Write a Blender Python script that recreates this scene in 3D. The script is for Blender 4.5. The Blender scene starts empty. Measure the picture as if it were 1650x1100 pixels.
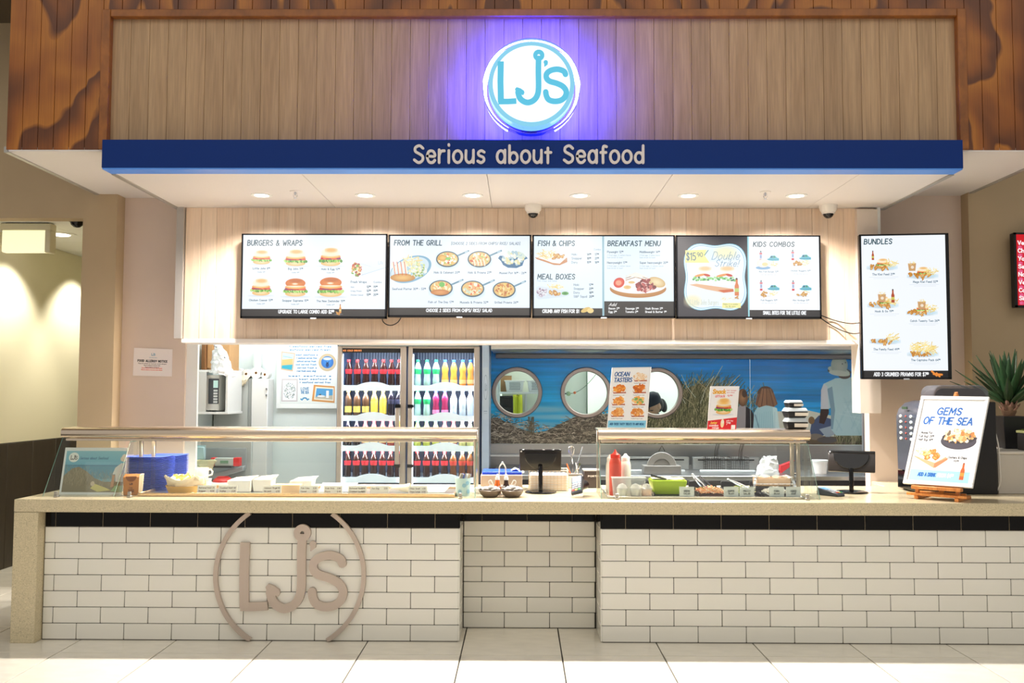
import bpy, bmesh, math, random
import numpy as np
from mathutils import Vector, Matrix

R = random.Random(7)
PI = math.pi
sc = bpy.context.scene
COL = sc.collection

# ------------------------------------------------------------------ camera, world, exposure
CF, CYAW, CPIT, CROL, CD, CH = 1476.8, .00924, .0556, -.00293, 5.818, 1.5565
_fw = Vector((-math.sin(CYAW)*math.cos(CPIT), math.cos(CYAW)*math.cos(CPIT), math.sin(CPIT)))
_rt = Vector((math.cos(CYAW), math.sin(CYAW), 0))
_up = _rt.cross(_fw)
_r2 = _rt*math.cos(CROL)-_up*math.sin(CROL)
_u2 = _up*math.cos(CROL)+_rt*math.sin(CROL)
_o = Vector((0, -CD, CH))
cam = bpy.data.objects.new('camera', bpy.data.cameras.new('camera'))
COL.objects.link(cam)
cam.matrix_world = Matrix(((_r2.x, _u2.x, -_fw.x, _o.x), (_r2.y, _u2.y, -_fw.y, _o.y), (_r2.z, _u2.z, -_fw.z, _o.z), (0, 0, 0, 1)))
cam.data.sensor_width = 36.0
cam.data.lens = CF*36.0/1650.0
cam.data.clip_end = 60
sc.camera = cam
vs = sc.view_settings
vs.view_transform = 'Standard'; vs.look = 'None'; vs.gamma = 1; vs.use_curve_mapping = False
vs.exposure = 0.0
sc.cycles.use_denoising = True
sc.cycles.max_bounces = 8
sc.cycles.transparent_max_bounces = 24
sc.cycles.sample_clamp_indirect = 6
w = bpy.data.worlds.new('hall_ambient'); sc.world = w
w.use_nodes = True
w.node_tree.nodes['Background'].inputs[0].default_value = (1.0, .955, .89, 1)
w.node_tree.nodes['Background'].inputs[1].default_value = .46


def light(kind, name, loc, energy, col=(1, 1, 1), rot=(0, 0, 0), **kw):
    d = bpy.data.lights.new(name, kind)
    d.energy = energy; d.color = col
    for k, v in kw.items():
        setattr(d, k, v)
    o = bpy.data.objects.new(name, d); COL.objects.link(o)
    o.location = loc; o.rotation_euler = rot
    o['kind'] = 'helper'
    return o


# mall hall lighting overhead, in front of the shop
light('AREA', 'hall_light', (0, -4.2, 5.6), 120, (1, .95, .87), (math.radians(14), 0, 0), shape='RECTANGLE', size=11, size_y=3.5)
# canopy downlights
DOWNX = [-1.862, -1.116, -.345, .425, 1.198, 1.969]
for x in DOWNX:
    light('SPOT', 'downlight_beam', (x, .68, 2.945), 255, (1, .93, .87), (0, 0, 0), spot_size=math.radians(150), spot_blend=.85, shadow_soft_size=.06)
# kitchen ceiling lights
light('AREA', 'kitchen_light', (-1.9, 2.2, 2.62), 31, (.93, .98, 1), (0, 0, 0), shape='RECTANGLE', size=1.8, size_y=.5)
light('AREA', 'kitchen_light', (1.5, 1.75, 2.62), 100, (.97, .98, 1), (0, 0, 0), shape='RECTANGLE', size=2.6, size_y=.4)
light('AREA', 'back_room_light', (1.4, 4.3, 2.7), 62, (.98, 1, .97), (0, 0, 0), shape='RECTANGLE', size=3.2, size_y=1.0)
# corridor wall washers and ceiling lamp
for yy in (2.15, 3.38):
    light('SPOT', 'corridor_beam', (-4.05, yy, 2.90), 95, (1, .95, .82), (0, math.radians(20), 0), spot_size=math.radians(92), spot_blend=.6, shadow_soft_size=.03)


def at(px, py, Y):                                  # photograph pixel -> point on the plane y = Y
    d = _fw+_r2*((px-825)/CF)+_u2*((550-py)/CF)
    return _o+d*((Y-_o.y)/d.y)


def on(px, py, Z):                                  # photograph pixel -> point on the level z = Z
    d = _fw+_r2*((px-825)/CF)+_u2*((550-py)/CF)
    return _o+d*((Z-_o.z)/d.z)


# ------------------------------------------------------------------ helpers: materials
def lin(c):
    c = [v/255 for v in c]
    return tuple(v/12.92 if v <= .04045 else ((v+.055)/1.055)**2.4 for v in c)+(1,)


MATS = {}


def M(name, col=(200, 200, 200), rough=.5, metal=0., noise=0, nscale=20, stretch=(1, 1, 1), bump=0, bscale=60, emit=None, es=1., coat=0, trans=0, spec=None, rnd=0, ior=1.45, sss=0):
    if name in MATS:
        return MATS[name]
    m = bpy.data.materials.new(name); MATS[name] = m
    m.use_nodes = True
    nt = m.node_tree; N = nt.nodes; L = nt.links
    b = N['Principled BSDF']
    c = lin(col)
    b.inputs['Base Color'].default_value = c
    b.inputs['Roughness'].default_value = rough
    b.inputs['Metallic'].default_value = metal
    b.inputs['Coat Weight'].default_value = coat
    b.inputs['Coat Roughness'].default_value = .08
    b.inputs['Transmission Weight'].default_value = trans
    b.inputs['IOR'].default_value = ior
    if spec is not None:
        b.inputs['Specular IOR Level'].default_value = spec
    if emit:
        b.inputs['Emission Color'].default_value = lin(emit)
        b.inputs['Emission Strength'].default_value = es
    if noise or bump or rnd:
        tc = N.new('ShaderNodeTexCoord')
        mp = N.new('ShaderNodeMapping'); mp.inputs['Scale'].default_value = stretch
        L.new(tc.outputs['Object'], mp.inputs['Vector'])
        oi = N.new('ShaderNodeObjectInfo')
        cur = None
        if noise:
            t = N.new('ShaderNodeTexNoise'); t.inputs['Scale'].default_value = nscale; t.inputs['Detail'].default_value = 6
            L.new(mp.outputs[0], t.inputs['Vector'])
            r = N.new('ShaderNodeMapRange')
            r.inputs[1].default_value = .3; r.inputs[2].default_value = .7
            r.inputs[3].default_value = 1-noise; r.inputs[4].default_value = 1+noise
            L.new(t.outputs[0], r.inputs[0]); cur = r.outputs[0]
        if rnd:
            r2 = N.new('ShaderNodeMapRange')
            r2.inputs[3].default_value = 1-rnd; r2.inputs[4].default_value = 1+rnd
            L.new(oi.outputs['Random'], r2.inputs[0])
            if cur:
                mu = N.new('ShaderNodeMath'); mu.operation = 'MULTIPLY'
                L.new(cur, mu.inputs[0]); L.new(r2.outputs[0], mu.inputs[1]); cur = mu.outputs[0]
            else:
                cur = r2.outputs[0]
        if cur:
            v = N.new('ShaderNodeVectorMath'); v.operation = 'SCALE'
            v.inputs[0].default_value = c[:3]
            L.new(cur, v.inputs['Scale']); L.new(v.outputs[0], b.inputs['Base Color'])
        if bump:
            t2 = N.new('ShaderNodeTexNoise'); t2.inputs['Scale'].default_value = bscale; t2.inputs['Detail'].default_value = 4
            L.new(mp.outputs[0], t2.inputs['Vector'])
            bp = N.new('ShaderNodeBump'); bp.inputs['Strength'].default_value = bump; bp.inputs['Distance'].default_value = .004
            L.new(t2.outputs[0], bp.inputs['Height']); L.new(bp.outputs[0], b.inputs['Normal'])
    return m


def wood(name, c1, c2, rough=.5, sx=14, sz=.7, rnd=.08, dist=1.2, fine=.14):
    """straight-grained board: bands along z, a tone of its own for each board"""
    m = bpy.data.materials.new(name); MATS[name] = m; m.use_nodes = True
    N = m.node_tree.nodes; L = m.node_tree.links; b = N['Principled BSDF']
    b.inputs['Roughness'].default_value = rough
    tc = N.new('ShaderNodeTexCoord'); oi = N.new('ShaderNodeObjectInfo')
    ad = N.new('ShaderNodeVectorMath'); ad.operation = 'ADD'
    cx = N.new('ShaderNodeCombineXYZ')
    mul = N.new('ShaderNodeMath'); mul.operation = 'MULTIPLY'; mul.inputs[1].default_value = 9
    L.new(oi.outputs['Random'], mul.inputs[0]); L.new(mul.outputs[0], cx.inputs[2]); L.new(mul.outputs[0], cx.inputs[1])
    L.new(tc.outputs['Object'], ad.inputs[0]); L.new(cx.outputs[0], ad.inputs[1])
    mp = N.new('ShaderNodeMapping'); mp.inputs['Scale'].default_value = (sx, sx, sz)
    L.new(ad.outputs[0], mp.inputs['Vector'])
    t = N.new('ShaderNodeTexNoise'); t.inputs['Scale'].default_value = 1.2; t.inputs['Detail'].default_value = 3; t.inputs['Distortion'].default_value = dist
    L.new(mp.outputs[0], t.inputs['Vector'])
    mp2 = N.new('ShaderNodeMapping'); mp2.inputs['Scale'].default_value = (sx*12, sx*12, sz*6)
    L.new(ad.outputs[0], mp2.inputs['Vector'])
    t2 = N.new('ShaderNodeTexNoise'); t2.inputs['Scale'].default_value = 1; t2.inputs['Detail'].default_value = 5
    L.new(mp2.outputs[0], t2.inputs['Vector'])
    cr = N.new('ShaderNodeValToRGB')
    cr.color_ramp.elements[0].position = .32; cr.color_ramp.elements[1].position = .66
    cr.color_ramp.elements[0].color = lin(c1); cr.color_ramp.elements[1].color = lin(c2)
    L.new(t.outputs[0], cr.inputs[0])
    r = N.new('ShaderNodeMapRange'); r.inputs[1].default_value = .3; r.inputs[2].default_value = .7; r.inputs[3].default_value = 1-fine; r.inputs[4].default_value = 1+fine
    L.new(t2.outputs[0], r.inputs[0])
    r2 = N.new('ShaderNodeMapRange'); r2.inputs[3].default_value = 1-rnd; r2.inputs[4].default_value = 1+rnd
    L.new(oi.outputs['Random'], r2.inputs[0])
    mu = N.new('ShaderNodeMath'); mu.operation = 'MULTIPLY'; L.new(r.outputs[0], mu.inputs[0]); L.new(r2.outputs[0], mu.inputs[1])
    v = N.new('ShaderNodeVectorMath'); v.operation = 'SCALE'
    L.new(cr.outputs[0], v.inputs[0]); L.new(mu.outputs[0], v.inputs['Scale']); L.new(v.outputs[0], b.inputs['Base Color'])
    return m


def plywood(name):
    """stained pine ply: broad contour figure running over the grooves"""
    m = bpy.data.materials.new(name); MATS[name] = m; m.use_nodes = True
    N = m.node_tree.nodes; L = m.node_tree.links; b = N['Principled BSDF']
    b.inputs['Roughness'].default_value = .38
    tc = N.new('ShaderNodeTexCoord')
    mp = N.new('ShaderNodeMapping'); mp.inputs['Scale'].default_value = (1.25, 1.25, .6); mp.inputs['Location'].default_value = (3.1, 0, 1.7)
    L.new(tc.outputs['Object'], mp.inputs['Vector'])
    t = N.new('ShaderNodeTexNoise'); t.inputs['Scale'].default_value = 1.15; t.inputs['Detail'].default_value = 3.2; t.inputs['Roughness'].default_value = .45; t.inputs['Distortion'].default_value = .35
    L.new(mp.outputs[0], t.inputs['Vector'])
    mu = N.new('ShaderNodeMath'); mu.operation = 'MULTIPLY'; mu.inputs[1].default_value = 7.5; L.new(t.outputs[0], mu.inputs[0])
    fr = N.new('ShaderNodeMath'); fr.operation = 'FRACT'; L.new(mu.outputs[0], fr.inputs[0])
    cr = N.new('ShaderNodeValToRGB'); e = cr.color_ramp.elements
    e[0].position = 0; e[0].color = lin((172, 106, 32)); e[1].position = 1; e[1].color = lin((164, 100, 30))
    for p, c in ((.40, (146, 82, 22)), (.80, (100, 52, 14)), (.93, (92, 46, 13))):
        x = e.new(p); x.color = lin(c)
    L.new(fr.outputs[0], cr.inputs[0])
    mp2 = N.new('ShaderNodeMapping'); mp2.inputs['Scale'].default_value = (160, 160, 3)
    L.new(tc.outputs['Object'], mp2.inputs['Vector'])
    t2 = N.new('ShaderNodeTexNoise'); t2.inputs['Scale'].default_value = 1; L.new(mp2.outputs[0], t2.inputs['Vector'])
    r = N.new('ShaderNodeMapRange'); r.inputs[1].default_value = .3; r.inputs[2].default_value = .7; r.inputs[3].default_value = .85; r.inputs[4].default_value = 1.12
    L.new(t2.outputs[0], r.inputs[0])
    v = N.new('ShaderNodeVectorMath'); v.operation = 'SCALE'; L.new(cr.outputs[0], v.inputs[0]); L.new(r.outputs[0], v.inputs['Scale'])
    L.new(v.outputs[0], b.inputs['Base Color'])
    return m


def quartz(name, col):
    m = M(name, col, .16)
    N = m.node_tree.nodes; L = m.node_tree.links; b = N['Principled BSDF']
    tc = N.new('ShaderNodeTexCoord')
    t = N.new('ShaderNodeTexVoronoi'); t.inputs['Scale'].default_value = 230; L.new(tc.outputs['Object'], t.inputs['Vector'])
    s = N.new('ShaderNodeSeparateColor'); L.new(t.outputs['Color'], s.inputs[0])
    cr = N.new('ShaderNodeValToRGB'); e = cr.color_ramp.elements
    c = np.array(col)
    e[0].position = 0; e[0].color = lin(c*.82); e[1].position = 1; e[1].color = lin(np.minimum(c*1.08, 255))
    for p, k in ((.08, .96), (.55, 1.0), (.85, 1.03)):
        x = e.new(p); x.color = lin(np.minimum(c*k, 255))
    L.new(s.outputs[0], cr.inputs[0]); L.new(cr.outputs[0], b.inputs['Base Color'])
    return m


def glass(name, tint=(250, 255, 253), gloss=.09):
    m = bpy.data.materials.new(name); MATS[name] = m; m.use_nodes = True
    N = m.node_tree.nodes; L = m.node_tree.links
    N.remove(N['Principled BSDF'])
    tr = N.new('ShaderNodeBsdfTransparent'); tr.inputs[0].default_value = lin(tint)
    gl = N.new('ShaderNodeBsdfGlossy'); gl.inputs['Roughness'].default_value = .02; gl.inputs[0].default_value = (1, 1, 1, 1)
    fr = N.new('ShaderNodeFresnel'); fr.inputs[0].default_value = 1.4
    mu = N.new('ShaderNodeMath'); mu.operation = 'MULTIPLY'; mu.inputs[1].default_value = gloss/.04
    mu.use_clamp = True
    L.new(fr.outputs[0], mu.inputs[0])
    mx = N.new('ShaderNodeMixShader'); L.new(mu.outputs[0], mx.inputs[0]); L.new(tr.outputs[0], mx.inputs[1]); L.new(gl.outputs[0], mx.inputs[2])
    L.new(mx.outputs[0], N['Material Output'].inputs[0])
    return m


def frosted(name, col, a=.5):
    """thin translucent plastic film"""
    m = M(name, col, .35)
    m.node_tree.nodes['Principled BSDF'].inputs['Alpha'].default_value = a
    return m


# ------------------------------------------------------------------ helpers: meshes
class MB:
    def __init__(s):
        s.v = []; s.f = []; s.T = None

    def add(s, vs, fs):
        o = len(s.v)
        s.v += [tuple(s.T @ Vector(v)) if s.T else tuple(v) for v in vs]
        s.f += [tuple(o+i for i in f) for f in fs]
        return s

    def box(s, x0, x1, y0, y1, z0, z1):
        return s.add([(x0, y0, z0), (x1, y0, z0), (x1, y1, z0), (x0, y1, z0), (x0, y0, z1), (x1, y0, z1), (x1, y1, z1), (x0, y1, z1)],
                     [(0, 3, 2, 1), (4, 5, 6, 7), (0, 1, 5, 4), (1, 2, 6, 5), (2, 3, 7, 6), (3, 0, 4, 7)])

    def hexa(s, b4, t4):                              # any eight-cornered solid
        return s.add(list(b4)+list(t4), [(0, 3, 2, 1), (4, 5, 6, 7), (0, 1, 5, 4), (1, 2, 6, 5), (2, 3, 7, 6), (3, 0, 4, 7)])

    def prism(s, poly, axis, a0, a1):                 # polygon swept along axis; poly in the two other axes, in order
        def P(p, a):
            q = list(p); q.insert(axis, a); return q
        n = len(poly)
        return s.add([P(p, a0) for p in poly]+[P(p, a1) for p in poly],
                     [tuple(range(n-1, -1, -1)), tuple(range(n, 2*n))]+[(i, (i+1) % n, n+(i+1) % n, n+i) for i in range(n)])

    def stroke(s, pts, wd, y0, y1):
        if len(pts) > 4 and abs(pts[0][0]-pts[-1][0])+abs(pts[0][1]-pts[-1][1]) < 1e-6:
            return s.ribbon(pts[:-1], wd, y0, y1, closed=True)
        return s.ribbon(pts, wd, y0, y1)

    def lathe(s, prof, c=(0, 0, 0), n=24, axis='z', closed=False, a0=0., a1=2*PI, wob=None):
        full = abs(a1-a0-2*PI) < 1e-6
        vs = []; m = len(prof)
        na = n if full else n+1
        for k in range(na):
            a = a0+(a1-a0)*k/n
            for i, (r, z) in enumerate(prof):
                if wob:
                    r, z = wob(r, z, a, i)
                x, y = r*math.cos(a), r*math.sin(a)
                p = (x, y, z) if axis == 'z' else ((x, z, y) if axis == 'y' else (z, x, y))
                vs.append((p[0]+c[0], p[1]+c[1], p[2]+c[2]))
        fs = []
        for k in range(n):
            k2 = (k+1) % na
            for i in range(m if closed else m-1):
                j = (i+1) % m
                fs.append((k*m+i, k2*m+i, k2*m+j, k*m+j))
        if not closed and full:
            for i in (0, m-1):
                if prof[i][0] > 1e-5:
                    fs.append(tuple(k*m+i for k in range(n)))
        return s.add(vs, fs)

    def tube(s, pts, r, n=8, closed=False):
        P = [Vector(p) for p in pts]; m = len(P)
        rr = r if isinstance(r, (list, tuple)) else [r]*m
        vs = []; prev = None
        for i in range(m):
            if closed:
                t = P[(i+1) % m]-P[i-1]
            else:
                t = P[min(i+1, m-1)]-P[max(i-1, 0)]
            t.normalize()
            if prev is None:
                a = Vector((0, 0, 1)) if abs(t.z) < .9 else Vector((1, 0, 0))
                u = t.cross(a).normalized()
            else:
                u = prev-t*prev.dot(t)
                u = u.normalized() if u.length > 1e-6 else t.orthogonal().normalized()
            prev = u; w_ = t.cross(u)
            for k in range(n):
                a = 2*PI*k/n
                vs.append(P[i]+(u*math.cos(a)+w_*math.sin(a))*rr[i])
        fs = []
        for i in range(m if closed else m-1):
            j = (i+1) % m
            for k in range(n):
                fs.append((i*n+k, i*n+(k+1) % n, j*n+(k+1) % n, j*n+k))
        if not closed:
            fs += [tuple(range(n-1, -1, -1)), tuple((m-1)*n+k for k in range(n))]
        return s.add(vs, fs)

    def ribbon(s, pts, wd, y0, y1, caps=True, closed=False):   # flat stroke in the xz plane, given depth
        P = [Vector(p) for p in pts]; m = len(P)
        ws = wd if isinstance(wd, (list, tuple)) else [wd]*m
        Lf, Rt = [], []
        for i in range(m):
            if closed:
                t = P[(i+1) % m]-P[i-1]
            else:
                t = P[min(i+1, m-1)]-P[max(i-1, 0)]
            t.normalize(); nn = Vector((-t.y, t.x))
            Lf.append(P[i]+nn*ws[i]/2); Rt.append(P[i]-nn*ws[i]/2)
        if closed:
            vs = [(p.x, y0, p.y) for p in Lf+Rt]+[(p.x, y1, p.y) for p in Lf+Rt]
            fs = []; q = 2*m
            for i in range(m):
                j = (i+1) % m
                fs += [(i, j, m+j, m+i), (q+i, q+m+i, q+m+j, q+j), (i, q+i, q+j, j), (m+i, m+j, q+m+j, q+m+i)]
            return s.add(vs, fs)
        poly = list(Lf)
        if caps:
            t = (P[-1]-P[-2]).normalized(); a0 = math.atan2(t.y, t.x)
            poly += [P[-1]+Vector((math.cos(a), math.sin(a)))*ws[-1]/2 for a in [a0+PI/2-PI*k/6 for k in range(1, 6)]]
        poly += Rt[::-1]
        if caps:
            t = (P[0]-P[1]).normalized(); a0 = math.atan2(t.y, t.x)
            poly += [P[0]+Vector((math.cos(a), math.sin(a)))*ws[0]/2 for a in [a0+PI/2-PI*k/6 for k in range(1, 6)]]
        # quads along the stroke keep concave strokes clean
        n = len(poly); q = n
        vs = [(p.x, y0, p.y) for p in poly]+[(p.x, y1, p.y) for p in poly]
        fs = []
        cap = 5 if caps else 0
        ri = lambda i: m+cap+(m-1-i)
        for i in range(m-1):
            a, b_, c, d = i, i+1, ri(i+1), ri(i)
            fs += [(a, b_, c, d), (q+d, q+c, q+b_, q+a)]
        if caps:
            e = [m-1]+list(range(m, m+5))+[ri(m-1)]
            fs += [tuple(e), tuple(q+i for i in e[::-1])]
            e = [ri(0)]+list(range(2*m+5, 2*m+10))+[0]
            fs += [tuple(e), tuple(q+i for i in e[::-1])]
        fs += [(i, q+i, q+(i+1) % n, (i+1) % n) for i in range(n)]
        return s.add(vs, fs)

    def ball(s, c, r, nu=16, nv=10, fn=None):
        r = (r, r, r) if not isinstance(r, (list, tuple)) else r
        vs = [(c[0], c[1], c[2]-r[2])]
        for j in range(1, nv):
            b = -PI/2+PI*j/nv
            for i in range(nu):
                a = 2*PI*i/nu
                vs.append((c[0]+r[0]*math.cos(b)*math.cos(a), c[1]+r[1]*math.cos(b)*math.sin(a), c[2]+r[2]*math.sin(b)))
        vs.append((c[0], c[1], c[2]+r[2]))
        if fn:
            vs = [fn(Vector(v)) for v in vs]
        fs = [(0, 1+(i+1) % nu, 1+i) for i in range(nu)]
        for j in range(nv-2):
            o = 1+j*nu
            fs += [(o+i, o+(i+1) % nu, o+nu+(i+1) % nu, o+nu+i) for i in range(nu)]
        o = 1+(nv-2)*nu; t = len(vs)-1
        fs += [(o+i, o+(i+1) % nu, t) for i in range(nu)]
        return s.add(vs, fs)

    def sheet(s, fn, nu, nv, th=0):                   # parametric surface, optionally thick (fn gives points)
        vs = [tuple(fn(i/nu, j/nv)) for j in range(nv+1) for i in range(nu+1)]
        k = nu+1
        fs = [(j*k+i, j*k+i+1, (j+1)*k+i+1, (j+1)*k+i) for j in range(nv) for i in range(nu)]
        return s.add(vs, fs)

    def mesh(s, name, m, bev=0, seg=1, smooth=True, ang=38):
        me = bpy.data.meshes.new(name)
        me.from_pydata(s.v, [], s.f)
        bm = bmesh.new(); bm.from_mesh(me)
        bmesh.ops.recalc_face_normals(bm, faces=bm.faces)
        if bev:
            es = [e for e in bm.edges if len(e.link_faces) == 2 and e.calc_face_angle(0) > .6]
            bmesh.ops.bevel(bm, geom=es, offset=bev, segments=seg, affect='EDGES', profile=.5, clamp_overlap=True)
        bm.to_mesh(me); bm.free()
        if smooth:
            me.shade_smooth()
            me.set_sharp_from_angle(angle=math.radians(ang))
        if m:
            me.materials.append(m)
        return me

    def build(s, name, m, parent=None, bev=0, seg=1, smooth=True, ang=38, label=None):
        o = bpy.data.objects.new(name, s.mesh(name, m, bev, seg, smooth, ang))
        COL.objects.link(o)
        if parent:
            o.parent = parent
        if label:
            o['label'] = label
        return o


def box(*a):
    return MB().box(*a)


def tag(o, label=None, cat=None, group=None, kind=None):
    if label: o['label'] = label
    if cat: o['category'] = cat
    if group: o['group'] = group
    if kind: o['kind'] = kind
    return o


def thing(name, label, cat, loc=(0, 0, 0), rz=0, group=None, rot=None):
    o = bpy.data.objects.new(name, None); COL.objects.link(o)
    o.empty_display_size = .05
    o.location = loc; o.rotation_euler = rot or (0, 0, rz)
    return tag(o, label, cat, group)


def struct(name, mb, m, label=None, parent=None, **kw):
    o = mb.build(name, m, parent, **kw)
    if parent is None:
        tag(o, label or name.replace('_', ' '), None, None, 'structure')
    return o


def inst(name, me, parent=None, loc=(0, 0, 0), rot=(0, 0, 0), scale=(1, 1, 1)):
    o = bpy.data.objects.new(name, me); COL.objects.link(o)
    o.location = loc; o.rotation_euler = rot; o.scale = scale
    if parent: o.parent = parent
    return o


def copy_tree(o, loc=None, rz=None, parent=None, label=None):
    c = o.copy(); COL.objects.link(c)
    if parent: c.parent = parent
    if loc is not None: c.location = loc
    if rz is not None: c.rotation_euler = (0, 0, rz)
    if label: c['label'] = label
    for ch in list(o.children):
        copy_tree(ch, parent=c)
    return c


ORD = ['first', 'second', 'third', 'fourth', 'fifth', 'sixth', 'seventh', 'eighth', 'ninth', 'tenth', 'eleventh', 'twelfth', 'thirteenth', 'fourteenth', 'fifteenth', 'sixteenth',
       'seventeenth', 'eighteenth', 'nineteenth', 'twentieth', 'twenty-first', 'twenty-second', 'twenty-third', 'twenty-fourth', 'twenty-fifth', 'twenty-sixth', 'twenty-seventh', 'twenty-eighth', 'twenty-ninth', 'thirtieth']


# ------------------------------------------------------------------ helpers: stroke lettering
def spline(p, k=5):
    P = [np.array(q, float) for q in p]
    if len(P) < 3:
        return [tuple(q) for q in P]
    P = [2*P[0]-P[1]]+P+[2*P[-1]-P[-2]]
    out = []
    for i in range(1, len(P)-2):
        a, b, c, d = P[i-1:i+3]
        for t in np.linspace(0, 1, k, endpoint=False):
            out.append(tuple(.5*((2*b)+(c-a)*t+(2*a-5*b+4*c-d)*t*t+(3*b-a-3*c+d)*t**3)))
    out.append(tuple(P[-2]))
    return out


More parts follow.
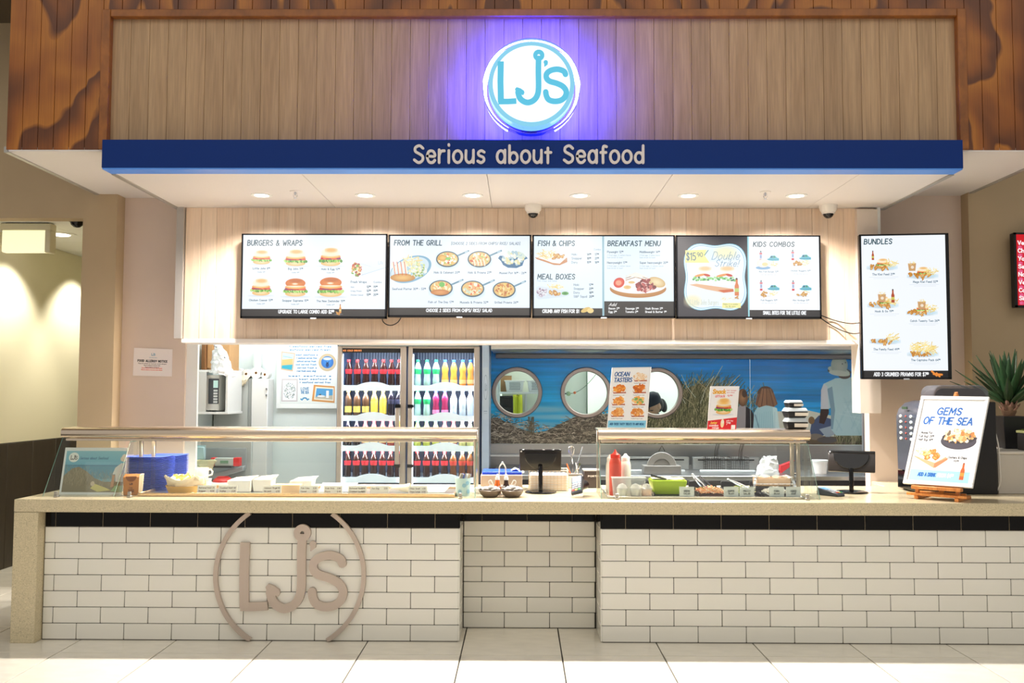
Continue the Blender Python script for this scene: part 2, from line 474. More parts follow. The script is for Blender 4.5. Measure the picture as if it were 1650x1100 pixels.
GL = {
 'A': '7;l0,0 3.5,10 7,0;l1.2,3.4 5.8,3.4', 'B': '6;l0,0 0,10;s0,10 3.6,9.8 5,7.8 3.6,5.6 0,5.2;s0,5.2 4.4,5 6,2.8 4.4,.5 0,0',
 'C': '6.3;s6.2,8.2 4,9.9 1.2,8.6 0,5 1.2,1.4 4,.1 6.2,1.8', 'D': '6.5;l0,0 0,10;s0,10 4,9.4 6.4,5 4,.6 0,0', 'E': '5.2;l5.2,10 0,10 0,0 5.2,0;l0,5.2 4.4,5.2',
 'F': '5;l5,10 0,10 0,0;l0,5.2 4.2,5.2', 'G': '6.8;s6.4,8.2 4,9.9 1.2,8.6 0,5 1.2,1.4 4,.1 6.4,1.6;l6.5,1.2 6.5,4.6 4,4.6', 'H': '6.2;l0,0 0,10;l6.2,0 6.2,10;l0,5 6.2,5',
 'I': '1;l.5,0 .5,10', 'J': '4.5;s4.5,10 4.5,2.4 2.4,0 0,1.6', 'K': '6;l0,0 0,10;l6,10 0,4.6;l1.8,6 6,0', 'L': '5;l0,10 0,0 5,0', 'M': '7.6;l0,0 .6,10 3.8,3 7,10 7.6,0',
 'N': '6.4;l0,0 0,10 6.4,0 6.4,10', 'O': '7.2;o3.6,5,3.6,5', 'P': '5.8;l0,0 0,10;s0,10 4,9.8 5.8,7.4 4,4.9 0,4.6', 'Q': '7.2;o3.6,5,3.6,5;l4.4,2.4 7,-.4',
 'R': '6;l0,0 0,10;s0,10 4,9.8 5.6,7.6 4,5.2 0,4.8;l2.4,4.9 6,0', 'S': '5.8;s5.5,8.4 3.4,10 .9,8.9 .8,6.6 3,5.3 5.3,3.7 5.2,1.2 2.8,0 .2,1.6', 'T': '6.4;l0,10 6.4,10;l3.2,10 3.2,0',
 'U': '6.2;s0,10 0,3 3.1,0 6.2,3 6.2,10', 'V': '6.6;l0,10 3.3,0 6.6,10', 'W': '9;l0,10 2.4,0 4.5,7 6.6,0 9,10', 'X': '6.4;l0,0 6.4,10;l0,10 6.4,0', 'Y': '6.4;l0,10 3.2,5;l6.4,10 2.6,0',
 'Z': '6;l0,10 6,10 0,0 6,0', '&': '7;l7,0 1.4,7.4;s1.4,7.4 2,9.8 4,9.4 3.8,7 .6,3.6 .8,.6 3.4,0 6.6,4.4',
 '0': '5.6;o2.8,5,2.8,5', '1': '2.6;l0,8 2,10 2,0', '2': '5.4;s.2,7.8 2.6,10 5,8 3.6,4.6 0,0;l0,0 5.4,0', '3': '5.2;s.2,9 2.8,10 4.8,7.6 2,5.3 5,3 3,0 0,1', '4': '5.8;l4.4,0 4.4,10 0,3 5.8,3',
 '5': '5.2;l4.8,10 .6,10 .4,5.6;s.4,5.6 3,6.2 5.2,3.2 3,.1 0,1', '6': '5.4;s4.6,9.8 1.2,7 0,3 2,0 4.8,1.2 4.8,4.6 2.2,5.6 .2,3.6', '7': '5.2;l0,10 5.2,10 1.6,0', '8': '5.4;o2.7,7.6,2.2,2.4;o2.7,2.6,2.7,2.6',
 '9': '5.4;o2.6,7,2.6,2.9;s5.2,7.4 5,3 3.2,0', '$': '5.8;s5.5,8.2 3.4,9.6 .9,8.7 .8,6.6 3,5.3 5.3,3.7 5.2,1.4 2.8,.4 .2,1.8;l3,11 3,-1', '/': '4;l0,-.5 4,10.5', '.': '1;l.5,0 .5,.4', ',': '1;l.6,.4 .2,-1.4',
 "'": '1;l.7,10 .3,8', '(': '2;s2,11 0,5 2,-1', ')': '2;s0,11 2,5 0,-1', '[': '2;l2,11 0,11 0,-1 2,-1', ']': '2;l0,11 2,11 2,-1 0,-1', '-': '3;l0,4 3,4', '!': '1;l.5,10 .5,3;l.5,0 .5,.5', ':': '1;l.5,5 .5,5.4;l.5,1 .5,1.4',
 'a': '5.2;o2.4,3,2.4,3;l4.9,6.2 4.9,0', 'b': '5.2;o2.7,3,2.4,3;l.2,10 .2,0', 'c': '4.6;s4.6,5 2.6,6 .4,4.6 .4,1.4 2.6,0 4.6,1', 'd': '5.2;o2.4,3,2.4,3;l4.9,10 4.9,0', 'e': '5;s.2,3.2 4.8,3.2 3.8,5.6 1.2,5.6 .1,3 1.2,.4 3.4,.1 4.8,1.2',
 'f': '3.6;s3.6,9.4 2,9.8 1.4,8 1.4,0;l0,6 3.2,6', 'g': '5.2;o2.4,3,2.4,3;s4.9,6.2 4.9,-1.6 2.6,-3.2 .4,-2.2', 'h': '5;l.2,10 .2,0;s.2,4 2.4,6 4.6,4.6 4.8,0', 'i': '1;l.5,6 .5,0;l.5,8.6 .5,9', 'j': '2;s1.6,6 1.6,-2 0,-3;l1.6,8.6 1.6,9',
 'k': '4.8;l.2,10 .2,0;l4.4,6 .2,2.6;l1.6,3.6 4.8,0', 'l': '1;l.5,10 .5,0', 'm': '8;l.2,6 .2,0;s.2,4 2,6 3.8,4.6 4,0;s4,4 6,6 7.6,4.6 7.8,0', 'n': '5;l.2,6.2 .2,0;s.2,4 2.4,6 4.6,4.6 4.8,0', 'o': '5.4;o2.7,3,2.7,3',
 'p': '5.2;o2.7,3,2.4,3;l.2,6.2 .2,-3.2', 'q': '5.2;o2.4,3,2.4,3;l4.9,6.2 4.9,-3.2', 'r': '3.4;l.2,6.4 .2,0;s.2,3.6 1.4,5.6 3.4,5.9', 's': '4.4;s4.2,5.2 2.4,6 .6,5 1,3.6 3.6,2.6 4,1 2.2,0 .2,.8', 't': '3.6;l1.5,8.6 1.5,0;l0,6 3.4,6',
 'u': '5;s.2,6 .2,1.6 2,0 4,1 4.8,3;l4.8,6.2 4.8,0', 'v': '4.8;l0,6 2.4,0 4.8,6', 'w': '7;l0,6 1.8,0 3.5,5 5.2,0 7,6', 'x': '4.6;l0,6 4.6,0;l4.6,6 0,0', 'y': '4.8;l0,6 2.4,0;l4.8,6 1.4,-3', 'z': '4.4;l0,6 4.4,6 0,0 4.4,0', ' ': '3.2'}
_GC = {}


def glyph(ch):
    if ch not in _GC:
        parts = GL.get(ch, '3').split(';')
        st = []
        for q in parts[1:]:
            if q[0] == 'o':
                cx, cy, rx, ry = map(float, q[1:].split(','))
                st.append([(cx+rx*math.cos(a), cy+ry*math.sin(a)) for a in np.linspace(PI/2, PI/2+2*PI, 17)])
            else:
                p = [tuple(map(float, t.split(','))) for t in q[1:].split()]
                st.append(spline(p, 4) if q[0] == 's' else p)
        _GC[ch] = (float(parts[0]), st)
    return _GC[ch]


def layout(s, x, y, h, width=None, gap=2.2, slant=0., align='l', up=1):
    """strokes of a line of lettering with cap height h, baseline at (x, y); up=-1 where y grows downward. '^' raises what follows to a small price superscript until a space."""
    pen = 0.; res = []; k = 1.; base = 0.
    for ch in s:
        if ch == '^':
            k, base = .55, 4.6; continue
        if ch == ' ':
            k, base = 1., 0.
        wd, st = glyph(ch)
        res.append((pen, k, base, st)); pen += (wd+gap)*k
    tot = max(pen-gap, .1)
    sx = h/10 if width is None else width/tot
    x0 = x-(tot*sx/2 if align == 'c' else tot*sx if align == 'r' else 0)
    out = []
    for p, k, base, st in res:
        for q in st:
            out.append([(x0+(p+a*k+slant*(b*k+base))*sx, y+up*(b*k+base)*h/10) for a, b in q])
    return out


# ------------------------------------------------------------------ helpers: flat prints drawn in code
class Pic:
    """a raster drawn in the coordinates (x0, y0)-(x1, y1), y downward, k pixels per unit"""
    def __init__(s, x0, y0, x1, y1, k, bg=(255, 255, 255)):
        s.x0, s.y0, s.k = x0, y0, k
        s.W = max(4, int(round((x1-x0)*k))); s.H = max(4, int(round((y1-y0)*k)))
        s.a = np.empty((s.H, s.W, 3), np.float32); s.a[:] = np.array(bg, np.float32)

    def _win(s, xa, ya, xb, yb):
        i0 = max(0, int((xa-s.x0)*s.k)-2); i1 = min(s.W, int((xb-s.x0)*s.k)+3)
        j0 = max(0, int((ya-s.y0)*s.k)-2); j1 = min(s.H, int((yb-s.y0)*s.k)+3)
        if i1 <= i0 or j1 <= j0:
            return None
        X = (np.arange(i0, i1)+.5)/s.k+s.x0; Y = (np.arange(j0, j1)+.5)/s.k+s.y0
        return (slice(j0, j1), slice(i0, i1)), X[None, :], Y[:, None]

    def _mix(s, sl, al, col):
        c = np.asarray(col, np.float32)
        s.a[sl] = s.a[sl]*(1-al[..., None])+c*al[..., None]

    def rect(s, x0, y0, x1, y1, col, a=1):
        wdw = s._win(x0, y0, x1, y1)
        if wdw:
            sl, X, Y = wdw
            al = np.clip((X-x0)*s.k+.5, 0, 1)*np.clip((x1-X)*s.k+.5, 0, 1)*np.clip((Y-y0)*s.k+.5, 0, 1)*np.clip((y1-Y)*s.k+.5, 0, 1)
            s._mix(sl, al.astype(np.float32)*a, col)

    def ell(s, cx, cy, rx, ry, col, rim=None, rot=0, a=1, soft=0, top=None):
        m = max(rx, ry)
        wdw = s._win(cx-m, cy-m, cx+m, cy+m)
        if not wdw:
            return
        sl, X, Y = wdw
        c, n = math.cos(rot), math.sin(rot)
        u = ((X-cx)*c+(Y-cy)*n)/rx; v = (-(X-cx)*n+(Y-cy)*c)/ry
        d = np.sqrt(u*u+v*v)
        al = np.clip((1-d)*(min(rx, ry)*s.k)/(1+soft*min(rx, ry)*s.k)+.5, 0, 1)
        if top is not None:
            al = al*np.clip((top-Y)*s.k+.5, 0, 1)
        al = (al*a).astype(np.float32)
        if rim is not None:
            t = np.clip(d, 0, 1)[..., None]**1.6
            cc = np.asarray(col, np.float32)*(1-t)+np.asarray(rim, np.float32)*t
            s.a[sl] = s.a[sl]*(1-al[..., None])+cc*al[..., None]
        else:
            s._mix(sl, al, col)

    def poly(s, pts, col, a=1):
        P = np.array(pts, float)
        wdw = s._win(P[:, 0].min(), P[:, 1].min(), P[:, 0].max(), P[:, 1].max())
        if not wdw:
            return
        sl, X, Y = wdw
        acc = np.zeros((Y.shape[0], X.shape[1]), np.float32)
        for oy in (-.33, 0, .33):
            for ox in (-.33, 0, .33):
                XX = X+ox/s.k; YY = Y+oy/s.k
                ins = np.zeros(acc.shape, bool)
                for i in range(len(P)):
                    xa, ya = P[i-1]; xb, yb = P[i]
                    if ya == yb:
                        continue
                    cnd = ((YY > ya) != (YY > yb))
                    ins ^= cnd & (XX < (xb-xa)*(YY-ya)/(yb-ya)+xa)
                acc += ins
        s._mix(sl, acc/9*a, col)

    def line(s, pts, wd, col, a=1):
        P = np.array(pts, float)
        r = wd/2
        wdw = s._win(P[:, 0].min()-r, P[:, 1].min()-r, P[:, 0].max()+r, P[:, 1].max()+r)
        if not wdw:
            return
        sl, X, Y = wdw
        best = None
        for i in range(len(P)-1):
            dx, dy = P[i+1]-P[i]; L2 = dx*dx+dy*dy+1e-12
            t = np.clip(((X-P[i][0])*dx+(Y-P[i][1])*dy)/L2, 0, 1)
            d = np.hypot(X-P[i][0]-t*dx, Y-P[i][1]-t*dy)
            best = d if best is None else np.minimum(best, d)
        al = np.clip((r-best)*s.k+.5, 0, 1).astype(np.float32)
        if wd*s.k < 1:
            al *= wd*s.k
        s._mix(sl, al*a, col)

    def text(s, t, x, y, h, wd, col, width=None, slant=0, align='l', a=1, gap=2.2):
        for q in layout(t, x, y, h, width, gap, slant, align, -1):
            s.line(q, wd, col, a)

    def blotch(s, cx, cy, rx, ry, n, cols, r0, r1, rng, a=1):
        for _ in range(n):
            t = rng.random()*2*PI; q = math.sqrt(rng.random())
            s.ell(cx+rx*q*math.cos(t), cy+ry*q*math.sin(t), r0+(r1-r0)*rng.random(), (r0+(r1-r0)*rng.random())*.7, rng.choice(cols), rot=rng.random()*3, a=a)

    def image(s, name):
        im = bpy.data.images.new(name, s.W, s.H, alpha=False)
        p = np.ones((s.H, s.W, 4), np.float32)
        p[..., :3] = np.clip(s.a[::-1]/255, 0, 1)
        im.pixels.foreach_set(p.ravel()); im.pack()
        return im


def pic_mat(name, pic, emit=0., rough=.4, gain=1., coat=0):
    m = bpy.data.materials.new(name); m.use_nodes = True
    N = m.node_tree.nodes; L = m.node_tree.links; b = N['Principled BSDF']
    t = N.new('ShaderNodeTexImage'); t.image = pic.image(name); t.extension = 'EXTEND'
    b.inputs['Roughness'].default_value = rough
    b.inputs['Coat Weight'].default_value = coat
    if emit:
        b.inputs['Base Color'].default_value = (.02, .02, .02, 1)
        b.inputs['Specular IOR Level'].default_value = .2; L.new(t.outputs[0], b.inputs['Emission Color']); b.inputs['Emission Strength'].default_value = emit
    else:
        L.new(t.outputs[0], b.inputs['Base Color'])
    return m


def quad(name, m, parent, a, b, c, d, label=None):
    """flat print, corners bottom-left, bottom-right, top-right, top-left"""
    me = bpy.data.meshes.new(name)
    me.from_pydata([tuple(a), tuple(b), tuple(c), tuple(d)], [], [(0, 1, 2, 3)])
    uv = me.uv_layers.new(name='UVMap')
    for i, q in enumerate(((0, 0), (1, 0), (1, 1), (0, 1))):
        uv.data[i].uv = q
    me.materials.append(m)
    o = bpy.data.objects.new(name, me); COL.objects.link(o)
    if parent: o.parent = parent
    if label: o['label'] = label
    return o
# ------------------------------------------------------------------ materials
OAKU = wood('pale_oak_board', (166, 133, 96), (184, 151, 112), .5, 9, .7, .07)
OAKL = wood('light_oak_board', (234, 205, 176), (244, 220, 194), .5, 9, .7, .035, .8, .07)
PINE = plywood('stained_pine')
TRIMW = wood('pine_trim', (128, 74, 24), (158, 94, 32), .4, 3, 3)
WALLB = M('beige_paint', (180, 158, 126), .75, noise=.03, nscale=3)
WALLP = M('pink_beige_paint', (222, 202, 186), .7, noise=.02, nscale=3)
WALLC = M('cream_paint', (230, 223, 196), .75)
WHITE = M('white_paint', (238, 238, 234), .55)
SOFF = M('white_soffit', (224, 218, 214), .5)
KWHITE = M('cool_white_wall', (228, 238, 236), .4)
DARK = M('dark_grout', (58, 54, 48), .8)
GREYM = M('grey_metal', (176, 172, 166), .4, .6)
STEEL = M('brushed_steel', (168, 172, 176), .28, .9, noise=.05, nscale=6, stretch=(1, 1, 40))
STEELW = M('polished_steel', (226, 216, 204), .2, 1.)
CHROME = M('chrome', (235, 235, 238), .1, 1.)
BLACKP = M('black_plastic', (24, 24, 27), .35)
BLACKG = M('black_gloss', (10, 10, 12), .12)
BLUE = M('blue_board', (0, 44, 116), .5, spec=.25)
FLOORM = M('cream_limestone', (232, 226, 211), .12, noise=.05, nscale=7, stretch=(1, 2.2, 1), rnd=.03)
TILEW = M('white_glazed_tile', (236, 233, 222), .14, rnd=.03)
TILEK = M('black_glazed_tile', (12, 10, 10), .1, spec=.28)
QUARTZ = quartz('beige_quartz', (208, 194, 160))
CLEAR = glass('clear_glass', (252, 255, 254), .016)
PANE = glass('greenish_glass_edge', (150, 190, 180), .3)
TRANSLU = frosted('clear_plastic', (236, 240, 240), .38)
CARD = M('white_card', (245, 244, 238), .6)
PAPER = M('white_paper', (244, 244, 242), .7)

# ------------------------------------------------------------------ setting
fl = struct('floor', box(-9, 9, -9, 7, -.2, -.012), DARK, 'polished cream stone floor laid in square tiles')
X0, T = -2.7557, .6013
ft = MB().box(0, T-.007, 0, T-.007, -.012, 0).mesh('floor_tile', FLOORM, .0015)
for i in range(-4, 12):
    for j in range(-2, 6):
        inst('floor_tile', ft, fl, (X0+i*T+.0035, -.28+j*T+.0035, 0))
struct('floor_mall', box(-9, 9, -9, -.28-2*T, -.012, 0), FLOORM, 'cream stone floor of the mall hall', fl)

# bulkhead over the shop: pine boards, oak panel, blue fascia
wu = struct('wall_upper', box(-3.31, 3.45, .045, 1.2, 3.135, 4.7), DARK, 'bulkhead wall clad in stained pine boards around a pale oak panel')


def boards(x0, x1, z0, z1, pitch, m, par, name, y=0., th=.03, gap=.004):
    n = max(1, round((x1-x0)/pitch)); p = (x1-x0)/n
    me = MB().box(0, p-gap, 0, th, 0, z1-z0).mesh(name, m, .0015)
    for i in range(n):
        # own mesh data placed at its true position so that the figure runs on from board to board
        inst(name, me, par, (x0+i*p+gap/2, y, z0))


def boards_own(x0, x1, z0, z1, pitch, m, par, name, y=0., th=.03, gap=.0025):
    n = max(1, round((x1-x0)/pitch)); p = (x1-x0)/n
    for i in range(n):
        MB().box(x0+i*p+gap/2, x0+(i+1)*p-gap/2, y, y+th, z0, z1).build(name, m, par, .0015)


boards_own(-3.33, -2.72, 3.115, 4.6, .105, PINE, wu, 'pine_board')
boards_own(2.86, 3.475, 3.115, 4.6, .105, PINE, wu, 'pine_board')
boards_own(-2.72, 2.86, 4.025, 4.6, .12, PINE, wu, 'pine_board')
boards(-2.67, 2.81, 3.15, 3.99, .1218, OAKU, wu, 'oak_plank', .028, .02, .0012)
struct('trim_1', box(-2.725, -2.667, -.018, .03, 3.115, 4.035), TRIMW, 'brown timber trim down the left edge of the oak panel', bev=.004)
struct('trim_2', box(2.806, 2.864, -.018, .03, 3.115, 4.035), TRIMW, 'brown timber trim down the right edge of the oak panel', bev=.004)
struct('trim_3', box(-2.667, 2.806, -.018, .03, 3.985, 4.035), TRIMW, 'brown timber trim along the top edge of the oak panel', bev=.004)

# canopy soffits
cs = struct('ceiling_canopy', box(-2.65, 2.77, .035, 1.13, 2.985, 3.11), WHITE, 'white panelled canopy ceiling over the serving counter')
xs = [-2.65, -1.42, -.22, .98, 2.18, 2.77]
for a, b in zip(xs, xs[1:]):
    MB().box(a+.0015, b-.0015, .031, 1.13, 2.966, 2.984).build('soffit_panel', SOFF, cs, .001)
for sx, x in ((-1, -2.655), (1, 2.755)):
    MB().box(x, x+.03, .031, 1.16, 2.958, 2.985).build('edge_trim', GREYM, cs)
struct('ceiling_left', box(-3.32, -2.655, .004, 1.55, 3.105, 3.13), SOFF, 'white soffit panel under the left pine boards')
struct('ceiling_right', box(2.785, 3.46, .004, 1.55, 3.105, 3.13), SOFF, 'white soffit panel under the right pine boards')
struct('trim_4', box(-3.345, -3.315, .004, 1.4, 3.098, 3.135), GREYM, 'grey metal strip along the edge of the left soffit')
struct('trim_5', box(3.455, 3.485, .004, 1.4, 3.098, 3.135), GREYM, 'grey metal strip along the edge of the right soffit')
struct('ceiling_mall', box(-9, 9, .05, 1.4, 4.48, 4.55), M('dark_ceiling', (92, 78, 58), .8), 'dark ceiling of the mall above the bulkhead')

# left side: doorway to the corridor, pier, pink wall
struct('wall_left', MB().box(-9, -3.44, 1.29, 1.43, 2.915, 4.5).box(-9, -4.53, 1.29, 1.43, 0, 2.915).box(-3.44, -3.172, 1.29, 1.75, 0, 4.5), WALLB, 'beige front wall with a doorway to the corridor')
struct('wall_pink_left', box(-3.172, -2.66, 1.43, 1.47, 0, 3.3), WALLP, 'pale pink wall with the allergy notice')
struct('wall_corridor', box(-4.65, -4.53, 1.43, 6.1, 1.10, 2.94), WALLC, 'cream corridor wall above a dark dado')
dd = struct('wall_dado', box(-4.65, -4.535, 1.43, 6.1, 0, 1.10), DARK, 'dark panelled dado of the corridor')
dm = M('dark_laminate', (62, 54, 46), .5, noise=.12, nscale=14, stretch=(1, 1, .3), rnd=.08)
for k in range(11):
    MB().box(-4.536, -4.522, 1.43+k*.42, 1.43+k*.42+.415, 0, 1.095).build('dado_panel', dm, dd, .002)
struct('wall_corridor_end', box(-4.65, -3.3, 6.0, 6.1, 0, 2.94), WALLC, 'cream end wall of the corridor')
struct('wall_corridor_side', box(-3.36, -3.2, 1.75, 6.0, 0, 2.94), WALLC, 'cream side wall of the corridor')
cc = struct('ceiling_corridor', box(-4.65, -3.2, 1.43, 6.1, 2.955, 3.05), WHITE, 'white tiled ceiling of the corridor')
for k in range(8):
    for i in range(2):
        MB().box(-4.53+i*.6+.002, -4.53+(i+1)*.6-.002, 1.44+k*.57, 1.44+(k+1)*.57-.004, 2.94, 2.956).build('ceiling_tile', WHITE, cc)

# right side walls
struct('wall_pink_right', box(2.70, 3.45, 1.32, 1.42, 0, 3.3), WALLP, 'pinkish wall behind the portrait menu screen')
struct('wall_right', box(3.445, 9, 1.20, 1.75, 0, 4.5), WALLB, 'beige front wall with the red menu screen')
struct('wall_return', box(2.545, 2.70, 1.08, 1.25, 1.41, 2.95), M('pale_casing', (224, 210, 196), .6), 'pale casing closing the right end of the menu wall')

# menu wall over the hatch
mw = struct('wall_menu', box(-2.56, 2.68, 1.15, 1.33, 1.955, 2.98), WALLP, 'light oak menu wall above the serving hatch')
boards(-2.57, 2.70, 1.955, 2.966, .1198, OAKL, mw, 'oak_plank', 1.13, .02, .0012)
struct('trim_6', box(-2.575, 2.56, 1.10, 1.35, 1.925, 1.957), M('white_ledge', (240, 232, 224), .4), 'white ledge along the bottom of the menu wall', bev=.003)
struct('trim_7', box(-2.63, -2.575, 1.10, 1.16, 1.96, 2.966), M('aluminium_strip', (178, 172, 166), .5, .3), 'grey aluminium strip down the left edge of the menu wall')
struct('trim_8', box(2.70, 2.725, 1.09, 1.14, 2.45, 2.966), WHITE, 'white corner bead at the right edge of the menu wall')

# kitchen and back room shell
struct('wall_back', box(-3.0, -.2, 3.0, 3.1, 0, 2.8), KWHITE, 'white back wall of the kitchen')
struct('wall_kitchen_left', box(-3.0, -2.9, 1.75, 3.0, 0, 2.8), KWHITE, 'white left wall of the kitchen')
struct('wall_kitchen_right', box(3.3, 3.4, 1.75, 5.2, 0, 2.8), KWHITE, 'white right wall of the kitchen')
struct('ceiling_kitchen', MB().box(-3.0, 3.4, 1.75, 5.2, 2.72, 2.85).box(-2.56, 2.6, 1.33, 1.75, 2.72, 2.85), WHITE, 'white ceiling of the kitchen')
struct('wall_backroom', box(-.3, 3.4, 5.0, 5.1, 0, 2.8), M('back_room_paint', (238, 246, 236), .5), 'white far wall of the back room')
struct('wall_backroom_left', box(-.3, -.22, 2.74, 5.0, 0, 2.8), KWHITE, 'white left wall of the back room')
struct('wall_jamb', box(-2.66, -2.570, 1.455, 1.49, 0, 1.95), WHITE, 'white jamb at the left end of the hatch')

# ------------------------------------------------------------------ serving counter
body = thing('serving_counter', 'long serving counter faced with white subway tiles under a row of black tiles', 'counter', (0, .3, 0))
body.location = (0, 0, 0)
cb = MB().box(-3.0, -.39, .006, .6, 0, .80).box(-.39, .51, .348, .6, 0, .80).box(.518, 4.1, .006, .6, 0, .80).build('carcass', DARK, body)
RP, TP = .1, .3
gs = M('pale_grout', (150, 136, 112), .8)
for xa, xb, y in ((-3.0, -.39, .0045), (.518, 4.1, .0045), (-.375, .503, .3465)):
    MB().box(xa, xb, y, y+.0014, .704, .8).build('grout_strip', gs, body)


def tile_mesh(wd, m, nm):
    return MB().box(0, wd-.0035, 0, .009, 0, RP-.0035).mesh(nm, m, .0028)


def tile_run(x0, x1, y, z, first, m):
    """one course of tiles from x0 to x1 with the first joint after `first`"""
    x = x0; wd = first
    while x < x1-.01:
        e = min(x+wd, x1)
        me = TM.setdefault((round(e-x, 3), m.name), None) or TM.__setitem__((round(e-x, 3), m.name), tile_mesh(e-x, m, 'tile')) or TM[(round(e-x, 3), m.name)]
        o = inst('tile', me, body, (x+.00175, y, z+.00175))
        x = e; wd = TP


TM = {}
for r in range(8):
    z = r*RP+.003; m = TILEW if r < 7 else TILEK
    odd = r % 2 == 1
    # left block: joints measured from its right edge
    wl = .378-.0; x0, x1 = -3.0, -.385
    first = (x1-x0) % TP if not odd else (x1-x0-.15) % TP
    tile_run(x0, x1, 0, z, first, m)
    tile_run(.513, 4.1, 0, z, TP if not odd else .15, m)
    tile_run(-.375, .503, .34, z, .272 if not odd else .122, m)
# side faces of the knee recess
for r in range(8):
    z = r*RP+.003; m = TILEW if r < 7 else TILEK
    cut = .30 if r % 2 == 0 else .15
    for xs_, d in ((-.385, 1), (.513, -1)):
        for a, b in ((.002, cut), (cut, .34)):
            xa, xb = (xs_-.003, xs_+.008) if d > 0 else (xs_-.008, xs_+.003)
            MB().box(xa, xb, a+.0017, b-.0017, z+.0017, z+RP-.0017).build('tile', m, body, .002)

wt = thing('worktop', 'beige speckled stone worktop with a waterfall end panel on the tiled counter', 'worktop', (0, 0, 0))
MB().box(-3.158, 4.1, -.08, .95, .803, .882).box(2.66, 4.1, .95, 1.195, .803, .882)  .box(2.705, 3.44, 1.195, 1.315, .803, .882).build('slab', QUARTZ, wt, .003)
MB().box(-3.155, -3.003, -.082, .6, 0, .802).build('end_panel', QUARTZ, wt, .002)

# ------------------------------------------------------------------ LJ's lettering (shared by the round sign and the counter cut-out)
def logo_strokes(kw=1.):
    """stroke paths of the lettering in cut-out units (x right, z up, circle radius 1), with widths"""
    U = lambda x, y: ((x-670)/562, (530-y)/562)
    S = []
    q = kw/562
    S.append(([U(337, 290), U(334, 520), U(340, 765)], 68*q, 'square'))
    S.append(([U(312, 757), U(420, 756), U(512, 750)], 62*q, 'square'))
    S.append((spline([U(758, 255), U(756, 400), U(758, 600), U(742, 690), U(700, 745), U(642, 768), U(588, 752), U(548, 712), U(530, 650)], 6), 64*q, 'round'))
    S.append((spline([U(1058, 440), U(1040, 405), U(975, 381), U(900, 392), U(850, 430), U(846, 482), U(882, 520), U(960, 545), U(1030, 582), U(1066, 640), U(1050, 705), U(1000, 745), U(930, 754), U(872, 735), U(846, 692), U(838, 645)], 5), 62*q, 'round'))
    S.append(([U(838, 300), U(840, 320), U(826, 344)], [50*q, 40*q, 12*q], 'round'))
    return S, U


def logo_mb(cx, cz, rx, rz, y0, y1, kw):
    S, U = logo_strokes(kw)
    mb = MB()
    parts = {}
    names = ['letter', 'letter', 'letter', 'letter', 'apostrophe']
    F = lambda p: (cx+p[0]*rx, cz+p[1]*rz)
    mb_l = MB(); mb_j = MB(); mb_s = MB(); mb_a = MB()
    for k in (0, 1):
        mb_l.ribbon([F(p) for p in S[k][0]], S[k][1]*rx, y0+.0012*k, y1, caps=False)
    mb_j.ribbon([F(p) for p in S[2][0]], S[2][1]*rx, y0, y1)
    # eye with its hole and the barb
    ex, ez = F(U(760, 218)); ro, ri = 63*kw/562*rx, 15/562*rx
    mb_j.lathe([(ri, y0), (ro, y0), (ro, y1), (ri, y1)], (ex, -.0012, ez), 28, 'y', closed=True)
    barb = [F(U(*p)) for p in ((496, 612), (514, 590), (560, 606), (596, 632), (602, 655), (588, 682), (556, 668), (520, 690))]
    mb_j.prism(barb, 1, y0-.0009, y1)
    mb_s.ribbon([F(p) for p in S[3][0]], S[3][1]*rx, y0, y1)
    mb_a.ribbon([F(p) for p in S[4][0]], [v*rx for v in S[4][1]], y0, y1)
    return mb_l, mb_j, mb_s, mb_a


# cut-out sign standing on the counter front
TAUPE = M('taupe_board', (188, 172, 158), .5)
cx, cz = -1.442, .405; rr = .478
cut = thing('counter_sign', "large taupe cut-out circle with LJ's lettering on the white tiled counter front", 'sign', (cx, -.03, cz))
cut.location = (0, 0, 0)
for a0, a1 in ((123.5, 239), (-57, 57)):
    if a0 < 0:
        a0, a1 = -59, 56
    pts = [(cx+(rr-.013)*math.cos(math.radians(a)), cz+.003+(rr-.013)*math.sin(math.radians(a))) for a in np.linspace(a0, a1, 40)]
    mb = MB().ribbon(pts, .027, -.026, -.002, caps=False)
    # square the ends off against the worktop underside and the floor
    mb.v = [(x, y, min(max(z, .004), .80)) for x, y, z in mb.v]
    mb.build('ring_arc', TAUPE, cut)
for nm, mb in zip(('letter', 'letter', 'letter', 'apostrophe'), logo_mb(cx, cz+.003, rr, rr, -.026, -.002, 1.)):
    mb.build(nm, TAUPE, cut)

# round illuminated sign
sx_, sz_ = .065, 3.482
rs = thing('round_sign', "round illuminated white sign with turquoise LJ's lettering and blue halo on the oak panel", 'sign', (0, 0, 0))
MB().lathe([(.0, -.03), (.25, -.03), (.25, .02), (.0, .02)], (sx_, 0, sz_), 48, 'y').build('mounting_drum', M('sign_drum', (40, 50, 120), .5), rs)
MB().lathe([(.286, -.085), (.303, -.085), (.303, -.045), (.286, -.045)], (sx_, 0, sz_), 64, 'y', closed=True, a0=math.radians(-60), a1=math.radians(240)).build('halo_tube', M('blue_led', (20, 30, 255), .4, emit=(34, 36, 255), es=270), rs)
MB().lathe([(.304, -.15), (.308, -.15), (.308, -.098), (.304, -.098)], (sx_, 0, sz_), 64, 'y', closed=True).build('acrylic_rim', glass('acrylic', (205, 215, 255), .12), rs)
MB().lathe([(0, -.15), (.272, -.15), (.272, -.05), (0, -.05)], (sx_, 0, sz_+.012), 64, 'y').build('light_box', M('turquoise_glow', (20, 60, 80), .4, emit=(140, 214, 242), es=.9), rs)
MB().lathe([(0, -.158), (.243, -.158), (.243, -.148), (0, -.148)], (sx_, 0, sz_+.012), 64, 'y').build('face_disc', M('white_glow', (90, 95, 100), .4, emit=(250, 253, 255), es=1.15), rs)
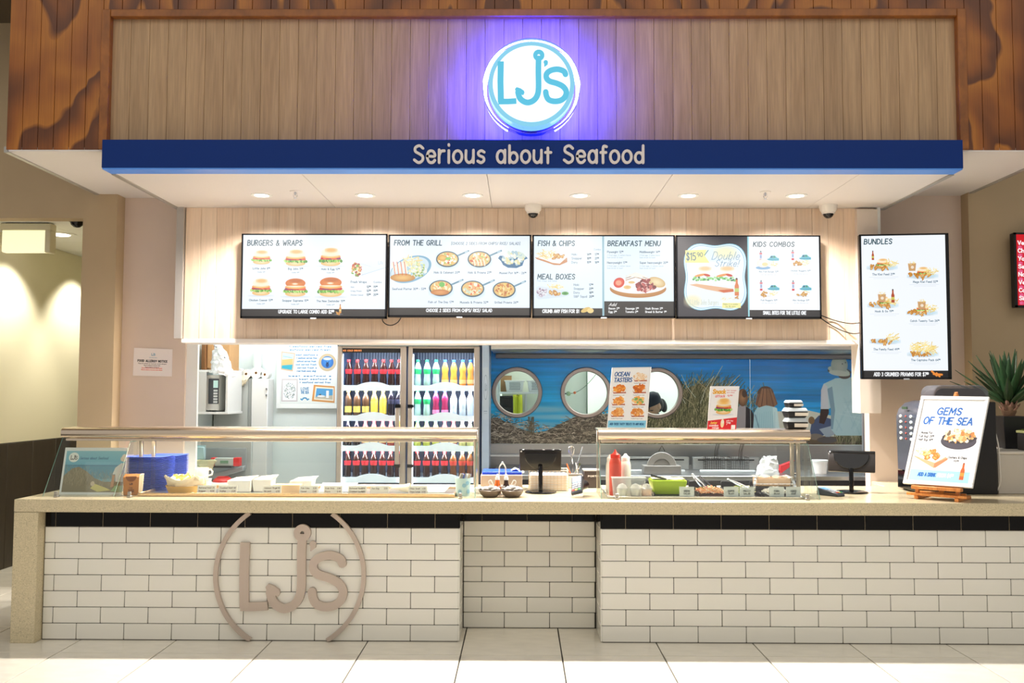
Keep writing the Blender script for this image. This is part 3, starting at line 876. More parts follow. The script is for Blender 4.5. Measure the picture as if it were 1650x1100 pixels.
LOGOB = M('turquoise_letter', (8, 40, 60), .4, emit=(96, 208, 240), es=.85)
for nm, mb in zip(('letter', 'letter', 'letter', 'apostrophe'), logo_mb(sx_-.005, sz_+.02, .317, .308, -.166, -.156, 1.0)):
    mb.build(nm, LOGOB, rs)
est = MB()
for q in layout('Est. NZ 1989', sx_+.002, sz_-.165, .027, .2, 2.4, 0, 'c'):
    est.stroke(q, .0032, -.161, -.156)
est.build('lettering', M('pale_letter', (190, 205, 215), .5, emit=(196, 212, 222), es=.95), rs)

# blue fascia with its raised lettering
fa = thing('fascia_board', 'long blue fascia board with white lettering Serious about Seafood', 'sign', (0, 0, 0))
MB().box(-2.66, 2.782, -.1, .026, 2.972, 3.153).build('board', BLUE, fa, .002)
MB().box(-2.656, 2.778, -.097, .028, 2.963, 2.972).build('light_strip', M('blue_strip', (70, 120, 190), .4, emit=(60, 120, 200), es=.3), fa)
SGN = {'S': '5.8;s5.5,8.2 4.6,9.6 2.6,9.6 1.2,8 2,6.2 4.2,5 5.2,3 4.2,.6 2.2,.2 .3,1.6'}
for k, v in SGN.items():
    GL[k+'~'] = v
LETW = M('cream_letter', (226, 218, 214), .45)
s_ = 'Serious about Seafood'
sh, x_ = .108, 0.
tot = sum(glyph(c)[0]+2.3 for c in s_)-2.3
kx = 1.448/tot
pen = 0.
for c in s_:
    wd, st = glyph(c)
    if c != ' ':
        mb = MB()
        for i, q in enumerate(st):
            mb.stroke([(-.675+(pen+a)*kx, 3.004+b*sh/10*(1.18 if c not in 'Sdbft' else 1)) for a, b in q], .0165, -.112-.0012*i, -.1)
        mb.build('letter', LETW, fa)
    pen += wd+2.3
# ------------------------------------------------------------------ ceiling fittings
LENS = M('lamp_lens', (250, 245, 235), .4, emit=(255, 250, 242), es=9)
dl0 = thing('downlight', 'round recessed downlight in the canopy ceiling, first from the left', 'light', (DOWNX[0], .68, 2.966), group='downlights in the canopy')
MB().lathe([(.052, -.004), (.075, -.004), (.075, .0), (.052, .0)], n=28, closed=True).build('trim_ring', WHITE, dl0)
MB().lathe([(0, -.002), (.052, -.002), (.052, .0), (0, .0)], n=28).build('lens', LENS, dl0)
for i, x in enumerate(DOWNX[1:], 1):
    copy_tree(dl0, (x, .68, 2.966), label='round recessed downlight in the canopy ceiling, %s from the left' % ORD[i])
sp0 = thing('sprinkler', 'small fire sprinkler head hanging from the canopy near the first downlight', 'sprinkler', (-1.587, .55, 2.966), group='sprinkler heads')
MB().lathe([(0, -.006), (.036, -.006), (.04, 0), (0, 0)], n=20).build('escutcheon', SOFF, sp0)
MB().lathe([(0, -.03), (.007, -.03), (.01, -.006), (0, -.006)], n=12).build('nozzle', CHROME, sp0)
fm = MB()
for s in (-1, 1):
    fm.tube([(s*.011, 0, -.012), (s*.013, 0, -.035), (0, 0, -.05)], .0022, 6)
fm.build('yoke', CHROME, sp0)
MB().lathe([(0, -.054), (.013, -.052), (.013, -.049), (0, -.049)], n=14).build('deflector', CHROME, sp0)
copy_tree(sp0, (1.714, .556, 2.966), label='small fire sprinkler head hanging from the canopy near the last downlight')


def dome_camera(loc, label):
    t = thing('dome_camera', label, 'camera', loc, group='security cameras')
    MB().lathe([(0, -.062), (.043, -.062), (.062, -.035), (.067, 0), (0, 0)], n=28).build('housing', M('camera_white', (232, 226, 218), .45), t)
    MB().lathe([(0, -.098), (.018, -.095), (.033, -.082), (.041, -.062), (0, -.062)], n=24).build('dome', M('smoked_dome', (22, 20, 22), .08), t)
    MB().lathe([(.040, -.066), (.048, -.064), (.048, -.056), (.040, -.056)], n=24, closed=True).build('collar', M('camera_white'), t)
    return t


a_ = at(859, 333, 1.0)
dome_camera((a_.x, 1.02, 2.966), 'white dome security camera under the canopy above the middle menu screens')
a_ = at(1336, 333, 1.0)
dome_camera((a_.x, 1.02, 2.966), 'white dome security camera under the canopy at its right end')


# ------------------------------------------------------------------ food pictures
rg = random.Random(3)


def burger(p, cx, cy, w, h, bun=(236, 178, 104), pale=(250, 232, 200), fill=((196, 40, 36), (240, 150, 60), (120, 190, 70)), glazed=False):
    """a burger centred at (cx, cy), w wide and h tall, on a print"""
    p.ell(cx, cy+h*.50, w*.62, h*.06, (205, 212, 220), a=.6, soft=.6)
    p.ell(cx, cy+h*.34, w*.44, h*.15, (248, 220, 170), rim=bun)
    for i in range(26):
        x = cx-w*.48+w*.96*i/25
        p.ell(x, cy+h*(.16+.08*rg.random()), w*.055, h*.08, rg.choice([(110, 180, 60), (150, 205, 90), (70, 140, 50), (190, 225, 130)]))
    for i in range(7):
        p.ell(cx-w*.36+w*.12*i, cy+h*.08, w*.10, h*.075, rg.choice([fill[0], fill[0], (226, 90, 70), (150, 40, 90)]))
    p.ell(cx, cy-h*.02, w*.45, h*.10, (248, 205, 130), rim=fill[1])
    p.ell(cx, cy-h*.08, w*.42, h*.07, (252, 238, 214), rim=(244, 205, 150))
    p.ell(cx, cy-h*.24, w*.43, h*.26, pale if not glazed else (226, 140, 60), rim=(255, 246, 228) if not glazed else (214, 108, 30), top=cy-h*.10)
    p.ell(cx+w*.02, cy-h*.36, w*.27, h*.11, bun if not glazed else (190, 96, 30), a=.85, soft=.8)
    if glazed:
        p.ell(cx-w*.02, cy-h*.2, w*.12, h*.05, (255, 240, 220), a=.9, soft=.7)


def pan(p, cx, cy, rx, ry, cols, handle=True, rim=(52, 84, 100), n=60):
    if handle:
        p.line([(cx+rx*.9, cy-ry*.45), (cx+rx*1.85, cy-ry*1.05)], ry*.20, (96, 142, 164))
        p.line([(cx+rx*1.55, cy-ry*.86), (cx+rx*1.78, cy-ry*1.0)], ry*.10, (200, 225, 236))
    p.ell(cx+2, cy+ry*.12, rx*1.05, ry*1.05, (160, 200, 226), a=.5, soft=.5)
    p.ell(cx, cy, rx, ry, (40, 66, 82), rim=rim)
    p.ell(cx, cy-ry*.02, rx*.9, ry*.86, (228, 190, 120))
    p.blotch(cx, cy-ry*.03, rx*.74, ry*.68, n, cols, ry*.08, ry*.24, rg)


def chips(p, cx, cy, rx, ry, n=26, col=((246, 222, 140), (232, 196, 96), (252, 236, 176))):
    for _ in range(n):
        t = rg.random()*6.28; q = math.sqrt(rg.random()); a = rg.random()*3.14; l = rx*.28
        x, y = cx+rx*q*math.cos(t), cy+ry*q*math.sin(t)
        p.line([(x-l*math.cos(a), y-l*math.sin(a)*.7), (x+l*math.cos(a), y+l*math.sin(a)*.7)], ry*.16, rg.choice(col))


def nuggets(p, cx, cy, rx, ry, n=9, col=((236, 184, 92), (220, 156, 62), (248, 206, 126))):
    p.ell(cx, cy+ry*.7, rx*1.1, ry*.3, (200, 206, 212), a=.5, soft=.6)
    for _ in range(n):
        t = rg.random()*6.28; q = math.sqrt(rg.random())
        p.ell(cx+rx*.8*q*math.cos(t), cy+ry*.7*q*math.sin(t), rx*.30, ry*.36, rg.choice(col), rim=(176, 104, 30), rot=rg.random()*3)


def bottle_pic(p, cx, cy, h, body=(176, 72, 34), cap=(40, 24, 20), lab=(206, 196, 90)):
    w = h*.13
    p.line([(cx, cy-h*.5), (cx, cy-h*.42)], w*.9, cap)
    p.line([(cx, cy-h*.40), (cx, cy-h*.22)], w*1.0, body)
    p.poly([(cx-w*.5, cy-h*.25), (cx+w*.5, cy-h*.25), (cx+w, cy-h*.08), (cx+w, cy+h*.5), (cx-w, cy+h*.5), (cx-w, cy-h*.08)], body)
    p.rect(cx-w, cy+h*.06, cx+w, cy+h*.28, lab)


def kid_sauce(p, x, y):
    p.poly([(x-9, y-26), (x, y-46), (x+9, y-26)], (18, 70, 84))
    p.rect(x-13, y-24, x+13, y+62, (214, 226, 244)); p.rect(x-14, y-22, x+14, y-4, (212, 108, 120)); p.rect(x-13, y+44, x+13, y+64, (206, 44, 62))
    p.rect(x-9, y+2, x+9, y+34, (150, 170, 206))


def kid_car(p, x, y):
    p.poly([(x-60, y+22), (x-34, y+12), (x-18, y-14), (x+26, y-16), (x+48, y+6), (x+68, y+12), (x+68, y+36), (x+10, y+40), (x-40, y+34)], (92, 190, 206))
    p.poly([(x-24, y+8), (x-14, y-9), (x+2, y-10), (x+2, y+8)], (34, 92, 120)); p.poly([(x+8, y+8), (x+8, y-10), (x+22, y-11), (x+36, y+6)], (60, 140, 110))
    p.rect(x-50, y+22, x+64, y+27, (40, 120, 170))


INK = (16, 62, 76)
BG = (237, 246, 255)

# screen 1: burgers and wraps (drawn in the units of a close-up of the photograph)
p1 = Pic(50, 110, 1530, 960, .62, BG)
p1.rect(50, 882, 1530, 960, (14, 14, 18))
p1.text('BURGERS & WRAPS', 97, 222, 54, 8.5, INK, 562, .12, gap=2.6)
for (x, y, bw, bh, nm, pr, ny, g, cm) in ((245, 345, 200, 150, 'Little John', '8^90', 470, 0, '16^80'), (598, 350, 230, 175, 'Big John', '11^90', 474, 0, '18^90'), (960, 340, 230, 195, 'Hoki & Egg', '12^90', 476, 0, '19^90'),
                                         (245, 655, 210, 180, 'Chicken Caesar', '13^90', 800, 0, '20^90'), (600, 660, 240, 190, 'Snapper Supreme', '15^90', 804, 1, '22^90'), (965, 655, 260, 205, 'The New Zealander', '15^90', 808, 1, '22^90')):
    burger(p1, x, y, bw, bh, glazed=bool(g))
    p1.text(nm+' '+pr, x, ny, 19, 3.4, (70, 100, 118), None, 0, 'c', gap=2.6)
    p1.text('Combo '+cm, x, ny+34, 11, 2.2, (140, 164, 180), None, 0, 'c', gap=2.6)
p1.poly([(1265, 405), (1525, 350), (1525, 455), (1282, 530)], (222, 232, 244)); p1.line([(1282, 530), (1525, 452)], 5, (176, 200, 222)); p1.line([(1268, 408), (1380, 440)], 3, (196, 212, 228))
p1.text("LJ's", 1455, 415, 30, 3, (170, 190, 210), 42)
p1.blotch(1228, 470, 50, 70, 60, [(226, 160, 80), (196, 70, 40), (110, 170, 60), (246, 226, 180), (236, 206, 130), (150, 60, 40)], 8, 18, rg)
p1.text('Fresh Wraps', 1172, 610, 21, 3.6, (80, 110, 128), 162); p1.text('Combo', 1408, 610, 18, 3, (120, 146, 164), 80)
for k, (n_, a, b) in enumerate((('Hoki', '12^90', '19^90'), ('Crispy Prawn', '12^90', '19^90'), ('Chicken Caesar', '13^90', '20^90'))):
    p1.text(n_, 1172, 660+41*k, 14, 2.4, (130, 152, 168)); p1.text(a, 1338, 660+41*k, 20, 4.2, (60, 84, 98)); p1.text(b, 1408, 660+41*k, 20, 4, (80, 104, 118))
p1.text('UPGRADE TO LARGE COMBO ADD $2^50', 430, 926, 32, 8.5, (245, 248, 250), 568, .05)
nuggets(p1, 1045, 925, 45, 16, 8); bottle_pic(p1, 1066, 880, 88, (222, 150, 70), (120, 50, 30), (236, 206, 130))

# screen 2: from the grill
p2 = Pic(102, 124, 1558, 944, .62, (232, 243, 255))
p2.rect(102, 864, 1558, 944, (26, 24, 24))
p2.text('FROM THE GRILL', 148, 222, 50, 8.5, INK, 492, .12, gap=2.6)
p2.text('[CHOOSE 2 SIDES FROM CHIPS/ RICE/ SALAD]', 742, 216, 26, 4, (96, 118, 130), 712, .1, gap=2.4)
p2.ell(322, 470, 222, 128, (150, 196, 220), rim=(120, 172, 200), rot=-.35); p2.ell(312, 470, 205, 112, (206, 226, 236), rot=-.35)
p2.ell(240, 556, 130, 42, (232, 188, 112), rim=(190, 126, 52)); chips(p2, 330, 392, 90, 56, 40, ((250, 240, 200), (236, 216, 150)))
p2.blotch(385, 470, 105, 75, 130, [(226, 236, 206), (196, 216, 150), (248, 246, 226), (170, 206, 220), (236, 224, 160), (140, 170, 90)], 7, 17, rg)
for k in range(4):
    p2.line([(130+38*k, 410), (165+38*k, 500)], 26, (250, 238, 220)); p2.line([(140+38*k, 395), (160+38*k, 530)], 7, (206, 70, 30))
SEA = [(246, 222, 150), (232, 180, 96), (250, 244, 224), (206, 92, 52), (150, 190, 90), (236, 150, 90)]
pan(p2, 702, 366, 118, 82, SEA+[(252, 250, 240)]*3); p2.ell(650, 352, 50, 32, (240, 196, 110), rim=(206, 150, 60)); p2.ell(710, 360, 30, 14, (130, 200, 100))
pan(p2, 1034, 366, 122, 84, SEA+[(250, 232, 200)]*3)
for k in range(4): p2.line([(975+34*k, 380), (985+34*k, 424)], 22, (250, 226, 196)); p2.line([(966+34*k, 380), (978+34*k, 430)], 5, (206, 90, 40))
p2.poly([(1228, 356), (1245, 330), (1510, 330), (1536, 356), (1500, 372), (1480, 430), (1420, 456), (1330, 452), (1280, 424), (1258, 384)], (44, 108, 150))
p2.blotch(1385, 352, 120, 64, 90, [(238, 242, 226), (210, 226, 214), (248, 248, 240), (170, 200, 210), (226, 220, 170)], 12, 26, rg)
pan(p2, 636, 664, 122, 82, [(240, 206, 130), (226, 170, 90), (250, 236, 200), (230, 120, 80)]); p2.ell(626, 706, 95, 30, (226, 160, 96), rim=(190, 116, 56)); p2.ell(646, 626, 30, 26, (110, 190, 90))
pan(p2, 965, 670, 120, 84, [(226, 232, 196), (250, 244, 220), (240, 170, 120), (222, 100, 60), (200, 214, 190)])
pan(p2, 1292, 680, 118, 84, [(232, 200, 110), (206, 140, 70), (244, 222, 160), (190, 110, 60)])
for t_, x_, y_ in (('Hoki & Calamari 20^90', 696, 512), ('Hoki & Prawns 21^90', 1036, 512), ('Mussel Pot 16^90 - 26^90', 1380, 516), ('Seafood Platter 30^90 - 53^90', 304, 682), ('Fish of The Day 17^90', 636, 816), ('Mussels & Prawns 32^90', 980, 818), ('Grilled Prawns 26^90', 1314, 818)):
    p2.text(t_, x_, y_, 20, 3.4, (84, 108, 124), None, 0, 'c', gap=2.5)
p2.text('CHOOSE 2 SIDES FROM CHIPS/ RICE/ SALAD', 486, 906, 30, 8.5, (236, 240, 244), 680, .05)

# screen 3: fish & chips, meal boxes, breakfast menu
p3 = Pic(60, 128, 1505, 948, .62, (226, 242, 255))
p3.rect(60, 868, 770, 948, (18, 18, 20)); p3.rect(785, 796, 1505, 948, (20, 20, 20)); p3.rect(768, 128, 788, 948, (150, 190, 204))
p3.text('FISH & CHIPS', 106, 228, 50, 8.5, INK, 374, .12, gap=2.6); p3.text('MEAL BOXES', 100, 570, 50, 8.5, INK, 382, .12, gap=2.6); p3.text('BREAKFAST MENU', 825, 228, 50, 8.5, INK, 540, .12, gap=2.6)
p3.poly([(72, 345), (250, 395), (405, 350), (408, 395), (330, 428), (270, 426), (90, 365)], (196, 132, 84)); p3.poly([(80, 340), (250, 300), (405, 345), (330, 412), (255, 404)], (250, 246, 240))
chips(p3, 195, 318, 100, 38, 46, ((250, 238, 200), (238, 214, 150), (226, 190, 110))); nuggets(p3, 310, 345, 80, 34, 9, ((246, 222, 160), (236, 196, 120), (250, 236, 190)))
p3.poly([(86, 660), (110, 640), (420, 690), (430, 735), (380, 752), (110, 778), (90, 762)], (214, 228, 238))
p3.blotch(150, 705, 54, 44, 60, [(196, 184, 200), (236, 236, 240), (150, 130, 150), (220, 226, 232)], 6, 14, rg); chips(p3, 290, 650, 90, 26, 26); nuggets(p3, 285, 705, 70, 38, 10, ((240, 206, 130), (250, 226, 170))); p3.ell(385, 716, 36, 18, (60, 130, 70), rim=(120, 190, 110))
p3.text('Combo', 682, 274, 18, 2.8, (150, 170, 184), 72)
for k, (n_, a, b) in enumerate((('Hoki', '14^90', '17^90'), ('Snapper', '18^90', '21^90'), ('Dory', '15^90', '18^90'))):
    p3.text(n_, 452, 326+41*k, 22, 3.4, (104, 124, 138)); p3.text(a, 612, 326+41*k, 20, 4.2, (70, 92, 104)); p3.text(b, 694, 326+41*k, 20, 4, (80, 104, 118))
p3.text('Fish, Chips and Salad', 98, 596, 15, 2, (150, 172, 188), 200)
for k, (n_, a) in enumerate((('Hoki', '17^90'), ('Snapper', '21^90'), ('Dory', '18^90'), ('S&P Squid', '20^90'))):
    p3.text(n_, 474, 638+40*k, 22, 3.4, (104, 124, 138)); p3.text(a, 634, 638+40*k, 20, 4.2, (70, 92, 104))
for (n_, x, y) in (('Flyweight 12^90', 820, 300), ('Middleweight 14^90', 1155, 300), ('Heavyweight 17^90', 820, 410), ('Super heavyweight 20^90', 1155, 410)):
    p3.text(n_, x, y, 20, 3.6, (84, 106, 122))
    p3.text('2 fried eggs, 2 rashers bacon', x, y+31, 14, 2, (156, 178, 192), 200+rg.random()*50); p3.text('hash brown & toast', x, y+54, 14, 2, (156, 178, 192), 160)
p3.ell(1136, 668, 290, 92, (206, 154, 92), rim=(180, 120, 60)); p3.ell(1136, 634, 290, 84, (248, 250, 252), rim=(240, 244, 248))
for k in range(3): p3.line([(1010, 540+20*k), (1110, 505+22*k), (1240, 548+16*k)], 7, (168, 130, 84) if k else (226, 214, 190))
p3.poly([(1020, 536), (1120, 500), (1240, 545), (1130, 552)], (240, 236, 226))
p3.ell(940, 606, 58, 50, (236, 110, 84), rim=(206, 52, 36), rot=-.5); p3.ell(936, 608, 30, 26, (244, 160, 130)); p3.ell(1026, 652, 40, 20, (222, 180, 110), rim=(236, 206, 150)); p3.ell(1070, 602, 34, 13, (224, 190, 130))
p3.ell(1330, 600, 90, 50, (236, 222, 180), rim=(206, 170, 110), rot=.3)
p3.blotch(1218, 640, 92, 62, 70, [(150, 52, 56), (196, 96, 90), (112, 34, 40), (232, 190, 180), (172, 66, 66)], 12, 26, rg)
p3.text('CRUMB ANY FISH FOR $1', 152, 914, 32, 8.5, (245, 248, 250), 374, .05); p3.ell(596, 884, 52, 22, (222, 190, 110), rot=-.4); p3.ell(645, 892, 34, 26, (236, 210, 140))
p3.text('Add', 836, 844, 30, 5, (245, 245, 245), 70, .4)
for t_, x_, y_ in (('Bacon 2^50', 834, 878), ('Egg 2^50', 834, 912), ('Sausage 2^50', 1006, 878), ('Tomato 2^50', 1006, 912), ('Hash Brown 2^50', 1212, 878), ('Bread & Butter 1^50', 1212, 912)):
    p3.text(t_, x_, y_, 19, 5, (238, 240, 242))

# screen 4: burger special and kids combos
p4 = Pic(64, 132, 1532, 950, .62, (40, 40, 52))
def wavy(g):
    o = []
    for i in range(72):
        a = 2*PI*i/72
        ca, sa = math.cos(a), math.sin(a)
        k = (abs(ca)**3.4+abs(sa)**3.4)**(-1/3.4)
        x, y = ca*k, sa*k
        dx = 1-.09*math.exp(-(y/.35)**2); dy = 1-.10*math.exp(-(x/.4)**2)
        o.append((455+(326+g)*x*dx, 545+(346+g)*y*dy))
    return o
p4.poly(wavy(10), (150, 214, 240)); p4.poly(wavy(2), (236, 248, 255)); p4.poly(wavy(-8), (120, 186, 220)); p4.poly(wavy(-14), (232, 243, 252))
for k in range(12):
    p4.ell(450, 250+12*k, 250, 12, (170, 215, 248), a=.10, soft=.7)
p4.ell(560, 300, 120, 60, (252, 240, 170), a=.6, soft=.8); p4.ell(220, 790, 90, 60, (240, 230, 180), a=.7, soft=.7)
p4.poly([(148, 275), (372, 268), (345, 322), (398, 402), (146, 402)], (250, 240, 150)); p4.text('$15', 158, 375, 74, 9, (58, 104, 132), 96, gap=2); p4.text('90', 270, 340, 42, 6, (58, 104, 132), 56)
p4.line([(345, 325), (384, 275)], 7, (40, 120, 110))
p4.text('Double', 420, 368, 78, 5, (110, 150, 176), 280, .38); p4.text('Strike!', 450, 438, 66, 5, (110, 150, 176), 240, .38)
for cx_, w_ in ((330, 200), (560, 220)):
    p4.ell(cx_, 490, w_*.52, 44, (250, 244, 234), rim=(252, 250, 246)); p4.ell(cx_+20, 460, w_*.32, 22, (236, 190, 130), a=.8, soft=.8)
    for k in range(26):
        p4.ell(cx_-w_*.5+w_*k/25, 550+rg.random()*34, 12, 10, rg.choice([(120, 200, 110), (70, 160, 80), (170, 225, 150), (30, 110, 70)]))
    p4.ell(cx_-30, 528, w_*.3, 12, (232, 150, 80), rot=-.2); p4.ell(cx_+40, 528, 34, 13, (200, 66, 44), rot=.2)
    p4.ell(cx_, 606, w_*.5, 22, (252, 248, 238))
p4.poly([(185, 625), (260, 615), (640, 665), (645, 695), (540, 706), (360, 672)], (226, 178, 140)); p4.poly([(480, 680), (640, 668), (645, 695), (540, 706)], (206, 100, 56))
bottle_pic(p4, 676, 650, 170, (216, 120, 66), (70, 20, 20), (190, 210, 120)); nuggets(p4, 676, 752, 24, 22, 5)
chips(p4, 580, 770, 60, 22, 16, ((246, 232, 190), (236, 220, 160))); p4.rect(524, 808, 716, 860, (244, 236, 160)); p4.text('Make it a combo', 536, 828, 14, 2.4, (140, 160, 110), 150); p4.text('for $6 more', 560, 850, 13, 2.2, (140, 160, 110), 100)
p4.text('2 Little John Burgers', 186, 828, 52, 4.5, (206, 214, 200), 300, .0)
p4.rect(790, 132, 812, 950, (150, 214, 226)); p4.rect(806, 132, 1532, 880, (246, 250, 255)); p4.rect(806, 880, 1532, 950, (16, 18, 26))
p4.text('KIDS COMBOS', 852, 235, 46, 8, INK, 420, .12, gap=2.6)
for k, (x, y, nm) in enumerate(((930, 320, 'Mini Fish Burger 10^90'), (1260, 310, 'Chicken Nuggets 10^90'), (930, 620, 'Fish Nuggets 10^90'), (1260, 620, 'Mini Hotdogs 10^90'))):
    kid_sauce(p4, x-2, y); kid_car(p4, x+118, y+22)
    chips(p4, x+125, y+88, 50, 26, 18)
    if k == 0:
        p4.ell(x+20, y+132, 76, 18, (130, 176, 214)); p4.ell(x+20, y+86, 66, 42, (250, 246, 238), rim=(240, 232, 220)); p4.ell(x+40, y+96, 30, 18, (236, 216, 160))
    else:
        nuggets(p4, x+(40 if k < 3 else 90), y+100, 60, 28, 7, ((226, 184, 100), (240, 210, 140)))
    p4.text(nm, x+76, y+178 if k < 2 else y+168, 15, 2.8, (130, 154, 170), None, 0, 'c', gap=2.6)
    p4.text('with chips, drink and a toy', x+76, y+206 if k < 2 else y+192, 9, 1.6, (186, 202, 214), None, 0, 'c')
p4.text('SMALL BITES FOR THE LITTLE ONE', 945, 924, 32, 8.5, (240, 244, 248), 440, .05)


# ------------------------------------------------------------------ menu screens
def flat_tv(name_label, c, pic, nm, ys=1.02, th=.055, group='menu screens over the hatch', back=1.128, bez=.012):
    """c: screen outline corners in the photograph (bottom-left, bottom-right, top-right, top-left)"""
    P = [at(x, y, ys) for x, y in c]
    x0 = (P[0].x+P[3].x)/2; x1 = (P[1].x+P[2].x)/2; z0 = (P[0].z+P[1].z)/2; z1 = (P[2].z+P[3].z)/2
    t = thing('menu_screen', name_label, 'screen', (0, 0, 0), group=group)
    MB().box(x0, x1, ys+.004, ys+th, z0, z1).build('housing', BLACKP, t, .004)
    b = MB()
    b.box(x0, x1, ys, ys+.006, z1-bez*.8, z1).box(x0, x1, ys, ys+.006, z0, z0+bez*1.3).box(x0, x0+bez, ys, ys+.006, z0, z1).box(x1-bez, x1, ys, ys+.006, z0, z1)
    b.build('bezel', BLACKG, t)
    ins = .002
    quad('screen', pic_mat('screen_'+nm, pic, emit=1.0, rough=.25), t, (x0+bez-ins, ys+.003, z0+bez*1.3-ins), (x1-bez+ins, ys+.003, z0+bez*1.3-ins), (x1-bez+ins, ys+.003, z1-bez*.8+ins), (x0+bez-ins, ys+.003, z1-bez*.8+ins))
    box((x0+x1)/2-.022, (x0+x1)/2+.022, ys-.002, ys+.003, z0-.004, z0+.005).build('badge', M('silver_badge', (200, 205, 212), .3, .6), t)
    if back:
        box((x0+x1)/2-.2, (x0+x1)/2+.2, ys+th, back, (z0+z1)/2-.1, (z0+z1)/2+.1).build('wall_bracket', BLACKP, t)
    return t


flat_tv('menu screen headed burgers and wraps, leftmost over the hatch', [(391, 512), (624, 513.5), (623, 378), (385.5, 375)], p1, 'burgers', ys=1.005)
flat_tv('menu screen headed from the grill, with pictures of pans', [(625.5, 511), (856.5, 511), (855.5, 378), (625.5, 378)], p2, 'grill')
flat_tv('menu screen headed fish and chips and breakfast menu', [(857.5, 511.5), (1088, 512.5), (1088, 379), (858, 378)], p3, 'fish')
flat_tv('menu screen with a burger special beside kids combos', [(1089.5, 513), (1322, 513.5), (1324, 379), (1089.5, 379)], p4, 'kids')
CABLE = M('black_cable', (20, 20, 20), .5)


def cable(name, label, pts, r=.004, m=None):
    o = MB().tube(spline3(pts), r, 6).build(name, m or CABLE)
    return tag(o, label, 'cable')


def spline3(p, k=6):
    P = [Vector(q) for q in p]; P = [2*P[0]-P[1]]+P+[2*P[-1]-P[-2]]
    out = []
    for i in range(1, len(P)-2):
        a, b, c, d = P[i-1:i+3]
        for j in range(k):
            t = j/k
            out.append(.5*((2*b)+(c-a)*t+(2*a-5*b+4*c-d)*t*t+(3*b-a-3*c+d)*t**3))
    out.append(P[-2])
    return out


cable('cable', 'short black cable looping below the first two menu screens', [at(614, 506, 1.09), at(618, 519, 1.10), at(629, 524, 1.11), at(641, 519, 1.10), at(649, 506, 1.09)])
cable('cable', 'upper thin black cable from the kids combos screen to the bundles screen', [at(1318, 506, 1.09), at(1345, 516, 1.12), at(1370, 521, 1.07), at(1392, 519, 1.02)])
cable('cable', 'lower thin black cable sagging from the kids combos screen to the bundles screen', [at(1316, 508, 1.10), at(1345, 527, 1.12), at(1372, 537, 1.07), at(1393, 535, 1.02)])

# portrait screen: bundles
pb = Pic(62, 85, 640, 1015, 1., (244, 249, 255))
pb.rect(62, 968, 640, 1015, (20, 20, 24))
pb.text('BUNDLES', 84, 140, 32, 6, INK, 190, .12, gap=2.6)
for k, (x, y, nm, ny) in enumerate(((205, 272, 'The Kiwi Feed 21^90', 346), (480, 330, 'Mega Kiwi Feed 32^90', 398), (205, 520, 'Hook & Go 19^90', 588), (470, 570, 'Catch Twenty Two 26^90', 652), (215, 755, 'The Family Feed 49^90', 836), (470, 838, 'The Captains Pack 64^90', 906))):
    pb.ell(x, y+24, 105, 18, (150, 200, 220), a=.5, soft=.5)
    if k in (0, 1, 2, 3):
        burger(pb, x+5, y-6, 90, 60)
    chips(pb, x+60, y-4, 45, 24, 30)
    nuggets(pb, x-55, y+16, 44, 20, 8)
    nuggets(pb, x+10, y+26, 60, 16, 7)
    if k == 0 or k == 2:
        bottle_pic(pb, 143 if k == 0 else 275, 216 if k == 0 else 484, 58 if k == 0 else 84)
    if k in (1, 2, 3):
        bx = {1: 410, 2: 200, 3: 470}[k]; by = {1: 270, 2: 470, 3: 520}[k]
        pb.poly([(bx-28, by), (bx+28, by), (bx+22, by+50), (bx-22, by+50)], (206, 160, 110)); chips(pb, bx, by-2, 24, 12, 14); pb.ell(bx+2, by+26, 11, 10, (240, 226, 206))
    if k == 5:
        chips(pb, x, y-22, 80, 28, 60)
    pb.text(nm, x+8 if k % 2 == 0 else x+18, ny, 13, 2.4, (90, 116, 134), None, 0, 'c', gap=2.5)
    pb.line([(x-90, ny+12), (x+110, ny+12)], 1.5, (200, 212, 224)); pb.line([(x-60, ny+22), (x+90, ny+22)], 1.5, (206, 216, 226))
pb.text('ADD 3 CRUMBED PRAWNS FOR $7^50', 135, 1003, 22, 5.5, (240, 242, 244), 368, .05)
for a_, b_ in (((528, 972), (560, 1000)), ((540, 990), (596, 994)), ((560, 985), (580, 1005))):
    pb.line([a_, b_], 13, (236, 140, 50))
C4 = [at(1389, 611.5, .97), at(1531.5, 610, .90), at(1530.5, 373, .90), at(1384, 380, .97)]
# rectify to an upright panel turned a little to the left
bx0, bx1 = (C4[0].x+C4[3].x)/2, (C4[1].x+C4[2].x)/2
by0, by1 = .97, .90
bz0 = (C4[0].z+C4[1].z)/2; bz1 = (C4[2].z+C4[3].z)/2
bw = math.hypot(bx1-bx0, by1-by0); bh = bz1-bz0
tb = thing('portrait_screen', 'tall portrait menu screen headed bundles on the right wall', 'screen', (bx0, by0, bz0), math.atan2(by1-by0, bx1-bx0))
MB().box(0, bw, .004, .05, 0, bh).build('housing', BLACKP, tb, .004)
MB().box(0, bw, 0, .006, 0, .012).box(0, bw, 0, .006, bh-.012, bh).box(0, .014, 0, .006, 0, bh).box(bw-.024, bw, 0, .006, 0, bh).build('bezel', BLACKG, tb)
quad('screen', pic_mat('screen_bundles', pb, emit=1.0, rough=.25), tb, (.012, .003, .010), (bw-.022, .003, .010), (bw-.022, .003, bh-.010), (.012, .003, bh-.010))
box(bw/2-.02, bw/2+.02, -.002, .003, -.004, .006).build('badge', MATS['silver_badge'], tb)
box(bw/2-.08, bw/2+.12, .05, .34, bh/2-.12, bh/2+.12).build('wall_bracket', BLACKP, tb)

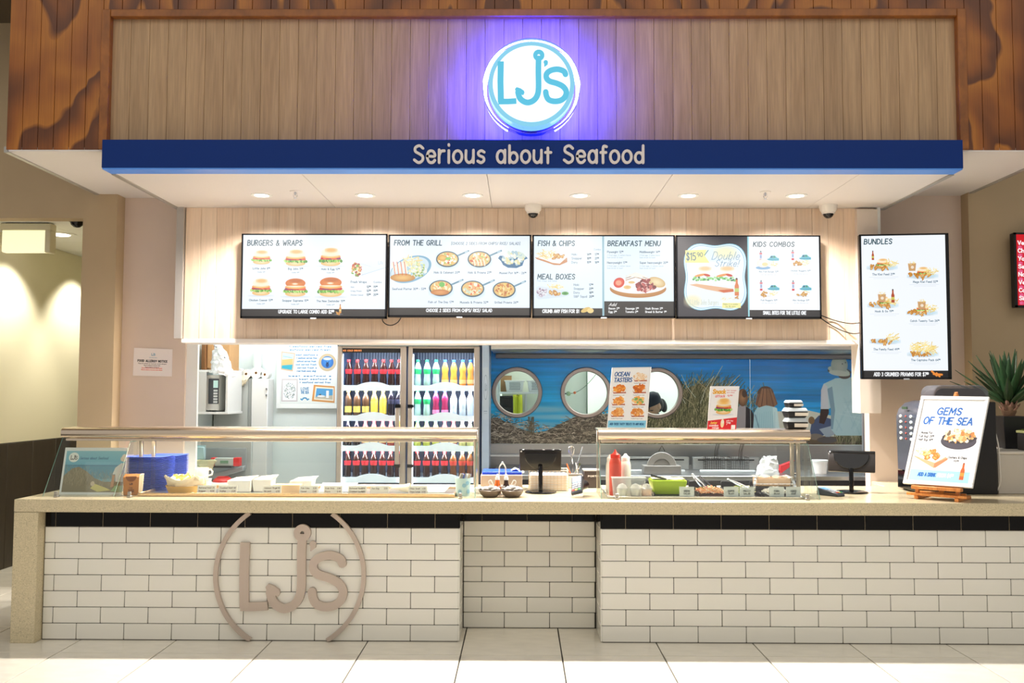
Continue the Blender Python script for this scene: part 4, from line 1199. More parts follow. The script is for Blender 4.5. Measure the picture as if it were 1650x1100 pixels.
# red menu screen at the right edge
pr_ = Pic(1100, 62, 1900, 540, .7, (206, 6, 26))
for k, (a_, r_) in enumerate((('Vegetable', 0), ('Chicken', 0), ('Yaki Udon', 0), ('Seafood', 0), ('Noodles', 0), ('Vegetarian', 0), ('Combination', 0), ('Singapore', 0))):
    y = 132+53*k
    pr_.text(a_, 1112, y, 25, 7, (255, 245, 245), None, 0)
    for q in range(5):
        x = 1113+34*q; y2 = y+6
        for u in range(4):
            pr_.line([(x, y2+5+6*u), (x+24, y2+5+6*u+rg.random()*3)], 2.6, (240, 130, 190))
        pr_.line([(x+12, y2+2), (x+10+6*rg.random(), y2+25)], 2.6, (240, 130, 190)); pr_.line([(x+3, y2+8), (x+3, y2+22)], 2.6, (240, 130, 190))
ra = at(1637.5, 374.5, 1.09); rb = at(1632.5, 495, 1.09)
rx0 = (ra.x+rb.x)/2
tr_ = thing('red_screen', 'red menu screen with white lettering cut off at the right edge', 'screen', (0, 0, 0))
MB().box(rx0, rx0+1.06, 1.095, 1.15, rb.z, ra.z).build('housing', BLACKP, tr_, .004)
MB().box(rx0, rx0+1.06, 1.09, 1.097, ra.z-.014, ra.z).box(rx0, rx0+1.06, 1.09, 1.097, rb.z, rb.z+.016).box(rx0, rx0+.018, 1.09, 1.097, rb.z, ra.z).box(rx0+1.042, rx0+1.06, 1.09, 1.097, rb.z, ra.z).build('bezel', BLACKG, tr_)
quad('screen', pic_mat('screen_red', pr_, emit=1.0, rough=.25), tr_, (rx0+.016, 1.093, rb.z+.014), (rx0+1.044, 1.093, rb.z+.014), (rx0+1.044, 1.093, ra.z-.012), (rx0+.016, 1.093, ra.z-.012))
box(rx0+.4, rx0+.6, 1.15, 1.198, rb.z+.2, ra.z-.2).build('wall_bracket', BLACKP, tr_)

# ------------------------------------------------------------------ allergy notice, corridor fittings
pn = Pic(155, 125, 556, 418, 1., (246, 234, 228))
for q, st in enumerate(logo_strokes(1.)[0]):
    pn.line([(358+a*28, 188-b*28) for a, b in st[0]], 5, (130, 165, 190))
pn.text('Serious about Seafood', 318, 224, 7, 1.5, (170, 186, 198), 80)
pn.text('FOOD ALLERGY NOTICE', 200, 268, 21, 6, (34, 30, 30), 304, 0, gap=3.2)
for k, (x, wd_, c_) in enumerate(((206, 290, (120, 104, 100)), (266, 170, (130, 110, 106)), (280, 140, (130, 110, 106)), (244, 210, (232, 110, 90)), (240, 216, (232, 110, 90)))):
    pn.text('Please be advised our food may contain allergens'[:14+5*(wd_//30)], x, 290+19*k-(10 if k > 2 else 0), 9, 2.2, c_, wd_)
n4 = [at(214, 605, 1.424), at(277, 606.5, 1.424), at(278, 562.5, 1.424), at(216, 560, 1.424)]
nt_ = quad('allergy_notice', pic_mat('notice_print', pn, rough=.6), None, *n4)
tag(nt_, 'white paper food allergy notice on the pink wall', 'notice')
md = nt_.modifiers.new('t', 'SOLIDIFY'); md.thickness = .002; md.offset = -1

ex0, ex1 = at(2, 362, 1.62), at(82, 406, 1.62)
el = thing('exit_light', 'white box emergency light hanging in the corridor doorway', 'light', (0, 0, 0))
MB().box(ex0.x, ex1.x, 1.6, 1.7, ex1.z+.18, ex0.z+.01).build('body', M('ivory_plastic', (214, 206, 176), .45), el, .006)
MB().box(ex0.x+.01, ex1.x-.045, 1.615, 1.69, ex1.z, ex1.z+.18).build('diffuser', M('glow_panel', (240, 236, 200), .4, emit=(250, 246, 206), es=.75), el, .006)
MB().box(ex1.x-.045, ex1.x, 1.6, 1.7, ex1.z-.006, ex1.z+.18).build('end_cap', MATS['ivory_plastic'], el, .006)
MB().box(ex0.x+.03, ex1.x-.03, 1.63, 1.68, ex0.z+.01, 2.94).build('mount', BLACKP, el)
cd_ = thing('corridor_downlight', 'round recessed lamp in the corridor ceiling', 'light', (-4.07, 2.17, 2.94))
MB().lathe([(.09, -.008), (.135, -.005), (.135, .0), (.09, .0)], n=28, closed=True).build('trim_ring', WHITE, cd_)
MB().lathe([(0, -.002), (.09, -.002), (.09, .0), (0, .0)], n=28).build('lens', LENS, cd_)
dc = thing('dark_dome', 'small black dome camera on the corridor ceiling by the doorway', 'camera', (-3.6, 1.52, 2.94))
MB().lathe([(0, -.012), (.062, -.012), (.065, 0), (0, 0)], n=24).build('base', BLACKP, dc)
MB().lathe([(0, -.06), (.025, -.055), (.045, -.038), (.053, -.012), (0, -.012)], n=24).build('dome', BLACKG, dc)
# ------------------------------------------------------------------ kitchen: fridge with drinks
def X(px, Y, py=640): return at(px, py, Y).x
def Z(py, Y, px=820): return at(px, py, Y).z


FY = 2.2
FRAME = M('fridge_frame', (188, 178, 168), .35, .3)
fr = thing('drinks_fridge', 'tall double glass door drinks fridge in the kitchen, full of bottles', 'fridge', (0, 0, 0))
fx0, fx1 = X(541, FY), X(775, FY); fz1 = Z(556, FY); fmid = (X(654, FY)+X(657, FY))/2
body_in = M('fridge_liner', (74, 92, 128), .4)
mb = MB()
mb.box(fx0, fx1, FY+.62, FY+.66, .1, fz1).box(fx0, fx0+.025, FY+.045, FY+.62, .1, fz1).box(fx1-.025, fx1, FY+.045, FY+.62, .1, fz1).box(fx0+.025, fx1-.025, FY+.045, FY+.62, fz1-.03, fz1).box(fx0+.025, fx1-.025, FY+.045, FY+.62, .1, .25).box(fmid-.015, fmid+.015, FY+.05, FY+.62, .25, fz1-.03)
mb.build('cabinet', body_in, fr)
MB().box(fx0, fx1, FY+.045, FY+.66, 0, .1).build('plinth', BLACKP, fr)
MB().box(fx0-.004, fx1+.004, FY-.01, FY+.3, fz1, fz1+.025).box(fx0+.02, fx1-.02, FY-.012, FY-.002, fz1-.012, fz1-.002).build('top_rail', M('fridge_top', (150, 160, 158), .4, .3), fr)
rib = MB()
for i in range(46):
    x = fx0+.05+i*(fx1-fx0-.1)/45
    rib.box(x, x+.008, FY+.60, FY+.62, Z(580, FY+.6), Z(566, FY+.6))
rib.build('back_ribs', M('fridge_ribs', (150, 165, 195), .4), fr)
SZ = [Z(621.5, FY+.1), Z(670, FY+.1), Z(718.5, FY+.1), Z(769, FY+.1)]
bays = [(X(553, FY+.05), X(644, FY+.05)), (X(667, FY+.05), X(764, FY+.05))]
SHW = M('shelf_strip', (236, 242, 250), .35, emit=(225, 236, 255), es=.28)  # glow put into the material for LED light coming through the strip
for b, (x0, x1) in enumerate(bays):
    for z in SZ:
        MB().box(x0-.03, x1+.03, FY+.08, FY+.6, z-.012, z-.003).build('shelf', M('wire_shelf', (190, 200, 214), .4), fr)
        n = 20; top = []
        c = x0+(x1-x0)*(.52 if b == 0 else .52)
        for i in range(n+1):
            x = x0-.01+(x1-x0+.02)*i/n
            top.append((x, z+.002+.030*max(0, 1-((x-c)/.13)**2)**.8))
        MB().prism([(x0-.01, z-.046), (x1+.01, z-.046)]+top[::-1], 1, FY+.062, FY+.068).build('price_strip', SHW, fr)
for k, (a, b) in enumerate(((543, 654), (657, 773))):
    xa, xb = X(a, FY), X(b, FY)
    dr = thing('door', None, None); dr.parent = fr
    MB().box(xa, xa+.04, FY, FY+.04, .12, fz1-.012).box(xb-.052, xb, FY, FY+.04, .12, fz1-.012).box(xa+.04, xb-.052, FY, FY+.04, fz1-.030, fz1-.012).box(xa+.04, xb-.052, FY, FY+.04, .12, .2).build('door_frame', FRAME, dr, .004)
    MB().box(xa+.04, xb-.052, FY+.006, FY+.035, fz1-.068, fz1-.030).build('header', BLACKG, dr)
    MB().box(xa+.036, xb-.05, FY+.014, FY+.019, .19, fz1-.06).build('glass_pane', CLEAR, dr)
    hx = xb-.088 if k == 0 else xa+.008
    MB().box(hx, hx+.036, FY-.04, FY-.012, Z(749, FY), Z(657, FY)).build('handle', FRAME, dr, .005)
    for za, zb in ((657, 652), (753, 748)):
        MB().box(hx-.002, hx+.046, FY-.044, FY-.001, Z(za, FY), Z(zb, FY)).build('handle_cap', BLACKG, dr)
hd = MB()
for q in layout('ICE COLD DRINKS', X(551, FY)+.005, Z(567, FY)+.003, .013, .16, 3):
    hd.stroke(q, .003, FY+.003, FY+.006)
hd.build('lettering', M('orange_print', (240, 150, 80), .4, emit=(240, 160, 100), es=.5), fr)
for b, (x0, x1) in enumerate(bays):
    for s, x in ((1, x0-.012), (-1, x1+.004)):
        MB().box(x, x+.008, FY+.052, FY+.062, .3, fz1-.08).build('light_strip', M('fridge_led', (255, 255, 255), .4, emit=(236, 244, 255), es=5), fr)
    light('AREA', 'fridge_light', ((x0+x1)/2, FY+.06, fz1-.075), 6.5, (.92, .96, 1), (math.radians(18), 0, 0), shape='RECTANGLE', size=.5, size_y=.03)
    for z in SZ[:3]:
        light('AREA', 'fridge_light', ((x0+x1)/2, FY+.075, z-.05), 3.6, (.92, .96, 1), (math.radians(30), 0, 0), shape='RECTANGLE', size=.5, size_y=.02)

CONT = [(0, 0), (.027, 0), (.031, .012), (.031, .055), (.027, .085), (.0285, .11), (.0325, .135), (.032, .155), (.022, .185), (.0125, .208), (.0125, .216), (0, .216)]
SMOO = [(0, 0), (.028, 0), (.032, .01), (.032, .05), (.0305, .06), (.032, .07), (.032, .14), (.028, .16), (.015, .19), (.0125, .205), (.0125, .214), (0, .214)]
CURV = [(0, 0), (.026, 0), (.031, .02), (.0305, .07), (.025, .105), (.0285, .135), (.030, .155), (.020, .185), (.013, .205), (.013, .214), (0, .214)]


def bottle_proto(kind, prof, liq, cap, lab, lz):
    L_ = M('drink_'+kind, liq, .12, spec=.6); C_ = M('cap_'+kind, cap, .4)
    me = MB().lathe(prof, n=16).mesh('body', L_)
    mc = MB().lathe([(.0, .210), (.0155, .210), (.0155, .230), (.013, .232), (0, .232)], n=14).mesh('cap', C_)
    r = max(p[0] for p in prof)+.0006
    ml = None
    if lab:
        rr = [p for p in prof]
        def rad(z):
            for a, b in zip(rr[1:], rr[2:]):
                if a[1] <= z <= b[1] and b[1] > a[1]:
                    return a[0]+(b[0]-a[0])*(z-a[1])/(b[1]-a[1])
            return r
        pr = [(rad(lz[0]+(lz[1]-lz[0])*i/4)+.0009, lz[0]+(lz[1]-lz[0])*i/4) for i in range(5)]
        ml = MB().lathe(pr, n=16).mesh('label_band', M('label_'+kind, lab, .45))
    return me, mc, ml


BT = {
 'cola': (bottle_proto('cola', CONT, (42, 14, 12), (206, 40, 44), (216, 46, 60), (.105, .145)), 'cola bottle with red cap and label'),
 'tea': (bottle_proto('tea', SMOO, (86, 60, 44), (232, 206, 96), (240, 216, 120), (.03, .085)), 'brown tea bottle with yellow cap'),
 'mango': (bottle_proto('mango', SMOO, (206, 160, 60), (232, 200, 80), (244, 214, 90), (.02, .13)), 'yellow juice bottle with yellow cap'),
 'black': (bottle_proto('black', CONT, (26, 20, 34), (30, 30, 44), (60, 60, 90), (.105, .145)), 'dark soft drink bottle'),
 'lemonade': (bottle_proto('lemonade', CONT, (176, 214, 206), (30, 164, 90), (40, 180, 110), (.105, .15)), 'lemonade bottle with green cap and label'),
 'orange': (bottle_proto('orange', CURV, (246, 156, 66), (40, 90, 206), (250, 196, 130), (.02, .055)), 'orange drink bottle with blue cap'),
 'berry': (bottle_proto('berry', CURV, (150, 40, 84), (50, 90, 190), (244, 150, 200), (.02, .055)), 'dark pink drink bottle with blue cap'),
 'water': (bottle_proto('water', SMOO, (214, 228, 244), (244, 246, 250), None, None), 'clear water bottle with white cap'),
 'lime': (bottle_proto('lime', SMOO, (190, 200, 90), (60, 170, 150), (226, 230, 130), (.03, .12)), 'lime drink bottle with teal cap'),
 'red': (bottle_proto('red', SMOO, (170, 70, 70), (206, 50, 60), (236, 210, 150), (.03, .12)), 'reddish drink bottle with red cap'),
 'sport': (bottle_proto('sport', SMOO, (226, 226, 150), (240, 240, 236), (240, 236, 170), (.03, .12)), 'pale yellow drink bottle with white cap'),
 'gold': (bottle_proto('gold', CONT, (96, 52, 26), (236, 214, 110), (190, 60, 50), (.105, .145)), 'brown ginger beer bottle with yellow cap'),
}
PX = [[561.5, 575.5, 589.5, 603.4, 617.4, 630.5, 643], [673, 688, 702.5, 717, 731, 745.5, 758]]
ROWS = [[['cola']*7, ['tea', 'tea', 'tea', 'mango', 'mango', 'black', 'black'], ['black', 'black', 'red', 'red', 'red', 'red', 'mango'], ['cola']*7],
        [['lemonade']*3+['orange']*4, ['lemonade']*2+['berry']*2+['water']*3, ['lime']*3+['red']*2+['sport']*2, ['cola']*4+['gold']*3]]
LV = ['top', 'second', 'third', 'fourth']
for b in range(2):
    for r in range(4):
        for i in range(7):
            k = ROWS[b][r][i]
            (me, mc, ml), d = BT[k]
            x = X(PX[b][i], FY+.12)
            t = thing('drink_bottle', '%s, %s from left, %s shelf, %s fridge door' % (d, ORD[i], LV[r], 'left' if b == 0 else 'right'), 'bottle', (x, FY+.115, SZ[r]-.0022), R.random()*6, 'bottles in the drinks fridge')
            inst('body', me, t); inst('cap', mc, t)
            if ml: inst('label_band', ml, t)

# steel end panel beside the fridge with an etched decal
sp = struct('wall_steel_end', box(X(776.5, 2.15), X(788, 2.15), 2.15, 2.69, .0, 2.3), M('blue_steel', (170, 192, 214), .35, .3), 'narrow steel end panel between fridge and mural')
dk = Pic(0, 0, 60, 500, 1.5, (176, 196, 214))
dk.ell(30, 190, 22, 120, (120, 140, 166)); dk.ell(30, 190, 19, 112, (176, 196, 214))
for st in logo_strokes()[0]:
    dk.line([(30+a*15, 190-b*80) for a, b in st[0]], 3, (120, 140, 166))
dk.line([(14, 420), (46, 420)], 7, (120, 140, 166)); dk.line([(16, 440), (44, 440)], 4, (130, 150, 172))
quad('decal', pic_mat('steel_decal', dk, rough=.4), sp, (X(778, 2.15), 2.149, Z(676, 2.15)), (X(787, 2.15), 2.149, Z(676, 2.15)), (X(787, 2.15), 2.149, Z(592, 2.15)), (X(778, 2.15), 2.149, Z(592, 2.15)))

# ------------------------------------------------------------------ beach mural with three portholes
MY = 2.70
mu = Pic(784, 560, 1400, 718, 3.2, (10, 120, 200))
rng = np.random.default_rng(5)


def vnoise(h, w_, gy, gx):
    g = rng.random((gy+2, gx+2))
    yy = np.linspace(0, gy, h, endpoint=False); xx = np.linspace(0, gx, w_, endpoint=False)
    yi = yy.astype(int); xi = xx.astype(int); fy = (yy-yi)[:, None]; fx = (xx-xi)[None]
    fy = fy*fy*(3-2*fy); fx = fx*fx*(3-2*fx)
    return (g[yi][:, xi]*(1-fx)+g[yi][:, xi+1]*fx)*(1-fy)+(g[yi+1][:, xi]*(1-fx)+g[yi+1][:, xi+1]*fx)*fy


H_, W_ = mu.H, mu.W
yy = (np.linspace(560, 718, H_))[:, None]; xx = np.linspace(784, 1400, W_)[None]
t = np.clip((yy-568)/125, 0, 1)
left = np.clip((1150-xx)/300, 0, 1)
sea = (1-t)[..., None]*np.array([0, 122, 218])+t[..., None]*np.array([24, 164, 230])
sea = sea*np.ones((1, W_, 1))+left[..., None]*(np.array([6, 24, 12])*(.3+t[..., None]))
n1 = vnoise(H_, W_, 46, 7)+.5*vnoise(H_, W_, 90, 18)
sea = sea*(1+.20*(n1[..., None]-.75))
sea[:, :] += (np.exp(-((yy-640)/5)**2)*np.clip((xx-1130)/100, 0, 1))[..., None]*np.array([-10, -34, -40])
mu.a[:] = sea
# shallow water and surf in front of the dunes
mu.ell(868, 676, 74, 26, (40, 150, 206), a=.75, soft=.6); mu.ell(866, 660, 60, 5, (176, 206, 220), a=.5, soft=.8); mu.ell(905, 672, 70, 4, (190, 214, 224), a=.45, soft=.8); mu.ell(866, 684, 44, 4, (150, 190, 210), a=.5, soft=.8)
dune = [(784, 676), (800, 672), (815, 680), (835, 690), (860, 697), (880, 694), (900, 684), (925, 672), (950, 666), (985, 668), (1010, 660), (1040, 650), (1080, 640), (1105, 626), (1130, 618), (1160, 632), (1185, 650), (1215, 670), (1260, 686), (1320, 700), (1345, 706), (1400, 700), (1400, 718), (784, 718)]
mu.poly(dune, (78, 74, 64))
mu.poly([(1240, 690), (1250, 662), (1300, 660), (1345, 670), (1400, 668), (1400, 706), (1240, 706)], (196, 206, 198))
mu.poly([(1180, 696), (1300, 700), (1400, 704), (1400, 718), (1180, 718)], (96, 86, 72))
rq = random.Random(11)
TW = [(170, 164, 146), (124, 118, 104), (76, 72, 62), (200, 194, 176), (46, 44, 40), (140, 136, 122)]
for _ in range(2300):                                 # dry twigs and grass on the dunes
    x = 784+rq.random()*360; y = 664+rq.random()*54
    base = 690+8*math.sin((x-860)/30) if x < 905 else 690-30*min(1, (x-905)/50)
    if x < 830: base = 676
    if y < base-6: continue
    a = rq.gauss(0, .8)+(.5 if rq.random() < .5 else -.5); l = 5+rq.random()*13
    c = rq.choice(TW)
    mu.line([(x, y), (x+l*math.sin(a)*.6, y-l*.35*math.cos(a)), (x+l*math.sin(a)*1.2, y-l*.5*math.cos(a)+rq.random()*3)], .5+rq.random()*.7, c, .85)
for _ in range(20):
    mu.line([(848+rq.random()*14, 700), (850+rq.random()*10, 672)], .6, (90, 84, 66))
GR = [(86, 90, 62), (66, 74, 48), (134, 136, 102), (40, 48, 32), (164, 160, 126), (106, 108, 78)]
for _ in range(2600):                                 # upright marram grass
    x = rq.gauss(1120, 46) if rq.random() < .7 else 985+rq.random()*200
    if x < 960 or x > 1235: continue
    y = 640+rq.random()*78
    l = 14+rq.random()*36*(1 if 1080 < x < 1170 else .55); a = rq.gauss(.12, .35)
    c = rq.choice(GR)
    mu.line([(x, y), (x+l*.35*math.sin(a), y-l*.5), (x+l*math.sin(a)*1.1, y-l*(.86+.1*rq.random()))], .5+rq.random()*.6, c, .85)
for x, y, tx, ty in ((1140, 640, 1164, 590), (1128, 650, 1150, 606), (1150, 650, 1192, 604), (1120, 640, 1098, 604), (1152, 645, 1185, 612), (1104, 650, 1082, 600)):
    mu.line([(x, y), ((x+tx)/2-3, (y+ty)/2), (tx, ty)], .8, (196, 206, 190))
for _ in range(420):
    x = 1345+rq.random()*50; y = 690+rq.random()*26; l = 8+rq.random()*16
    mu.line([(x, y), (x+rq.gauss(3, 4), y-l)], .6, rq.choice(GR), .8)
# figures sitting with their backs to the viewer
mu.poly([(1184, 690), (1186, 658), (1192, 652), (1202, 654), (1203, 690)], (150, 150, 158)); mu.poly([(1200, 690), (1201, 654), (1210, 660), (1222, 684), (1224, 690)], (38, 36, 46))
mu.ell(1196, 640, 8, 14, (150, 116, 84), rim=(96, 70, 52)); mu.ell(1199, 634, 4, 6, (70, 54, 46))
mu.poly([(1212, 692), (1214, 664), (1220, 655), (1236, 651), (1250, 656), (1254, 692)], (158, 204, 220)); mu.poly([(1244, 655), (1251, 657), (1255, 692), (1246, 692)], (186, 222, 232)); mu.line([(1216, 668), (1222, 690)], 2, (110, 150, 176))
mu.ell(1233, 634, 13, 12, (104, 74, 58), rim=(70, 48, 38)); mu.poly([(1220, 634), (1246, 632), (1252, 650), (1246, 655), (1234, 652), (1222, 656), (1216, 650)], (110, 80, 62))
for k in range(16):
    mu.line([(1226+k, 626), (1218+2.1*k, 653)], .9, rq.choice([(150, 112, 84), (80, 56, 44), (130, 98, 74)]))
for k in range(9):
    mu.line([(1220+k*3.4, 662+rq.random()*6), (1218+k*3.6, 690)], 1, (140, 186, 206), .6)
mu.poly([(1302, 700), (1306, 680), (1318, 668), (1338, 674), (1336, 694), (1316, 704)], (66, 86, 124)); mu.poly([(1318, 690), (1340, 684), (1352, 694), (1330, 704)], (150, 170, 190))
mu.ell(1312, 702, 12, 5, (120, 116, 110)); mu.ell(1330, 707, 16, 5, (84, 84, 88)); mu.ell(1306, 676, 5, 6, (116, 96, 70))
mu.poly([(1321, 657), (1322, 640), (1333, 640), (1334, 664), (1326, 682), (1318, 680)], (52, 40, 42))
mu.poly([(1321, 658), (1322, 628), (1326, 618), (1345, 609), (1375, 607), (1386, 614), (1394, 640), (1397, 690), (1388, 700), (1345, 700), (1337, 690), (1338, 655), (1334, 658)], (172, 210, 222))
mu.poly([(1332, 626), (1340, 622), (1344, 660), (1340, 690), (1337, 690), (1337, 658)], (120, 158, 184)); mu.poly([(1321, 658), (1322, 628), (1327, 618), (1332, 622), (1334, 657)], (196, 208, 222))
for k in range(14):
    mu.line([(1345+rq.random()*44, 625+rq.random()*60), (1345+rq.random()*44, 640+rq.random()*58)], 2.4, rq.choice([(150, 194, 212), (190, 222, 232)]), .35)
mu.ell(1360, 604, 10, 6, (70, 60, 60)); mu.ell(1352, 598, 19, 7, (64, 84, 100), rot=.1); mu.ell(1351, 597, 18, 6, (176, 196, 192), rot=.25); mu.ell(1352, 588, 13.5, 15, (178, 196, 192), rim=(150, 172, 172)); mu.ell(1352, 601, 17, 4.5, (188, 206, 202), rot=.12)
mu.ell(1357, 586, 1, 1, (70, 80, 84)); mu.ell(1362, 584, 1, 1, (70, 80, 84))
MURAL = pic_mat('beach_print', mu, rough=.22)
MURAL.node_tree.nodes['Principled BSDF'].inputs['Specular IOR Level'].default_value = .5
PC = [(833, 632), (944, 632.5), (1059, 633)]
R_out, R_in = .236, .196
ml_ = thing('beach_mural', 'wide printed beach mural panel with three round portholes above the fryers', 'mural', (0, 0, 0))


def mural_panel(xa, xb, za, zb, holes, name):
    bm = bmesh.new()
    def loop(pts):
        vs = [bm.verts.new((p[0], MY, p[1])) for p in pts]
        return [bm.edges.new((vs[i], vs[(i+1) % len(vs)])) for i in range(len(vs))]
    es = loop([(xa, za), (xb, za), (xb, zb), (xa, zb)])
    for c in holes:
        es += loop([(c.x+.21*math.cos(2*PI*i/40), c.z+.21*math.sin(2*PI*i/40)) for i in range(40)])
    bmesh.ops.triangle_fill(bm, edges=es, use_beauty=True)
    for f in bm.faces:
        if f.normal.y > 0: f.normal_flip()
    r = bmesh.ops.extrude_face_region(bm, geom=list(bm.faces))
    bmesh.ops.translate(bm, verts=[v for v in r['geom'] if isinstance(v, bmesh.types.BMVert)], vec=(0, .012, 0))
    bmesh.ops.recalc_face_normals(bm, faces=bm.faces)
    uv = bm.loops.layers.uv.new('UVMap')
    A, B = at(784, 718, MY), at(1400, 560, MY)
    for f in bm.faces:
        for l in f.loops:
            l[uv].uv = ((l.vert.co.x-A.x)/(B.x-A.x), (l.vert.co.z-A.z)/(B.z-A.z))
    me = bpy.data.meshes.new(name); bm.to_mesh(me); bm.free(); me.materials.append(MURAL)
    o = bpy.data.objects.new(name, me); COL.objects.link(o); o.parent = ml_
    return o


mz0, mz1 = Z(714.5, MY), Z(560, MY); mx0, mxs, mx1 = X(788, MY), X(1209, MY), 3.29
CS = [at(x, y, MY) for x, y in PC]
mural_panel(mx0, mxs-.002, mz0, mz1, CS, 'panel'); mural_panel(mxs+.002, mx1, mz0, mz1, [], 'panel')
scw = MB().lathe([(0, -.006), (.009, -.005), (.011, 0), (0, 0)], n=12, axis='y').mesh('screw', M('white_screw', (240, 244, 246), .3))
for x in (898, 1061, 1200, 1218, 1318):
    p = at(x, 573.5, MY); inst('screw', scw, ml_, (p.x, MY, p.z))
for k, c in enumerate(CS):
    wn = thing('window_%d' % (k+1), 'round steel framed porthole in the beach mural, %s from the left' % ORD[k], None, (c.x, MY, c.z)); wn['kind'] = 'structure'
    MB().lathe([(R_in, .03), (R_in, -.012), (R_in+.006, -.024), (R_out-.008, -.024), (R_out, -.012), (R_out, -.001), (.207, -.001), (.207, .03)], n=56, axis='y', closed=True).build('frame', M('porthole_frame', (160, 150, 146), .3, .55), wn)
    MB().lathe([(0, .004), (R_in+.002, .004), (R_in+.002, .008), (0, .008)], n=48, axis='y').build('glass', CLEAR, wn)

# steel hood over the mural and backsplash below it
hd_ = thing('extractor_hood', 'long stainless steel extractor hood above the beach mural', 'hood', (0, 0, 0))
hz = Z(561.5, 1.9)
MB().prism([(1.9, hz), (1.93, hz-.012), (2.69, hz-.012), (2.69, hz+.5), (2.4, hz+.5), (1.9, hz+.2)], 0, X(789, 1.9)+.01, 3.28).build('canopy', STEEL, hd_, .003)
MB().box(X(789, 1.9)+.03, 3.27, 2.60, 2.69, hz-.055, hz-.014).build('grease_channel', M('dark_channel', (112, 114, 120), .35, .7), hd_, .004)
bs = struct('wall_backsplash', box(mx0, 3.29, 2.70, 2.712, .6, mz0-.003), STEEL, 'stainless steel backsplash under the beach mural')
struct('wall_partition', box(mx0, 3.29, 2.713, 2.735, 0, mz0-.003), KWHITE, 'kitchen partition wall under the beach mural')

# ------------------------------------------------------------------ back room seen through the portholes
BY = 3.9
sh_ = thing('storage_shelf', 'white shelf board on the back room wall seen through the first porthole', 'shelf', (0, 0, 0))
zs = Z(631, BY)
MB().box(X(770, BY), X(880, BY), BY-.15, BY+.25, zs-.022, zs).build('board', WHITE, sh_, .002)
MB().box(X(846, BY), X(849, BY), BY-.1, BY+.25, .0, zs-.022).build('upright', WHITE, sh_)
MB().box(X(790, BY), X(792, BY), BY-.1, BY+.25, .0, zs-.022).build('upright', WHITE, sh_)


def basket(xc, w_, label):
    t = thing('plastic_basket', label, 'basket', (xc, BY+.02, zs), group='baskets on the storage shelf')
    h, d = .115, .11
    me = MB()
    me.hexa([(-w_*.42, -d*.8, 0), (w_*.42, -d*.8, 0), (w_*.42, d, 0), (-w_*.42, d, 0)], [(-w_/2, -d, h), (w_/2, -d, h), (w_/2, d, h), (-w_/2, d, h)])
    me.build('tub', WHITE, t, .006)
    MB().box(-w_/2-.008, w_/2+.008, -d-.008, d+.008, h-.006, h+.006).build('rim', WHITE, t, .003)
    ho = MB()
    for i in range(8):
        for j in range(5):
            z = .022+j*.016; y = -d*.8-(d*.2)*z/h-.0015
            ho.box(-.052+i*.0145+(.004 if j % 2 else 0), -.052+i*.0145+.008+(.004 if j % 2 else 0), y-.001, y+.004, z, z+.009)
    ho.build('perforations', M('dark_hole', (60, 80, 84), .8), t)


basket(X(829, BY), .20, 'white perforated plastic basket on the shelf behind the first porthole')
basket(X(865, BY), .20, 'second white plastic basket at the edge of the first porthole')
ap = thing('apron', 'bright yellow-green apron hanging under the shelf behind the first porthole', 'apron', (X(834, BY), BY-.16, zs-.03))
def apf(u, v):
    return ((u-.5)*(.085+.012*v)+.004*math.sin(v*5), -.02*math.sin(u*9+v*2)-.012, -.44*v)
o = MB().sheet(apf, 14, 12).build('cloth', M('lime_cloth', (222, 226, 60), .8), ap)
o.modifiers.new('t', 'SOLIDIFY').thickness = .006
MB().tube([(-.03, -.012, -.03), (0, -.02, .0), (.03, -.012, -.03)], .004, 6).build('strap', M('dark_strap', (60, 60, 50), .7), ap)
bo = thing('black_cabinet', 'black appliance under the storage shelf behind the first porthole', 'appliance', (X(815, BY), BY, 0))
MB().box(-.085, .075, -.12, .2, 0, zs-.045).build('body', BLACKP, bo, .006)
MB().box(-.07, .06, -.128, -.118, zs-.16, zs-.07).build('door', BLACKG, bo, .003)
bt = thing('brown_box', 'brown carton at the back of the shelf behind the first porthole', 'box', (X(815, BY), BY+.18, zs))
MB().box(-.06, .06, -.05, .05, 0, .17).build('carton', M('carton', (176, 136, 92), .8), bt, .003)
MB().box(-.061, .061, -.051, .051, .166, .172).build('lid_flap', M('carton_dark', (140, 100, 62), .8), bt)
struct('wall_backroom_panel', box(-.2, X(945.5, 4.2), 4.2, 4.24, 0, 2.7), M('pale_green_panel', (232, 240, 222), .5), 'pale green panel in the back room')
struct('trim_9', box(X(944.8, 4.19), X(946.6, 4.19), 4.17, 4.2, 0, 2.7), M('dark_seam', (110, 130, 116), .6), 'dark joint strip between the back room panels')
flo = thing('fishing_float', 'small green and orange fishing float hanging on a line behind the second porthole', 'float', (0, 0, 0))
pA, pB, pC = at(916, 634, 2.9), at(926, 632.5, 2.9), at(961, 602, 2.9)
MB().ball(pA, (.022, .018, .022), 14, 10).build('bulb', M('pale_green_float', (170, 190, 140), .4), flo)
MB().ball(pB, (.014, .012, .013), 12, 8).build('bead', M('orange_bead', (240, 120, 60), .4), flo)
MB().tube(spline3([at(913, 634, 2.9), at(926, 632.5, 2.9), at(938, 626, 2.9), at(950, 615, 2.9), at(962, 600, 2.9), at(975, 575, 2.9), (at(980, 560, 2.9).x, 2.9, 2.72)]), .0035, 6).build('line', M('green_line', (120, 150, 120), .6), flo)
MB().box(pA.x-.035, pA.x-.02, pA.y-.008, pA.y+.008, pA.z-.006, pA.z+.006).build('tip', BLACKP, flo)

